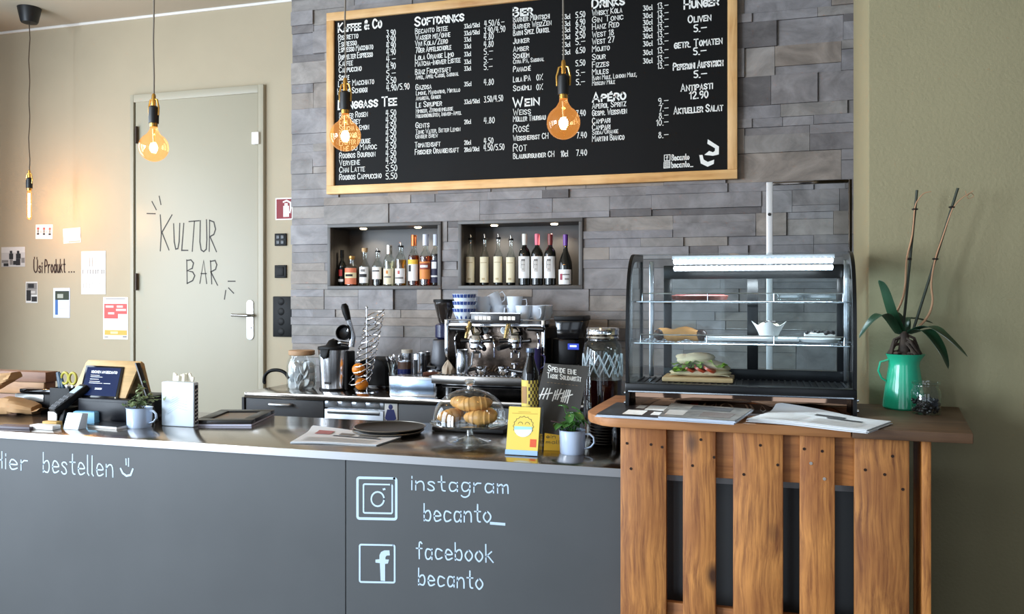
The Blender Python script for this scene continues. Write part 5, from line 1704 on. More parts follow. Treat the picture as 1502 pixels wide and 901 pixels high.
# tablet leaning on the stand
tl_, tr_, br_, bl_ = onY(126, 535.5, ys + 0.072), onY(182, 538, ys + 0.072), onY(172, 584, ys - 0.012), onY(115, 583, ys - 0.012)
tb = thing('tablet', 'black tablet with a dark blue screen leaning on the wooden stand', 'tablet', ((bl_ + br_) / 2)[:])
nrm = (tr_ - tl_).cross(bl_ - tl_).normalized()
if nrm.y > 0:
    nrm = -nrm
br_ = bl_ + (tr_ - tl_) + ((br_ - bl_) - (tr_ - tl_)) * 0.3
MB().prism([tl_ - nrm * 0.009, tr_ - nrm * 0.009, br_ - nrm * 0.009, bl_ - nrm * 0.009], nrm * 0.009).build('tablet_body', M_BLACKG, tb, True, bevel=0.003)
TBp = lambda a, b: (tl_ * (1 - a) + tr_ * a) * (1 - b) + (bl_ * (1 - a) + br_ * a) * b
M_SCR = mat('lit navy screen', (22, 34, 66), 0.15, emit=0.25, ecol=(30, 46, 92))
MB().prism([TBp(a, b) + nrm * 0.0004 for a, b in ((.06, .06), (.94, .06), (.94, .93), (.06, .93))], nrm * 0.0006).build('screen', M_SCR, tb, True)
M_SCT = mat('lit screen text', (226, 232, 240), 0.5, emit=0.7)
tt = MB()


def scr(txt, a0, a1, b, cap, wt):
    st, w = layout(txt, True, 0.0)
    o, ex, uy = TBp(a0, b), (TBp(a1, b) - TBp(a0, b)) / w, (TBp(a0, b - cap) - TBp(a0, b))
    for q in st:
        tt.strip([o + ex * x + uy * y + nrm * 0.0012 for x, y in q], wt, nrm)


scr('KUCHEN AM BECANTO', 0.2, 0.86, 0.24, 0.07, 0.0022)
for b_, e_ in ((.31, .42), (.36, .5), (.43, .44), (.5, .46), (.55, .74)):
    tt.strip([TBp(.2, b_) + nrm * .0012, TBp(e_, b_) + nrm * .0012], 0.0022, nrm)
for a_ in (.38, .44, .5):
    tt.strip([TBp(a_, .70) + nrm * .0012, TBp(a_ + .045, .70) + nrm * .0012, TBp(a_ + .045, .73) + nrm * .0012, TBp(a_, .74) + nrm * .0012], 0.0026, nrm)
tt.build('screen_text', M_SCT, tb, True, smooth=False)
q = TBp(.95, .965)
MB().tube([q + nrm * .003, q + nrm * .006 + Vector((0.004, 0, -.006)), q + nrm * .004 + Vector((-.004, 0, -.018)), q + Vector((-.02, 0, -.022))], 0.0028, 8).build('white_cable', M_WHITE, tb, True)
# dark folder leaning behind the stand
a_, c_ = onY(200, 537, ys + 0.10), onY(224, 584, ys + 0.10)
lf_ = thing('leaning_folder', 'thin black folder leaning on the right side of the wooden tablet stand', 'folder', (c_.x, c_.y, ZC))
d0 = Vector((xw1 + 0.004, ys + 0.16, zt2 - 0.01))
MB().prism([(xw1 + 0.004, ys + 0.05, zt2 - 0.004), (xw1 + 0.004, ys + 0.075, zt2 - 0.004), (xw1 + 0.105, ys + 0.075, ZC + 0.001), (xw1 + 0.105, ys + 0.05, ZC + 0.001)], (0.008, 0, 0)).build('folder_cover', M_FOL, lf_, True, bevel=0.001)

# scissors in a holder, printer, card reader, bags, small things
hx, hy = onY(96, 590, 3.1).x, 3.1
hc = thing('pen_box', 'small black box holding scissors and pens left of the tablet', 'pen holder', (hx, hy, ZC))
hb = MB()
zt3 = onY(95, 568, hy).z - ZC
hb.bb(-0.05, 0.06, -0.04, -0.036, 0.0, zt3).bb(-0.05, 0.06, 0.036, 0.04, 0.0, zt3).bb(-0.05, -0.046, -0.036, 0.036, 0, zt3).bb(0.056, 0.06, -0.036, 0.036, 0, zt3).bb(-0.046, 0.056, -0.036, 0.036, 0, 0.004)
hb.build('box_walls', M_BLACK, hc, bevel=0.001)
M_YG = mat('yellow green handle', (178, 168, 60), 0.4)
sc_ = thing('scissors', 'scissors with yellow-green loop handles standing in the pen box', 'scissors', (hx + 0.02, hy, ZC + 0.006))
for sx in (-1, 1):
    ox = sx * 0.024
    zc_ = zt3 + 0.035
    MB().tube([(ox + 0.02 * math.cos(k * PI / 8) , -0.002 * sx, zc_ + 0.026 * math.sin(k * PI / 8)) for k in range(16)], 0.006, 8, closed=True).build('loop_handle', M_YG, sc_)
    MB().prism([(ox * .9 - .006, -0.002 * sx, zc_ - .02), (ox * .9 + .006, -0.002 * sx, zc_ - .02), (-ox * .15 + .004, -0.002 * sx, 0.01), (-ox * .15 - .002, -0.002 * sx, 0.004)], (0, 0.002, 0)).build('blade', M_STEEL, sc_)
pn = thing('tongs', 'dark blue handled tool standing in the pen box beside the scissors', 'tool', (hx - 0.03, hy, ZC + 0.006))
MB().tube([(0, 0, zt3 - 0.02), (-0.004, 0, zt3 + 0.03), (-0.014, 0, zt3 + 0.062)], [0.01, 0.014, 0.010], 10, flat=0.6).build('handle_grip', mat('petrol blue grip', (24, 58, 78), 0.4), pn)
MB().tube([(0.014, 0.002, zt3 - 0.02), (0.006, 0.002, zt3 + 0.02), (-0.004, 0.002, zt3 + 0.056)], [0.009, 0.012, 0.008], 10, flat=0.6).build('handle_grip', mat('petrol blue grip', (24, 58, 78), 0.4), pn)
MB().cyl((0.004, 0, 0.0), (0, 0, zt3 - 0.015), 0.004, n=8).build('shaft', M_STEEL, pn)

p = onZ(48, 604.5, ZC)
w0, w1 = onY(22, 590, p.y).x, onY(77, 590, p.y).x
pr_ = thing('receipt_printer', 'black receipt printer with a silver front behind the paper bags', 'printer', ((w0 + w1) / 2, p.y + .09, ZC))
hz = onY(48, 567.5, p.y + 0.1).z
MB().bb(w0, w1, p.y, p.y + .075, ZC, hz - 0.02).build('printer_body', M_BLACK, pr_, True, bevel=0.006)
MB().bb(w0 + .004, w1 - .004, p.y + .02, p.y + .075, hz - 0.019, hz).build('printer_lid', M_BLACKG, pr_, True, bevel=0.004)
MB().bb(w0 + .004, w1 - .05, p.y - .004, p.y, hz - 0.055, hz - 0.022).build('silver_front', mat('grey silver', (150, 152, 150), 0.35, 0.6), pr_, True, bevel=0.002)
# terminal
p = base(86, 621)
ct = thing('card_terminal', 'black card terminal with keypad tilted on a white stand', 'card terminal', (p.x, p.y + .03, ZC))
MB().prism([(-.05, -.035, 0.0), (-.05, .06, 0.0), (-.05, .06, .065), (-.05, -.02, .058)], (0.075, 0, 0)).build('stand_body', M_BLACK, ct, bevel=0.003)
MB().bb(-.048, .0, -.041, -.0355, .004, .05).build('white_stand_front', M_WHITE, ct, bevel=0.002)
Rt = Matrix.Translation((0.0, .03, .098)) @ Matrix.Rotation(-0.45, 4, 'Z') @ Matrix.Rotation(0.62, 4, 'X')
MB().bb(-.038, .038, -.085, .085, -.016, .016).xform(Rt).build('terminal_body', M_BLACK, ct, bevel=0.008)
ky = MB()
for i in range(3):
    for j in range(4):
        ky.bb(-.028 + i * .02, -.012 + i * .02, -.07 + j * .02, -.057 + j * .02, .016, .0185)
ky.xform(Rt).build('keypad', mat('grey keys', (60, 62, 66), 0.5), ct, bevel=0.0015)
MB().bb(-.028, .028, .022, .068, .0155, .0168).xform(Rt).build('terminal_display', mat('pale display', (150, 176, 190), 0.2), ct)
# pale blue box, card holder, boxes, booklet
p = base(127, 620.5)
M_LB = mat('light blue card', (122, 176, 206), 0.5)
lb_ = thing('blue_box', 'small light blue card box in front of the black till box', 'box', (p.x, p.y + .012, ZC))
MB().bb(-.056, .058, -.03, .028, 0, .05).build('box_body', M_LB, lb_, bevel=0.003)
MB().bb(-.05, .052, -.024, .022, .0502, .052).build('box_opening', mat('darker blue card', (76, 140, 178), 0.6), lb_)
p = base(101, 631)
ch = thing('card_holder', 'white card holder with a white card tilted back, front left on the bar', 'card holder', (p.x, p.y + .02, ZC))
MB().prism([(-.04, -.012, 0), (-.04, .035, 0), (-.04, .045, .062), (-.04, .012, .066)], (.078, 0, 0)).build('holder_block', M_NAP, ch, bevel=0.003)
p = base(75, 625)
yb_ = tag(MB().bb(p.x - .035, p.x + .04, p.y - .012, p.y + .02, ZC + .0005, ZC + .02).build('ochre_card_stack', mat('ochre card', (206, 164, 88), 0.6), bevel=0.001), 'short stack of ochre cards between the card terminal and the white card holder', 'cards')
p = base(64, 630)
tag(MB().bb(p.x - .06, p.x + .058, p.y - .012, p.y + .03, ZC + .0005, ZC + .018).build('white_card_stack', M_PAPER, bevel=0.001), 'low stack of white cards lying at the front edge left of the card holder', 'cards')
p = base(22, 629)
tag(MB().box((p.x, p.y + .01, ZC + .006), (.17, .06, .011), Matrix.Rotation(.1, 3, 'Z')).build('dark_leaflet_stack', mat('purple grey leaflet', (86, 78, 88), 0.5), bevel=0.001), 'flat stack of dark leaflets at the far left front edge of the bar', 'leaflets')
bk_ = thing('booklet', 'dark booklet with white page edges lying beside the left mug', 'booklet', (base(155, 628).x, base(155, 628).y, ZC))
Rb = Matrix.Rotation(-.12, 4, 'Z') @ Matrix.Translation((0, .02, 0))
MB().bb(-.085, .085, -.04, .06, .0005, .011).xform(Rb).build('pages', M_PAPER, bk_, bevel=0.0006)
MB().bb(-.087, .086, -.041, .061, .0112, .013).xform(Rb).build('cover', mat('dark booklet cover', (30, 34, 40), 0.25), bk_)

# crumpled paper bags
M_KRAFT = mat('brown kraft paper', (182, 142, 98), 0.75, var=0.14, vscale=9, bump=0.3, bscale=30)


def bag(label, c, L, Wd, Hh, rot, seed, lift=0.0):
    r_ = random.Random(seed)
    t = thing('paper_bag', label, 'paper bag', c, rot, 'brown paper bags at the left end of the bar')
    n, m = 14, 16
    ph = [r_.uniform(0, 6.28) for _ in range(8)]
    rows_ = []
    for i in range(n + 1):
        t_ = i / n
        hh = Hh * (0.3 + 0.7 * math.sin(PI * (0.12 + 0.76 * t_)))
        ww = Wd * (0.8 + 0.2 * math.sin(PI * t_))
        row = []
        for j in range(m):
            a = 2 * PI * j / m
            cy_ = abs(math.cos(a)) ** 0.6 * (1 if math.cos(a) > 0 else -1)
            cz_ = abs(math.sin(a)) ** 0.7 * (1 if math.sin(a) > 0 else -1)
            k = 1 + 0.10 * math.sin(5 * t_ + 3 * a + ph[0]) + 0.08 * math.sin(11 * t_ - 2 * a + ph[1]) + 0.06 * math.sin(17 * t_ + 5 * a + ph[2])
            z_ = max(0.0005, hh * .5 + hh * .5 * cz_ * k)
            row.append((-L / 2 + L * t_, ww * .5 * cy_ * k, z_ + lift * t_))
        rows_.append(row + row[:1])
    b = MB().grid(rows_)
    o = len(b.v)
    nc = m + 1
    b.f.append(tuple(range(nc - 1, -1, -1)))
    b.f.append(tuple(n * nc + j for j in range(nc)))
    b.build('bag_paper', M_KRAFT, t, angle=22)
    fl = MB()
    fl.grid([[(-L / 2 - .0 - .03 * k, Wd * .42 * j, Hh * .18 + .006 * math.sin(3 * j + k) + .012 * k) for j in (-1, -.5, 0, .5, 1)] for k in (0, .5, 1)], (0, 0, .001))
    fl.build('folded_mouth', M_KRAFT, t)
    return t


p = onZ(22, 606, ZC)
bag('crumpled brown paper bag lying flat in front at the left end of the bar', (p.x, p.y - .03, ZC), .26, .11, .075, PI + .25, 1)
p2 = onZ(2, 598, ZC)
bag('upper brown paper bag resting steeply on the flat one, cut by the picture edge', (p.x - .075, p.y - .03, ZC + .062), .20, .10, .06, .1, 5, .10)
# crate at the far end
cy3 = 3.345
x0, x1 = onY(-20, 560, cy3).x, onY(76, 560, cy3).x
z1_ = onY(30, 544, cy3).z
cr = thing('wooden_crate', 'brown wooden crate at the far left behind the paper bags', 'crate', ((x0 + x1) / 2, cy3, ZC))
M_CRT = wood('crate board', (132, 92, 70), (96, 62, 48), (150, 108, 80), axis=0, knots=False)
M_CRT2 = wood('light crate board', (176, 128, 84), (140, 96, 58), (190, 146, 100), axis=0, knots=False)
MB().bb(x0, x1, cy3 - .038, cy3 + .038, z1_ - .05, z1_).build('top_board', M_CRT, cr, True, bevel=0.002)
MB().bb(x0, x1 - .012, cy3 - .036, cy3 - .024, z1_ - .11, z1_ - .052).build('front_board', M_CRT2, cr, True, bevel=0.002)
MB().bb(x0, x1 - .012, cy3 - .036, cy3 - .024, ZC + .0005, z1_ - .114).build('front_board', M_CRT, cr, True, bevel=0.002)
MB().bb(x1 - .026, x1 - .012, cy3 - .022, cy3 + .036, ZC + .0005, z1_ - .052).build('end_board', M_CRT, cr, True, bevel=0.002)

# round dark trays
M_TRAY = mat('dark metal tray', (50, 46, 42), 0.4, 0.3)
M_TRIM = mat('tray rim', (120, 116, 108), 0.35, 0.5)
c = onZ(572, 631, ZC + .012)
for k, (dx, dy, lab) in enumerate(((-.004, -.004, 'lower round dark serving tray of the two beside the newspaper'), (.0, .0, 'upper round dark serving tray lying on another beside the newspaper'))):
    t = thing('serving_tray', lab, 'tray', (c.x + dx, c.y + dy, ZC + .0135 * k), 0, 'round serving trays on the bar')
    MB().lathe([(0, .001), (.128, .001), (.143, .012), (.1415, .013), (.127, .004), (0, .004)], 48).build('tray_plate', M_TRAY, t)
    MB().lathe([(.1405, .0125), (.1435, .0115), (.145, .0135), (.143, .0155), (.141, .0145), (.1405, .0125)], 48).build('tray_rim', M_TRIM, t)

# cake stand with dome and croissants
G_DOME = glass('clear dome glass', (246, 248, 248), 0.05, 0.95)
c = onZ(689, 647.5, ZC)
cs = thing('cake_stand', 'footed clear glass cake stand carrying croissants on the bar', 'cake stand', (c.x, c.y, ZC))
k_ = mpp(c)
zp = 0.068
MB().lathe([(0, .0), (.079, .0), (.081, .003), (.06, .008), (.022, .016), (.014, .024), (.0125, .04), (.016, .056), (.03, .064), (0, .064)], 40).build('foot', glass('stand foot glass', (236, 242, 242), 0.16, 1.0), cs)
MB().lathe([(0, zp - .003), (.14, zp - .003), (.152, zp + .004), (.152, zp + .008), (.14, zp + .003), (0, zp + .003)], 56).build('plate', glass('stand plate glass', (225, 230, 228), 0.22, 0.7), cs)
dm = thing('glass_dome', 'clear glass dome with a knob covering the croissants', 'glass dome', (c.x, c.y, ZC + zp + .0045))
R_, Hd = .138, .128
prof = [(R_ + .002, 0), (R_, .006)] + [(R_ * math.cos(a), .02 + (Hd - .02) * math.sin(a)) for a in [PI / 2 * k / 12 for k in range(0, 12)]] + [(.012, Hd)]
MB().lathe(prof, 56).build('dome_shell', G_DOME, dm)
MB().lathe([(.011, Hd - .001), (.010, Hd + .01), (.019, Hd + .018), (.022, Hd + .028), (.016, Hd + .037), (0, Hd + .038)], 24).build('knob', glass('knob glass', (236, 240, 242), 0.42, 0.8), dm)
M_CRO = mat('croissant crust', (214, 160, 88), 0.5, var=0.28, vscale=26, bump=0.25, bscale=70)


def croissant(label, loc, rz, s=1.0, tilt=0.0):
    t = thing('croissant', label, 'croissant', loc, rz, 'croissants under the dome')
    n = 44
    pts, rs_ = [], []
    for i in range(n + 1):
        u = -1 + 2 * i / n
        a = u * 1.05
        pts.append(Vector((0.062 * math.sin(a) / math.sin(1.05) * s, 0.03 * (1 - math.cos(a)) * s * 1.1, 0.0255 * s + tilt * u * .03)))
        step = (abs(u) * 4.2) % 1.0
        rs_.append(s * (0.0255 * (1 - abs(u) ** 1.7) ** 0.7 * (0.90 + 0.12 * (1 - step)) + 0.0035))
    MB().tube(pts, rs_, 16).build('crust', M_CRO, t)
    return t


zz = ZC + zp + .0045
croissant('croissant lying front right under the dome', (c.x + .055, c.y - .045, zz), .1)
croissant('croissant lying at the left side under the dome', (c.x - .062, c.y - .025, zz), 1.1)
croissant('croissant lying at the back under the dome', (c.x + .03, c.y + .062, zz), PI)
croissant('croissant resting crosswise on top of the pile under the dome', (c.x + .025, c.y - .012, zz + .044), .35, 1.05, .25)
croissant('topmost croissant at the left of the pile under the dome', (c.x - .04, c.y + .02, zz + .047), -.3, .92)
c2 = onZ(692, 629, ZC)
x0, x1 = onY(640, 630, 3.25).x, onY(744, 630, 3.25).x
o = MB().bb(x0, x1, 3.20, 3.37, ZC + .0005, ZC + .018).build('slate_tray', mat('black slate', (22, 22, 24), 0.5), bevel=0.004)
tag(o, 'flat black rectangular tray on the bar behind the cake stand', 'tray')

# bottle of beer, leaflet stand, chalk sign, flyer
yb_ = 3.02
q0, q1 = onY(778, 511, yb_), onY(778, 557, yb_)
bb_ = thing('beer_bottle', 'dark glass bottle with a yellow chequered label behind the leaflet stand', 'bottle', (q0.x, yb_, ZC))
hB = q0.z - ZC
r_ = .0325
zl0, zl1 = onY(778, 602, yb_).z - ZC, onY(778, 557, yb_).z - ZC
zsd = onY(778, 546, yb_).z - ZC
MB().lathe([(0, .002), (r_ * .9, 0), (r_, .006), (r_, zsd - .02), (r_ * .93, zsd), (r_ * .62, zsd + .03), (.0148, zsd + .05), (.0128, hB - .03), (.0152, hB - .028), (.0152, hB - .012), (0, hB - .012)], 30).build('bottle_glass', mat('brown black glass', (12, 8, 7), 0.08, spec=0.35), bb_)
MB().lathe([(.0155, hB - .016), (.0165, hB - .012), (.0155, hB), (0, hB)], 20).build('crown_cap', mat('blue grey cap', (92, 104, 124), 0.3, 0.6), bb_)
M_YEL = mat('warm yellow print', (246, 212, 92), 0.6)
lb = label_patch(MB(), r_, zl0, zl1, -165, -15).build('label', mat('label yellow green', (222, 196, 92), 0.6), bb_)
ck = MB()
for i in range(6):
    for j in range(9):
        if (i + j) % 2 == 0:
            a0 = -88 + i * 12
            z0_ = zl0 + (zl1 - zl0) * j / 9
            label_patch(ck, r_ + .0004, z0_, z0_ + (zl1 - zl0) / 9, a0, a0 + 12)
ck.build('chequer', mat('label dark brown', (78, 60, 36), 0.6), lb)
ck = MB()
label_patch(ck, r_ + .0004, zl0 + (zl1 - zl0) * .25, zl0 + (zl1 - zl0) * .8, -150, -98)
ck.build('emblem', mat('label brown', (160, 120, 70), 0.6), lb)

p = base(767, 667.5)
ac = thing('leaflet_stand', 'clear acrylic stand holding yellow leaflets with a smiling face at the bar edge', 'leaflet stand', (p.x, p.y, ZC))
zt4 = onY(772, 597, p.y + .02).z - ZC
w_ = 24.5 * mpp(p)
lean = .035
G_ACR = glass('acrylic', (236, 242, 246), 0.08, 0.6)
MB().prism([(-w_, 0, .004), (w_, 0, .004), (w_ , lean, zt4), (-w_, lean, zt4)], (0, .004, 0)).build('back_sheet', G_ACR, ac)
fr_ = MB()
fr_.prism([(-w_, -.024, .0), (w_ + .003, -.024, .0), (w_ + .003, .05, .0), (-w_, .05, .0)], (0, 0, .004))
fr_.prism([(w_ + .001, -.02, .004), (w_ + .001, .03, .004), (w_ + .001, lean + .012, zt4 - .004), (w_ + .001, lean - .012, zt4 - .004)], (.002, 0, 0))
MB().prism([(-w_, -.0235, .004), (w_, -.0235, .004), (w_, -.0205, .020), (-w_, -.0205, .020)], (0, .0012, 0)).build('front_lip', mat('pale blue acrylic edge', (168, 200, 236), 0.2), ac)
fr_.build('acrylic_tray', G_ACR, ac)
lfm = MB()
LP = lambda a, z: Vector((-w_ + .001 + a * (2 * w_ - .002), -.0195 + (lean + .008) * z / zt4, z))
lfm.prism([LP(0, .016), LP(1, .016), LP(1, zt4 - .002), LP(0, zt4 - .002)], (0, .009, 0))
ly_ = tag(lfm.xform(Matrix.Translation((p.x, p.y, ZC))).build('leaflet_pack', M_YEL), 'pack of yellow leaflets with a round smiling face in the acrylic stand', 'leaflets')
XF[ly_.name] = Matrix.Identity(4)
ll_ = lambda a, b: LP(a, .016 + (zt4 - .018) * b) + Vector((p.x, p.y - .0006, ZC))
M_DKY = mat('dark print', (70, 66, 50), 0.6)
ic = MB()
nn = Vector((0, -1, .2))
ccx, ccy = .5, .56
for k in range(48):
    a, b_ = 2 * PI * k / 48, 2 * PI * (k + 1) / 48
    r1, r2 = (.33, .30) if k % 3 == 0 else ((.30, .33) if k % 3 == 2 else (.30, .30))
    ic.strip([ll_(ccx + r1 * math.cos(a), ccy + r1 * .72 * math.sin(a)), ll_(ccx + r2 * math.cos(b_), ccy + r2 * .72 * math.sin(b_))], .0018, nn)
for ex_ in (-.1, .12):
    ic.strip([ll_(ccx + ex_ + .07 * math.cos(PI * k / 6), ccy + .05 + .05 * math.sin(PI * k / 6)) for k in range(7)], .0016, nn)
ic.build('face_outline', M_DKY, ly_, True, smooth=False)
ic = MB()
pts = [ll_(ccx + .29 * math.cos(a), ccy - .04 + .28 * .72 * math.sin(a)) + Vector((0, -.0006, 0)) for a in [PI + PI * k / 14 for k in range(15)]]
ic.add(pts, [tuple(range(len(pts)))])
ic.build('smile', mat('white smile', (235, 240, 235), 0.6), ly_, True, smooth=False)
ic = MB()
pts = [ll_(a, b_) + Vector((0, -.0009, 0)) for a, b_ in ((.22, .56), (.78, .56), (.78, .50), (.22, .48))]
ic.add(pts, [(0, 1, 2, 3)])
ic.build('pale_band', mat('pale turquoise', (168, 222, 214), 0.6), ly_, True, smooth=False)
ic = MB()
pts = [ll_(a, b_) for a, b_ in ((.74, .1), (.94, .1), (.94, .28), (.74, .28))]
ic.add(pts, [(0, 1, 2, 3)])
ic.build('red_mark', mat('orange red print', (232, 92, 48), 0.6), ly_, True, smooth=False)
ic = MB()
for b_, a0, a1 in ((.89, .32, .7), (.855, .12, .92)):
    ic.strip([ll_(a0, b_), ll_(a1, b_)], .002, nn)
ic.build('print_lines', mat('ochre print', (196, 150, 50), 0.6), ly_, True, smooth=False)

# chalk sign, standing askew
yA, yB_ = 3.06, 3.15
M_SIGN = mat('grey chalkboard', (58, 56, 52), 0.6, var=0.1, vscale=8)
def SG(u, v):
    t_ = (645 - v) / 108.0
    return onY(u, v, yA + (yB_ - yA) * t_)
sg = thing('chalk_sign', 'grey chalk sign with white handwriting and tally marks leaning askew by the glass dispenser', 'sign', (SG(805, 646)[0], yA, ZC))
TL, TR, BL = SG(799, 533), SG(864.5, 537.5), SG(774, 640)
BR = BL + (TR - TL)
dz = min(BL.z, BR.z) - ZC
nS = (TR - TL).cross(BL - TL).normalized()
nS = -nS if nS.y > 0 else nS
cut = [TL, TR, BR, BL]
for k_ in (2, 3):
    if cut[k_].z < ZC + 0.002:
        cut[k_] = cut[k_ - 1 if k_ == 2 else 0] + (cut[k_] - cut[k_ - 1 if k_ == 2 else 0]) * ((cut[k_ - 1 if k_ == 2 else 0].z - ZC - .002) / (cut[k_ - 1 if k_ == 2 else 0].z - cut[k_].z))
MB().prism([q - nS * .004 for q in cut], nS * .004).build('sign_board', M_SIGN, sg, True)
SGP = lambda u, v: SG(u, v)
t = MB()
s8 = lambda x, y: (620 + x / 3.445, 420 + y / 3.445)
write(t, SGP, 'Spende eine', s8(634, 428), s8(775, 447), 8.5, .0032, True, nS)
write(t, SGP, 'Tasse Solidarität', s8(630, 462), s8(800, 482), 7.5, .0028, True, nS)
t.build('chalk_lettering', M_CHALKW, sg, True, smooth=False)
t = MB()
for (a, b_) in (((612, 517), (590, 570)), ((630, 518), (608, 568)), ((644, 518), (628, 570)), ((590, 550), (654, 540)), ((672, 530), (656, 578)), ((684, 524), (670, 570)), ((700, 522), (680, 572)), ((664, 552), (712, 540)),
                ((716, 530), (700, 582)), ((728, 526), (708, 584)), ((738, 526), (718, 586)), ((746, 528), (730, 590)), ((700, 565), (756, 548))):
    ink(t, SGP, [s8(*a), s8(*b_)], .0055, nS)
t.build('tally_marks', M_CHALKW, sg, True, smooth=False)
t = MB()
for k in range(9):
    ink(t, SGP, [s8(630 + 18 * k, 486 + 2 * k), s8(638 + 18 * k, 487 + 2 * k)], .002, nS)
t.build('dotted_line', mat('dull gold chalk', (130, 110, 80), 0.8), sg, True, smooth=False)
p = base(812, 662)
fy = thing('yellow_flyer', 'small yellow flyer standing between the leaflet stand and the right mug', 'flyer', (p.x, p.y, ZC))
FP = lambda a, z: Vector((-.036 + .085 * a, .012 * a + .012 * z / .055, .0008 + z))
MB().prism([FP(0, 0), FP(1, -.0005), FP(1, .05), FP(0, .06)], (0, .0015, 0)).build('flyer_card', mat('deep yellow print', (240, 182, 40), 0.6), fy)
t = MB()
for (b_, txt, x1) in ((.043, 'ein kl', .85), (.024, 'mal!', .62)):
    st, w = layout(txt, False, 0)
    for q in st:
        t.strip([FP(.08 + x / w * (x1 - .08), b_ + y * .012) + Vector((0, -.0006, 0)) for x, y in q], .0018, (0, -1, 0))
t.build('flyer_print', M_DKY, fy, smooth=False)

# dispenser
p = onY(884, 560, 3.28)
dr_ = thing('drink_dispenser', 'large patterned glass jar of dark red drink with a metal lid', 'drink dispenser', (p.x, 3.28, ZC))
zt5 = onY(884, 497, 3.28).z - ZC
ztl = onY(884, 481, 3.28).z - ZC
R5 = .076
G_DSP = glass('dispenser glass', (226, 234, 234), 0.05, 0.3)
MB().lathe([(0, .002), (R5, 0), (R5 + .001, .01), (R5 + .001, zt5 - .05), (R5 - .004, zt5 - .022), (R5 - .018, zt5 - .006), (R5 - .018, zt5)], 40).build('glass_jar', G_DSP, dr_)
MB().lathe([(0, .006), (R5 - .0006, .005), (R5 - .0006, onY(884, 556, 3.28).z - ZC), (0, onY(884, 556, 3.28).z - ZC)], 36).build('red_drink', mat('dark red drink', (48, 10, 12), 0.1), dr_)
di = MB()
za, zb5 = onY(884, 551, 3.28).z - ZC, onY(884, 519, 3.28).z - ZC
for k in range(12):
    for s_ in (-1, 1):
        pts = [((R5 + .002) * math.cos((k + s_ * i / 8 * 1.0) * PI / 6), (R5 + .002) * math.sin((k + s_ * i / 8 * 1.0) * PI / 6), za + (zb5 - za) * i / 8) for i in range(9)]
        di.tube(pts, .0028, 6)
di.build('diamond_relief', mat('relief glass', (176, 190, 198), 0.25), dr_)
ld_ = MB().lathe([(0, zt5), (R5 - .014, zt5), (R5 - .012, zt5 + .004), (R5 - .015, zt5 + .011), (R5 - .011, zt5 + .018), (R5 - .014, zt5 + .026), (R5 - .011, ztl - .006), (R5 - .016, ztl), (0, ztl)], 40).build('metal_lid', M_CHROME, dr_)
# plates and dark bottle under the overhang
p = onZ(884, 655, ZC)
for k in range(7):
    t = MB().lathe([(0, .001), (.04, .001), (.062, .007), (.061, .0085), (.039, .003), (0, .003)], 32).xform(Matrix.Translation((p.x + .004, p.y + .05, ZC + .001 + .0105 * k))).build('dark_saucer', mat('black glazed saucer', (24, 22, 22), 0.25))
    tag(t, 'black saucer in the stack under the left overhang of the wooden top', 'saucer', 'black saucers stacked under the wooden top')
p = onZ(904, 662, ZC)
sb = thing('small_bottle', 'small dark bottle between the black saucers and the pallet', 'bottle', (p.x - .003, p.y + .03, ZC))
MB().lathe([(0, .001), (.016, 0), (.018, .004), (.018, .07), (.008, .09), (.008, .115), (0, .115)], 20).build('bottle_glass', mat('brown black glass', (12, 8, 7), 0.08, spec=0.35), sb)
MB().lathe([(.009, .105), (.0095, .12), (0, .121)], 16).build('bottle_cap', M_BLACK, sb)
# ================================================================== BACK COUNTER
YBF = 4.15
bxl = onZ(354.5, 576, ZC).x
bxr = 0.30
w2 = thing('back_worktop', 'stainless steel worktop along the stone wall behind the bar', 'worktop', ((bxl + bxr) / 2, YBF, ZC - .03))
MB().bb(bxl, bxr, YBF, YS - .014, ZC - .03, ZC).build('top_sheet', M_TOP, w2, True, bevel=.002)
YFR = YBF + .012
ux = lambda u: onY(u, 595, YFR).x
zc1 = ZC - .031


def cab(name, label, u0, u1, cat='cabinet', group='cabinets under the back worktop'):
    t = thing(name, label, cat, ((ux(u0) + ux(u1)) / 2, YFR, 0), 0, group)
    MB().bb(ux(u0) + .001, ux(u1) - .001, YFR + .02, YS - .016, .08, zc1).build('carcass', M_PANEL2, t, True)
    MB().bb(ux(u0) + .001, ux(u1) - .001, YFR + .05, YFR + .06, 0, .08).build('plinth', M_BLACK, t, True)
    return t


M_HND = mat('satin handle', (206, 208, 212), 0.3, 0.9)
c = cab('drawer_cabinet', 'dark drawer cabinet with a bar handle at the left end of the back worktop', 357, 475.5)
MB().bb(ux(357) - .008, ux(358.5), YFR - .004, YS - .016, 0, zc1).build('side_panel', M_PANEL2, c, True)
zd0 = zc1 - .16
for k in range(4):
    z1 = zc1 - .002 - k * .235 * (1 if k else 0) - (0 if k == 0 else -.07)
    z0 = zc1 - .165 - k * .235
    d_ = MB().bb(ux(361), ux(474.5), YFR, YFR + .02, max(.09, z0), zc1 - .004 if k == 0 else zc1 - .169 - (k - 1) * .235).build('drawer', M_PANEL2, c, True, bevel=.002)
    hz = (onY(412, 593, YFR).z) if k == 0 else z0 + .17
    if hz > .12:
        hx0, hx1 = ux(399), ux(428)
        MB().tube([(hx0, YFR, hz), (hx0, YFR - .028, hz), (hx0 + .006, YFR - .034, hz), (hx1 - .006, YFR - .034, hz), (hx1, YFR - .028, hz), (hx1, YFR, hz)], .0085, 10).build('drawer_handle', M_HND, d_, True)
c = thing('dishwasher', 'stainless steel appliance with louvred top panel under the back worktop', 'dishwasher', ((ux(476) + ux(563)) / 2, YFR, 0))
x0, x1 = ux(476.5), ux(562.5)
MB().bb(x0, x1, YFR + .02, YS - .016, .0, zc1).build('body', M_SIN, c, True)
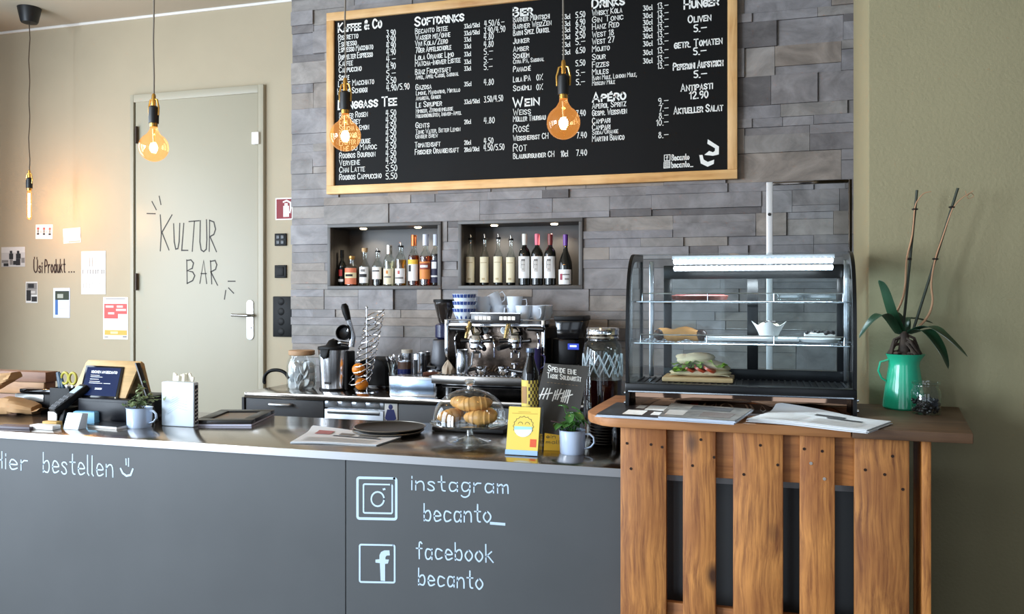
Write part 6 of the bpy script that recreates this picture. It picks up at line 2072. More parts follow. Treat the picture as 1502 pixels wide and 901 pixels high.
zl_ = onY(520, 600, YFR).z
M_SINF = mat('pale stainless front', (200, 206, 214), 0.3, 0.9)
MB().bb(x0, x1, YFR, YFR + .02, zl_ + .002, zc1 - .003).build('louvre_panel', M_SINF, c, True, bevel=.002)
lv = MB()
for i in range(4):
    for j in range(5):
        cx_ = x0 + (x1 - x0) * (.14 + .24 * i)
        cz_ = zl_ + .012 + (zc1 - zl_ - .02) * j / 5
        lv.box((cx_, YFR - .003, cz_ + .004), (.056, .008, .008), Matrix.Rotation(.4, 3, 'X'))
lv.build('louvres', M_SINF, c, True, bevel=.002)
MB().bb(x0, x1, YFR - .004, YFR + .02, .1, zl_ - .006).build('door', M_SINF, c, True, bevel=.003)
MB().bb(x0 + .02, x1 - .02, YFR - .012, YFR - .004, zl_ - .03, zl_ - .012).build('grip_strip', M_STEEL, c, True, bevel=.002)
c = cab('narrow_cabinet', 'narrow pale cabinet front with a small blue figure sticker', 563, 583.5)
f_ = MB().bb(ux(563.8), ux(583), YFR, YFR + .02, .09, zc1 - .003).build('front_panel', mat('pale grey panel', (196, 196, 192), 0.5), c, True, bevel=.002)
ic = MB()
sx = onY(573, 595, YFR).x
sz = onY(573, 595, YFR).z
ic.ell((sx, YFR - .001, sz - .008), (.013, .001, .014), 14, 8)
ic.prism([(sx - .02, YFR - .0016, sz - .022), (sx + .02, YFR - .0016, sz - .022), (sx + .034, YFR - .0016, sz - .07), (sx + .018, YFR - .0016, sz - .085), (sx - .018, YFR - .0016, sz - .085), (sx - .034, YFR - .0016, sz - .07)], (0, .001, 0))
ic.build('blue_figure', mat('navy figure', (26, 36, 96), 0.5), f_, True)
ic = MB()
for k in (-1, 1):
    ic.bb(sx + k * .034 - .006, sx + k * .034 + .006, YFR - .0012, YFR - .0004, sz - .16, sz - .075)
ic.bb(sx - .014, sx + .014, YFR - .0014, YFR - .0004, sz - .16, sz - .086)
ic.build('white_legs', mat('sticker grey', (110, 112, 118), 0.5), f_, True)
for (a, b, lab) in ((584, 700, 'dark cabinet front under the espresso machine'), (700.8, 880, 'dark cabinet front behind the leaflet stand and beer bottle')):
    c = cab('base_cabinet', lab, a, b)
    MB().bb(ux(a) + .002, ux(b) - .002, YFR, YFR + .02, .09, zc1 - .003).build('door', M_PANEL2, c, True, bevel=.002)
c = cab('base_cabinet', 'dark cabinet front at the right end of the back worktop behind the display case', 880.8, 1150)
MB().bb(ux(880.8) + .002, ux(1150) - .002, YFR, YFR + .02, .09, zc1 - .003).build('door', M_PANEL2, c, True, bevel=.002)

B_ = lambda u, y, z=ZC: Vector((onY(u, 500, y).x, y, z))
hz_ = lambda v, y, u=600: onY(u, v, y).z - ZC      # height over the worktop of a photo row at depth y

# black loop
y = 4.62
t = thing('bent_tube', 'black bent tube loop standing at the left end of the back worktop', 'tube', (onY(404, 560, y).x, y, ZC))
pts = [onY(u, v, y) for u, v in ((389, 566), (387.5, 560), (389, 551), (395, 545), (403, 543), (412, 544), (419, 548), (423, 554))]
pts = [(p.x - t.location.x, p.y - t.location.y, p.z - ZC) for p in pts]
pts[0] = (pts[0][0], 0, 0.0)
pts.append((pts[-1][0] + .02, .0, .03))
pts.append((pts[-1][0] + .004, .0, 0.0))
MB().tube(smooth_prof([tuple(p) for p in pts], 4), .011, 10).build('loop', M_BLACK, t)

# jar of sugar sachets
y = 4.42
b = B_(442.5, y)
r, hj = 21.5 * mpp(b), hz_(521, y, 442)
t = thing('storage_jar', 'glass jar with a flat wooden lid filled with white sachets on the back worktop', 'jar', b)
MB().lathe([(0, .002), (r * .94, 0), (r, .01), (r * 1.0, hj * .66), (r * .93, hj * .84), (r * .78, hj * .95), (r * .78, hj)], 36).build('glass_body', G_JAR, t)
hl = hz_(514, y, 442)
MB().lathe([(0, hj), (r * .82, hj), (r * .88, hj + .003), (r * .88, hl), (0, hl)], 32).build('wooden_lid', mat('lid wood', (176, 140, 104), 0.6), t, bevel=.002)
rnd = random.Random(8)
M_SACH = mat('white sachet', (234, 238, 242), 0.6)
k = 0
n_s = 0
for lay in range(6):
    for a in range(6):
        ang = a * PI / 3 + lay * .5 + rnd.uniform(-.2, .2)
        rr_ = r * .52
        R = Matrix.Rotation(ang + rnd.uniform(-.4, .4), 3, 'Z') @ Matrix.Rotation(rnd.uniform(-.5, .5), 3, 'X') @ Matrix.Rotation(rnd.uniform(-.5, .5), 3, 'Y')
        cz_ = .022 + lay * (hj * .76 - .02) / 6
        o = MB().ell((0, 0, 0), (r * .40, .009, .034), 10, 6, R).xform(Matrix.Translation((b.x + rr_ * math.cos(ang), b.y + rr_ * math.sin(ang), ZC + cz_))).build('sugar_sachet', M_SACH)
        tag(o, 'white sachet packed among the others in the wooden-lidded glass jar', 'sachet', 'sachets in the glass jar')

# citrus press
y = 4.40
b = B_(489, y)
s = mpp(b)
t = thing('citrus_press', 'stainless citrus press with a black lever arm and cone beside the sachet jar', 'juicer', b)
hh = hz_(512, y, 489)
bw = 23 * s
MB().lathe([(0, .0), (bw * .92, 0), (bw * .92, .012), (0, .012)], 36, sy=.85).build('black_foot', M_BLACK, t)
MB().lathe([(0, .012), (bw * .84, .012), (bw * .98, hh), (0, hh)], 40, sy=.85).build('steel_body', mat('polished steel', (214, 216, 220), 0.2, 1.0), t)
MB().lathe([(bw * .985, hh - .004), (bw * 1.03, hh), (bw * 1.0, hh + .014), (bw * .5, hh + .022), (bw * .3, hh + .05), (0, hh + .062)], 36, sy=.85).build('black_lid', M_BLACK, t)
MB().prism([(-bw * .45, -bw * .80, hh + .004), (bw * .2, -bw * .84, hh + .004), (bw * .08, -bw * .92, hh - .045), (-bw * .15, -bw * .93, hh - .055), (-bw * .36, -bw * .90, hh - .038)], (0, -.012, 0)).build('black_spout', M_BLACK, t, bevel=.003)
MB().bb(-bw * .2, bw * .2, -bw * .8, -bw * .735, .04, .052).build('badge', M_DK, t)
MB().bb(bw * .8, bw * 1.12, -.02, .08, .0, hh * .95).build('rear_column', M_BLACK, t, bevel=.01)
q = lambda u, v, yy: tuple(onY(u, v, yy) - b)
MB().tube([q(515, 509, y + .04), q(517, 495, y + .05), q(514, 480, y + .04), q(511, 468, y + .03)], [.020, .020, .017, .014], 14).build('lever_arm', M_SIN, t)
MB().tube([q(511, 470, y + .03), q(508, 460, y + .03), q(505.5, 450, y + .03), q(504.5, 446, y + .03)], [.016, .022, .022, .014], 14).build('lever_grip', M_BLACK, t)
cq = Vector(q(502.5, 487.5, y))
MB().lathe([(0, -.05), (.030, -.05), (.042, -.03), (.046, .0), (.040, .004), (.032, -.02), (0, -.034)], 32, c=cq, rot=Matrix.Rotation(math.radians(75), 3, 'X')).build('press_cup', M_BLACK, t)
MB().tube([cq + Vector((.02, .03, .0)), q(514, 478, y + .04)], .014, 10).build('cup_arm', M_SIN, t)
MB().tube([q(493, 505, y), q(500, 503, y), q(512, 505, y + .03)], .012, 10).build('drip_spout', M_SIN, t)

# orange spiral
y = 4.36
b = B_(538, y)
t = thing('spiral_fruit_rack', 'wire spiral fruit rack round an upright rod beside the citrus press', 'fruit rack', b)
ht_ = hz_(451, y, 538)
MB().lathe([(0, 0), (.07, 0), (.07, .006), (0, .006)], 32).build('rack_base', M_CHROME, t)
MB().cyl((0, 0, .004), (0, 0, ht_), .004, n=10).build('rod', M_CHROME, t)
MB().ell((0, 0, ht_), (.008, .008, .008), 12, 8).build('rod_knob', M_CHROME, t)
cx_top, cx_bot = onY(551, 470, y).x - b.x, onY(527, 540, y).x - b.x
sp = []
turns, n = 12, 360
for k in range(n + 1):
    t_ = k / n
    a = 2 * PI * turns * t_
    R_s = .064 - .010 * t_
    f_ = t_ ** 0.9
    cx_ = cx_bot + (cx_top - cx_bot) * f_
    zz = .05 + (ht_ - .075) * t_ + .030 * math.sin(a + .5)
    sp.append((cx_ + R_s * math.cos(a), R_s * .9 * math.sin(a), zz))
MB().tube(sp, .0033, 6).build('wire_spiral', M_CHROME, t)
M_ORA = mat('orange peel', (244, 142, 28), 0.4, bump=0.25, bscale=160)
for (u, v, lab) in ((526, 542, 'upper orange of the two in the wire spiral rack'), (530.5, 558, 'lower orange of the two in the wire spiral rack')):
    p = onY(u, v, y - .005)
    ro = 9.6 * mpp(p)
    if v > 550:
        p.z = ZC + .0065 + ro * .96
    o = thing('orange', lab, 'orange', p, 0, 'oranges in the spiral rack')
    MB().ell((0, 0, 0), (ro, ro, ro * .96), 24, 16).build('peel', M_ORA, o)
    MB().ell((ro * .2, -ro * .5, ro * .8), (.004, .004, .002), 8, 5).build('stem_scar', mat('green scar', (120, 120, 50), 0.7), o)

# dark toaster-like box
y = 4.60
x0, x1 = onY(541, 545, y).x, onY(568, 545, y).x
t = thing('toaster', 'rounded black appliance behind the wire fruit rack', 'appliance', ((x0 + x1) / 2, y, ZC))
wq, hq = (x1 - x0) / 2 + .03, hz_(524, y, 555)
MB().prism([(-wq, -.09, 0), (wq, -.09, 0), (wq, -.09, hq * .7), (wq * .8, -.09, hq * .94), (wq * .4, -.09, hq), (-wq * .4, -.09, hq), (-wq * .85, -.09, hq * .93), (-wq, -.09, hq * .7)], (0, .18, 0)).build('body', M_BLACK, t, bevel=.012)
MB().bb(-wq * .4, wq * .4, -.03, .03, hq, hq + .0015).build('slot', M_DK, t)
MB().bb(-wq - .004, wq + .004, -.094, .094, 0.0, .02).build('foot_band', M_BLACKG, t, bevel=.003)

# glass of spoons
y = 4.56
b = B_(576, y)
t = thing('spoon_glass', 'clear glass crowded with long spoons on the back worktop', 'glass', b)
hg = hz_(533, y, 576)
MB().lathe([(0, .004), (.032, .002), (.036, .01), (.041, hg), (.039, hg), (.033, .012), (0, .01)], 28).build('glass_wall', G_JAR, t)
rnd = random.Random(6)
for k in range(11):
    a = rnd.uniform(0, 6.28)
    tip = Vector((rnd.uniform(-.075, .085), rnd.uniform(-.03, .03), hz_(516 + rnd.uniform(0, 9), y, 576)))
    st0 = Vector((-.25 * tip.x, rnd.uniform(-.02, .02), .012))
    o = thing('long_spoon', 'long steel spoon standing among the others in the clear glass', 'spoon', b, 0, 'spoons in the glass on the back worktop')
    MB().tube([st0, st0.lerp(tip, .8)], .0028, 6).build('handle', M_CHROME, o)
    MB().ell(st0.lerp(tip, .92), (.008, .003, .016), 10, 6, (tip - st0).to_track_quat('Z', 'Y').to_matrix()).build('bowl', M_CHROME, o)
# brown tumbler with a blue base, metal box with lid, milk jug with black stripe
y = 4.50
b = B_(593, y)
t = thing('brown_tumbler', 'brown glass tumbler with a metal rim and dark blue base between spoons and steel jug', 'tumbler', b)
ha, hb_ = hz_(529, y, 593), hz_(541, y, 593)
rt = 10 * mpp(b)
MB().lathe([(0, 0), (rt * .95, 0), (rt, .006), (rt, hb_), (0, hb_)], 28).build('blue_base', mat('dark blue glaze', (24, 34, 92), 0.2), t)
MB().lathe([(0, hb_), (rt * 1.0, hb_), (rt * 1.0, ha - .006), (0, ha - .006)], 28).build('brown_glass', mat('brown glaze', (92, 70, 58), 0.2), t)
MB().lathe([(0, ha - .006), (rt * 1.04, ha - .006), (rt * 1.04, ha), (rt * .9, ha), (0, ha - .003)], 28).build('metal_rim', M_SIN, t)
y = 4.66
b = B_(597, y)
t = thing('shaker_tin', 'metal tin with a pale lid standing behind the brown tumbler', 'tin', b)
ha = hz_(513, y, 597)
MB().lathe([(0, 0), (.03, 0), (.032, .004), (.032, ha - .02), (0, ha - .02)], 24).build('tin_body', M_SIN, t)
MB().lathe([(0, ha - .02), (.034, ha - .02), (.034, ha), (0, ha)], 24).build('tin_lid', mat('pale lid', (214, 206, 190), 0.4), t)
y = 4.47
b = B_(614, y)
t = thing('steel_jug', 'small stainless jug with a black window stripe left of the grinder', 'jug', b)
ha = hz_(519, y, 614)
rj = 10 * mpp(b)
MB().lathe([(0, 0), (rj, 0), (rj * 1.05, .006), (rj * .92, ha * .8), (rj * .9, ha), (rj * .84, ha), (rj * .84, ha * .5), (0, .02)], 32).build('jug_wall', M_SIN, t)
label_patch(MB(), rj * .985, ha * .34, ha * .85, -110, -75).build('black_stripe', M_BLACK, t)
MB().tube([(rj * .3, rj * .8, ha * .85), (rj * .4, rj * 1.45, ha * .8), (rj * .4, rj * 1.5, ha * .5), (rj * .3, rj * .95, ha * .25)], .005, 8).build('jug_handle', M_BLACK, t)
b2 = B_(622, 4.60)
t = thing('dark_canister', 'dark grey canister standing behind the steel jug', 'canister', b2)
MB().lathe([(0, 0), (.036, 0), (.038, .004), (.038, hz_(517, 4.6, 622)), (0, hz_(517, 4.6, 622) + .004)], 28).build('canister_body', mat('dark grey tin', (84, 82, 86), 0.35, 0.3), t)
MB().lathe([(.0385, hz_(521, 4.6, 622)), (.0395, hz_(521, 4.6, 622)), (.0395, hz_(516, 4.6, 622)), (.0385, hz_(516, 4.6, 622))], 28).build('canister_rim', M_STEEL, t)

# low steel knock box
yk = 4.24
x0, x1 = onY(571, 560, yk).x, onY(639, 560, yk).x
t = thing('steel_drawer_box', 'low stainless box standing at the worktop edge left of the espresso machine', 'box', ((x0 + x1) / 2, yk + .07, ZC))
hk = hz_(553, yk, 607)
MB().bb(x0, x1, yk, yk + .15, ZC, ZC + hk).build('box_shell', M_SIN, t, True, bevel=.004)
MB().bb(x0 + .01, x1 - .01, yk - .005, yk, ZC + .012, ZC + hk - .014).build('drawer_front', mat('brushed blue steel', (170, 190, 214), 0.25, 1.0), t, True, bevel=.003)

# wooden tamper handles and a cloth
y = 4.30
zk = ZC + hk
# the cloth lies on the drip tray's left side; tampers lie on the box
for k, (u, lab) in enumerate(((634, 'dark wooden tamper lying left of the espresso machine'), (641, 'second wooden tamper lying against the espresso machine'))):
    b = B_(u, y + .03 * k, zk)
    t = thing('tamper', lab, 'tamper', b, .5 + .4 * k, 'wooden tampers by the machine')
    MB().tube([(-.05, 0, .013), (-.03, 0, .013), (0, 0, .013), (.03, 0, .013)], [.010, .013, .010, .009], 12).build('wood_handle', mat('reddish wood', (92, 52, 36), 0.4), t)
    MB().cyl((.03, 0, .0135), (.046, 0, .0135), .013, n=16).build('steel_head', M_SIN, t)

# ------------------------------------------------------------------ coffee grinder, left
y = 4.52
b = B_(647, y)
t = thing('coffee_grinder', 'dark coffee grinder with a smoked funnel hopper left of the espresso machine', 'coffee grinder', b)
h0, h1, h2 = hz_(477, y, 647), hz_(440, y, 650), hz_(497, y, 647)
hxo = onY(652, 450, y).x - b.x
MB().bb(-.075, .06, -.1, .1, .0, .03).build('grinder_base', M_BLACKG, t, bevel=.006)
MB().prism([(-.055, -.06, .03), (.045, -.06, .03), (.052, -.06, h2), (-.03, -.06, h2)], (0, .13, 0)).build('grinder_body', mat('dark grey casting', (42, 42, 46), 0.3, 0.4), t, bevel=.01)
MB().lathe([(.03, h2), (.045, h2 + .01), (.045, h0), (.028, h0 + .01), (0, h0 + .01)], 28, c=(.012, 0, 0)).build('grinder_neck', mat('navy ring', (26, 30, 70), 0.3), t)
MB().lathe([(.026, h0 + .006), (.034, h0 + .02), (.058, h1 - .03), (.062, h1 - .012), (.06, h1), (0, h1 + .003)], 32, c=(hxo, 0, 0)).build('smoked_hopper', mat('smoked hopper', (44, 38, 34), 0.12, coat=0.3), t)
MB().lathe([(.0615, h1 - .014), (.0645, h1 - .012), (.0645, h1 + .001), (.0615, h1 + .003)], 32, c=(hxo, 0, 0)).build('hopper_rim', M_BLACK, t)
MB().cyl((-.01, -.09, .035), (-.01, -.09, .13), .034, n=24).build('dosing_cup', M_SIN, t)
MB().tube([(-.05, -.05, .16), (-.03, -.12, .15), (.02, -.13, .145)], .008, 8).build('dosing_lever', M_BLACK, t)

# ------------------------------------------------------------------ espresso machine
ym0, ym1 = 4.22, 4.70
xA, xB = onY(655, 520, 4.40).x, onY(801, 520, 4.40).x
zTop = onY(728, 474, 4.46).z
em = thing('espresso_machine', 'two-group chrome espresso machine on the back worktop with cups on top', 'espresso machine', ((xA + xB) / 2, 4.46, ZC))
M_EMD = mat('dark chrome', (120, 112, 106), 0.10, 1.0)
zt_ = onY(728, 552, ym0).z
ft = MB()
for x in (xA + .05, xB - .05):
    for yy in (ym0 + .08, ym1 - .06):
        ft.cyl((x, yy, ZC), (x, yy, ZC + .05), .022, n=16)
ft.build('foot', M_SIN, em, True)
MB().bb(xA + .02, xB - .02, ym0 + .05, ym1, ZC + .05, zt_ - .05).build('lower_body', M_BLACKG, em, True, bevel=.004)
MB().bb(xA - .02, xB + .01, ym0, ym1 - .1, zt_ - .05, zt_ - .004)  .build('drip_tray', mat('grey tray steel', (120, 116, 112), 0.3, 1.0), em, True, bevel=.005)
g = MB()
for k in range(26):
    x = xA + .01 + (xB - xA - .03) * k / 25
    g.bb(x - .004, x + .004, ym0 + .012, ym1 - .2, zt_ - .004, zt_)
g.build('drip_grate', M_CHROME, em, True)
yback = 4.50
MB().bb(xA + .012, xB - .012, yback, ym1, zt_ - .004, zTop - .02).build('boiler_housing', mat('bronze mirror', (128, 114, 104), 0.22, 1.0), em, True, bevel=.003)
MB().bb(xA, xB, ym0 + .16, ym1, zTop - .02, zTop).build('top_plate', M_CHROME, em, True, bevel=.003)
for x in (xA, xB - .018):
    MB().bb(x, x + .018, ym0 + .15, ym0 + .18, zt_ - .004, zTop + .02).build('front_post', M_CHROME, em, True, bevel=.003)
    MB().bb(x + .004, x + .014, ym0 + .18, ym1, zt_ - .004, zTop - .02).build('side_panel', mat('smoked side glass', (60, 62, 66), 0.08, 0.6), em, True)
# cup rail
MB().tube([(xA + .01, ym0 + .165, zTop + .018), (xB - .01, ym0 + .165, zTop + .018), (xB - .01, ym1 - .02, zTop + .018), (xA + .01, ym1 - .02, zTop + .018)], .004, 8, closed=True).build('cup_rail', M_CHROME, em, True)
# display panel
d0, d1 = onY(691, 467, ym0 + .14).x, onY(763, 467, ym0 + .14).x
zp0, zp1 = onY(728, 474.5, ym0 + .14).z, onY(728, 459.5, ym0 + .14).z
pn = MB().bb(d0, d1, ym0 + .135, ym0 + .152, zp0, zp1).build('control_panel', mat('dark panel', (38, 36, 36), 0.25), em, True, bevel=.003)
MB().bb(d0 - .003, d1 + .003, ym0 + .134, ym0 + .151, zp1 - .003, zp1 + .003).build('panel_trim', M_STEEL, pn, True)
for (a, b_) in ((696, 720), (732, 756)):
    e0, e1 = onY(a, 467, ym0 + .133).x, onY(b_, 467, ym0 + .133).x
    for j in range(4):
        w_ = (e1 - e0) / 4
        MB().bb(e0 + w_ * j + .003, e0 + w_ * (j + 1) - .003, ym0 + .131, ym0 + .135, zp0 + .019, zp1 - .018).build('lit_button', mat('lit button', (232, 228, 220), 0.4, emit=0.7), pn, True)
# gauges
for u in (713, 741):
    p = onY(u, 484.5, yback)
    MB().cyl((p.x, yback, p.z), (p.x, yback - .018, p.z), .0215, n=28).build('gauge_rim', M_CHROME, em, True)
    ga = MB().cyl((p.x, yback - .018, p.z), (p.x, yback - .0195, p.z), .018, n=28).build('gauge_face', mat('gauge white', (226, 232, 236), 0.4), em, True)
    MB().strip([(p.x, yback - .0202, p.z), (p.x + .008, yback - .0202, p.z + .010)], .0016, (0, -1, 0)).build('needle', M_DK, ga, True)
M_BAK = mat('black handle', (16, 15, 16), 0.3)
for gi, u in enumerate((699, 756)):
    yy = ym0 + .14
    p = onY(u, 500, yy)
    # group head: slanted chrome body from the housing, bell, portafilter with spouts
    gr = MB()
    up_ = onY(u - 1, 480, yy + .06)
    gr.tube([(up_.x, yback + .01, up_.z + .012), (up_.x, yy + .06, up_.z + .010), (p.x, yy + .03, p.z + .03)], [.034, .036, .034], 20)
    gr.lathe([(0, .03), (.034, .03), (.044, .012), (.047, -.002), (.044, -.014), (0, -.014)], 28, c=(p.x, yy, p.z))
    gr.build('group_head', M_CHROME, em, True)
    MB().tube([(up_.x - .02, yy + .02, up_.z + .03), (up_.x - .03, yy + .005, up_.z - .02), (up_.x - .034, yy - .01, p.z + .012)], [.012, .013, .009], 12).build('brew_lever', mat('pale brass lever', (196, 178, 130), 0.2, 0.9), em, True)
    pfm = MB()
    pfm.lathe([(0, -.014), (.040, -.014), (.040, -.036), (.028, -.05), (0, -.052)], 24, c=(p.x, yy, p.z))
    pfm.lathe([(0, -.052), (.012, -.052), (.010, -.066), (0, -.068)], 14, c=(p.x, yy, p.z))
    pfm.tube([(p.x - .018, yy - .01, p.z - .064), (p.x - .018, yy - .01, p.z - .092)], .0075, 10)
    pfm.tube([(p.x + .018, yy + .01, p.z - .064), (p.x + .018, yy + .01, p.z - .092)], .0075, 10)
    pfm.tube([(p.x - .02, yy - .01, p.z - .064), (p.x + .02, yy + .01, p.z - .064)], .008, 10)
    pfo = pfm.build('portafilter', M_CHROME, em, True)
    hx = 1 if gi == 0 else -.7
    MB().tube([(p.x + .03 * hx, yy - .03, p.z - .024), (p.x + .06 * hx, yy - .07, p.z - .028), (p.x + .085 * hx, yy - .12, p.z - .036)], [.010, .015, .013], 12).build('portafilter_handle', M_BAK, pfo, True)
    MB().tube([(p.x - .085, yy - .015, p.z - .002), (p.x - .05, yy - .012, p.z), (p.x + .05, yy - .012, p.z), (p.x + .09, yy - .015, p.z + .004)], [.013, .010, .010, .013], 12).build('black_collar', M_BAK, em, True)
# steam taps and wands
for sg, u, uw in ((-1, 672, 668), (1, 786, 790)):
    yy = ym0 + .13
    p = onY(u, 483, yy)
    MB().tube([(p.x + .03 * -sg, yback, p.z), (p.x, yy + .03, p.z)], .012, 10).build('steam_valve', M_CHROME, em, True)
    MB().tube([(p.x - .045, yy, p.z + .002), (p.x + .045, yy - .004, p.z)], [.013, .014], 14).build('steam_knob', M_BAK, em, True)
    q1, q2 = onY(uw, 500, yy), onY(uw - sg * 4, 540, yy - .03)
    MB().tube(smooth_prof([(p.x, yy + .02, p.z - .01), (q1.x, yy, q1.z + .02), (q1.x, yy, q1.z - .03), (q2.x, yy - .03, q2.z)], 5), .005, 8).build('steam_wand', M_CHROME, em, True)
p = onY(719, 500, ym0 + .16)
MB().tube(smooth_prof([(p.x, yback, p.z + .02), (p.x, ym0 + .16, p.z + .025), (p.x + .022, ym0 + .15, p.z - .0), (p.x + .026, ym0 + .15, p.z - .09)], 5), .0045, 8).build('hot_water_pipe', M_CHROME, em, True)
# things on the drip tray
b = onY(678, 546, ym0 + .07)
t = thing('milk_jug', 'stainless milk jug standing at the left of the drip tray', 'jug', (b.x, ym0 + .07, zt_))
hm = onY(678, 513, ym0 + .07).z - zt_
MB().lathe([(0, 0), (.034, 0), (.036, .005), (.034, hm * .6), (.028, hm * .8), (.033, hm), (.031, hm), (.026, hm * .8), (0, .01)], 30).build('jug_wall', M_SIN, t)
MB().tube([(.03, 0, hm * .9), (.055, 0, hm * .85), (.056, 0, hm * .4), (.034, 0, hm * .2)], .0045, 8).build('jug_handle', M_SIN, t)
for k, (u, rot_, lab) in enumerate(((706, .1, 'spare portafilter lying on the drip tray under the left group'), (737, PI - .15, 'portafilter lying on the drip tray between the groups'))):
    b = onY(u, 546, ym0 + .1)
    t = thing('portafilter', lab, 'portafilter', (b.x, ym0 + .1 + .02 * k, zt_), rot_, 'loose portafilters on the drip tray')
    MB().lathe([(0, 0), (.024, 0), (.033, .012), (.033, .034), (.036, .036), (.036, .042), (.03, .042), (.03, .02), (0, .01)], 26).build('filter_basket', M_CHROME, t)
    MB().tube([(-.034, 0, .026), (-.065, 0, .022), (-.10, 0, .018), (-.135, 0, .0165)], [.009, .012, .016, .013], 12).build('handle', M_BAK, t)
b = onY(755, 547, ym0 + .12)
t = thing('shot_stand', 'small steel weight standing under the right group', 'tool', (b.x, ym0 + .12, zt_))
MB().lathe([(0, 0), (.024, 0), (.024, .012), (.009, .018), (.008, .05), (.022, .055), (.022, .062), (0, .062)], 22).build('weight_body', M_CHROME, t)
b = onY(784, 546, ym0 + .1)
t = thing('purple_cup', 'dark purple cup hanging low at the right of the espresso machine', 'cup', (b.x, ym0 + .1, zt_))
hq = onY(784, 511, ym0 + .1).z - zt_
MB().lathe([(0, 0), (.026, 0), (.03, .004), (.036, hq), (.034, hq), (.026, .01), (0, .008)], 28).build('cup_wall', mat('purple glaze', (58, 52, 96), 0.2), t)
MB().tube([(.034, 0, hq * .8), (.058, 0, hq * .7), (.055, 0, hq * .35), (.031, 0, hq * .25)], .004, 8).build('cup_handle', mat('purple glaze', (58, 52, 96), 0.2), t)
b = onY(656, 545, ym0 + .06)
t = thing('bar_cloth', 'crumpled beige cloth lying at the left end of the drip tray', 'cloth', (b.x, ym0 + .07, zt_))
rnd = random.Random(12)
rows_ = []
for i in range(13):
    row = []
    for j in range(19):
        a = 2 * PI * j / 18
        k = i / 12
        r_ = .034 * (1 - k ** 2.2) * (1 + .18 * math.sin(3 * a + 4 * k) + .12 * math.sin(7 * a - 3 * k))
        row.append((r_ * math.cos(a), r_ * math.sin(a) * .9, .075 * k))
    rows_.append(row)
MB().grid(rows_).build('cloth_folds', mat('beige cloth', (188, 172, 152), 0.9, bump=.4, bscale=60), t)

# cups on the machine
M_CUP = mat('white porcelain', (228, 240, 253), 0.15, coat=.3)
zq = zTop + .0005


def cup_parts(t, r, h):
    MB().lathe([(0, .003), (r * .52, .0), (r * .56, .004), (r * .82, h * .4), (r, h), (r * .96, h), (r * .76, h * .4), (r * .5, .009), (0, .008)], 30).build('cup_wall', M_CUP, t)
    MB().tube([(r * .90, 0, h * .82), (r * 1.42, 0, h * .84), (r * 1.5, 0, h * .55), (r * 1.2, 0, h * .34), (r * .76, 0, h * .3)], r * .095, 8, flat=.7).build('cup_handle', M_CUP, t)


cups = [(768, 4.47, 0, .3, 'white cup with its handle to the right on the machine top, front row, left of the two fronting it', 24, 0.0, 0), (786, 4.46, 0, .9, 'white cup on the machine top in the front row, third from the right end', 22, 0, 0), (806, 4.50, 0, .1, 'rightmost white cup on the machine top, slightly ribbed by shadow', 22, 0, 0)]
CH, CR = .098, .047
Cx = lambda u, yy: onY(u, 460, yy).x
c0 = thing('coffee_cup', 'front row white cup on the machine top just right of the control panel', 'cup', (Cx(768, 4.46), 4.46, zq), .15, 'white cups on the espresso machine')
cup_parts(c0, CR, CH)
c1 = dup(c0, (Cx(788, 4.50), 4.50, zq), -1.0, 'white cup in the front row on the machine top, second from the right end')
c2 = dup(c0, (Cx(799, 4.60), 4.60, zq), 1.2, 'white cup at the right end of the machine top, behind the others')
back = [(708, 4.56, 'white cup behind the control panel, next to the blue patterned bowls'), (731, 4.61, 'white cup behind the control panel, second from the blue bowls'), (755, 4.57, 'white cup behind the control panel, third from the blue bowls')]
for k, (u, yy, lab) in enumerate(back):
    dup(c0, (Cx(u, yy), yy, zq), 2.0 + k, lab)
for u, yy, lab, rz_ in ((708, 4.56, 'small upper white cup stacked next to the blue patterned bowls', 2.5), (755, 4.57, 'white cup stacked on top at the right of the tilted cup, handle showing', .1)):
    dup(c0, (Cx(u, yy), yy, zq + .05), rz_, lab)
t = dup(c0, (Cx(731, 4.59), 4.60, zq + .072), .2, 'tilted white cup lying on top of the other cups, handle up to the right')
t.rotation_euler = (0, math.radians(-28), .15)
# blue patterned bowls
M_BLP = mat('cobalt pattern', (52, 78, 150), 0.25)
for k, lab in enumerate(('bottom bowl with blue diamonds in the stack on the left of the machine top', 'middle blue patterned bowl in the stack on the machine top', 'topmost blue banded bowl in the stack on the machine top')):
    b = Vector((Cx(681, 4.45), 4.45, zq + k * .040))
    t = thing('patterned_bowl', lab, 'bowl', b, 0, 'blue and white bowls on the machine')
    r, h = .068, .082
    MB().lathe([(0, .003), (r * .42, 0), (r * .46, .006), (r * .72, h * .35), (r * .9, h * .7), (r, h), (r * .97, h), (r * .86, h * .68), (r * .4, .014), (0, .012)], 40).build('bowl_wall', M_CUP, t)
    p_ = MB()
    if k == 0:
        for j in range(12):
            a = j * PI / 6
            cz_, rr_ = h * .36, r * .735
            pts = []
            for (da, dz) in ((0, -.013), (.10, 0), (0, .013), (-.10, 0)):
                rq = rr_ + (dz) * .55 + .0012
                pts.append((rq * math.cos(a + da), rq * math.sin(a + da), cz_ + dz))
            p_.add(pts, [(0, 1, 2, 3)])
    for j in range(40):
        a0, a1 = 2 * PI * j / 40, 2 * PI * (j + (.62 if j % 2 else .9)) / 40
        z0_, z1_ = (h * .74, h * .97)
        r0_, r1_ = r * .915 + .0008, r * .99 + .001
        p_.add([(r0_ * math.cos(a0), r0_ * math.sin(a0), z0_), (r0_ * math.cos(a1), r0_ * math.sin(a1), z0_), (r1_ * math.cos(a1), r1_ * math.sin(a1), z1_), (r1_ * math.cos(a0), r1_ * math.sin(a0), z1_)], [(0, 1, 2, 3)])
    p_.build('blue_pattern', M_BLP, t)

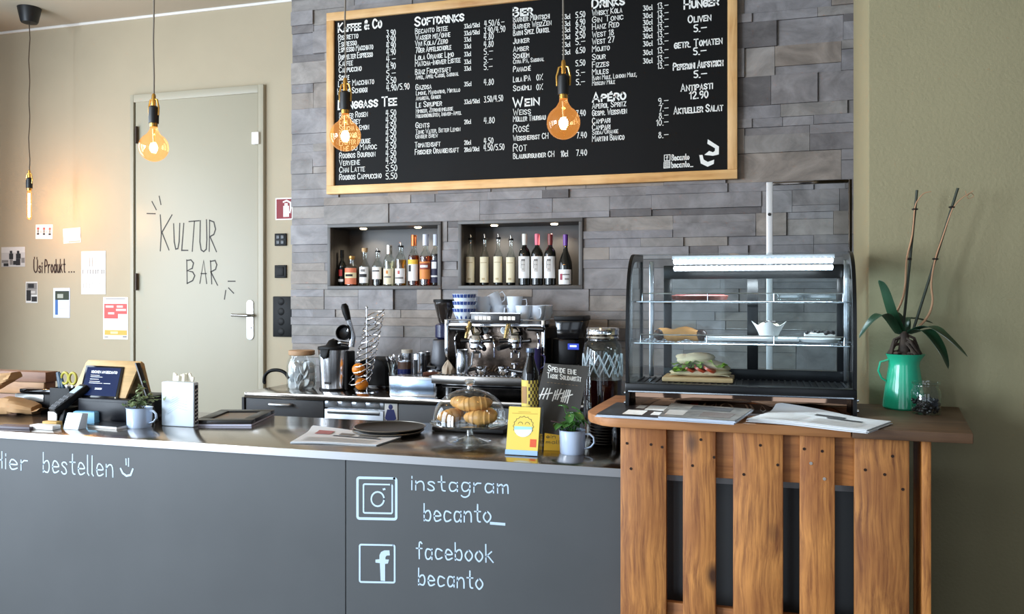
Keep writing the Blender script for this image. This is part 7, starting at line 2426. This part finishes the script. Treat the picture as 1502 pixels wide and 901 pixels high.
# right grinder
y = 4.50
x0, x1 = onY(809, 520, y).x, onY(861, 520, y).x
t = thing('coffee_grinder', 'tall black coffee grinder with a small blue display right of the espresso machine', 'coffee grinder', ((x0 + x1) / 2, y, ZC))
hA, hB, hC = hz_(463, y, 835), hz_(470, y, 835), hz_(496, y, 835)
wq = (x1 - x0) / 2
MB().bb(-wq, wq, -.12, .12, 0, .025).build('grinder_base', M_BLACKG, t, bevel=.005)
MB().bb(-wq * .9, wq * .62, -.02, .12, .025, hC - .002).build('grinder_column', M_BLACK, t, bevel=.01)
MB().bb(-wq * .4, wq * .6, -.10, -.02, .18, hC - .002).build('grinder_head', M_BLACK, t, bevel=.012)
MB().prism([(-wq * .5, -.08, hC), (wq * .7, -.08, hC), (wq * .98, -.08, hB), (-wq * .62, -.08, hB)], (0, .17, 0)).build('bean_hopper', mat('smoked black hopper', (20, 19, 20), 0.12), t, bevel=.006)
MB().bb(-wq * .66, wq * 1.0, -.085, .095, hB, hA).build('hopper_lid', M_BLACK, t, bevel=.004)
p = onY(841, 508, y - .1)
px_ = p.x - t.location.x
MB().bb(px_ - .03, px_ + .03, -.104, -.1, p.z - ZC - .018, p.z - ZC + .014).build('blue_display', mat('blue display', (28, 40, 130), 0.2, emit=0.6, ecol=(40, 70, 200)), t)
MB().bb(px_ - .018, px_ + .018, -.1052, -.104, p.z - ZC - .004, p.z - ZC + .005).build('display_digits', mat('display digits', (200, 216, 255), 0.2, emit=1.2), t)
MB().tube([(px_ - .015, -.11, .16), (px_, -.12, .14), (px_ + .015, -.11, .16)], .006, 8).build('fork', M_STEEL, t)
MB().cyl((px_, -.08, .15), (px_, -.08, .18), .02, .028, n=18).build('chute', M_SIN, t)

# ------------------------------------------------------------------ chrome frame behind the display case
yf = 4.30
x0, x1 = onY(1124, 400, yf).x, onY(1249.5, 400, yf).x
zt6 = onY(1187, 265.5, yf).z
t = thing('chrome_frame', 'tall chrome-framed clear panel standing behind the display case', 'panel', ((x0 + x1) / 2, yf, ZC))
MB().bb(x0, x0 + .03, yf - .015, yf + .015, ZC, zt6).build('bright_post', mat('satin pale post', (232, 234, 236), 0.4, 0.5), t, True, bevel=.003)
MB().bb(x1 - .016, x1, yf - .015, yf + .015, ZC, zt6).build('dark_post', mat('dark chrome', (120, 112, 106), 0.10, 1.0), t, True, bevel=.003)
MB().bb(x0 + .03, x1 - .016, yf - .012, yf + .012, zt6 - .016, zt6).build('top_bar', mat('dark chrome', (120, 112, 106), 0.10, 1.0), t, True, bevel=.003)
MB().bb(x0 + .03, x1 - .016, yf - .003, yf + .003, ZC + .002, zt6 - .016).build('clear_panel', glass('frame pane', (250, 252, 252), 0.02, 0.4), t, True)
MB().cyl((x0 + .015, yf - .015, onY(1128, 315, yf).z), (x0 + .015, yf - .018, onY(1128, 315, yf).z), .008, n=12).build('screw', M_DK, t, True)
a, b_ = onY(1261.5, 432, YS - .02), onY(1269, 399, YS - .02)
o = MB().bb(a.x, b_.x, YS - .03, YS - .013, a.z, b_.z).build('wall_switch', mat('bronze switch', (96, 74, 44), 0.4, 0.4), bevel=.003)
tag(o, 'small bronze switch on the stone wall right of the display case', 'switch')
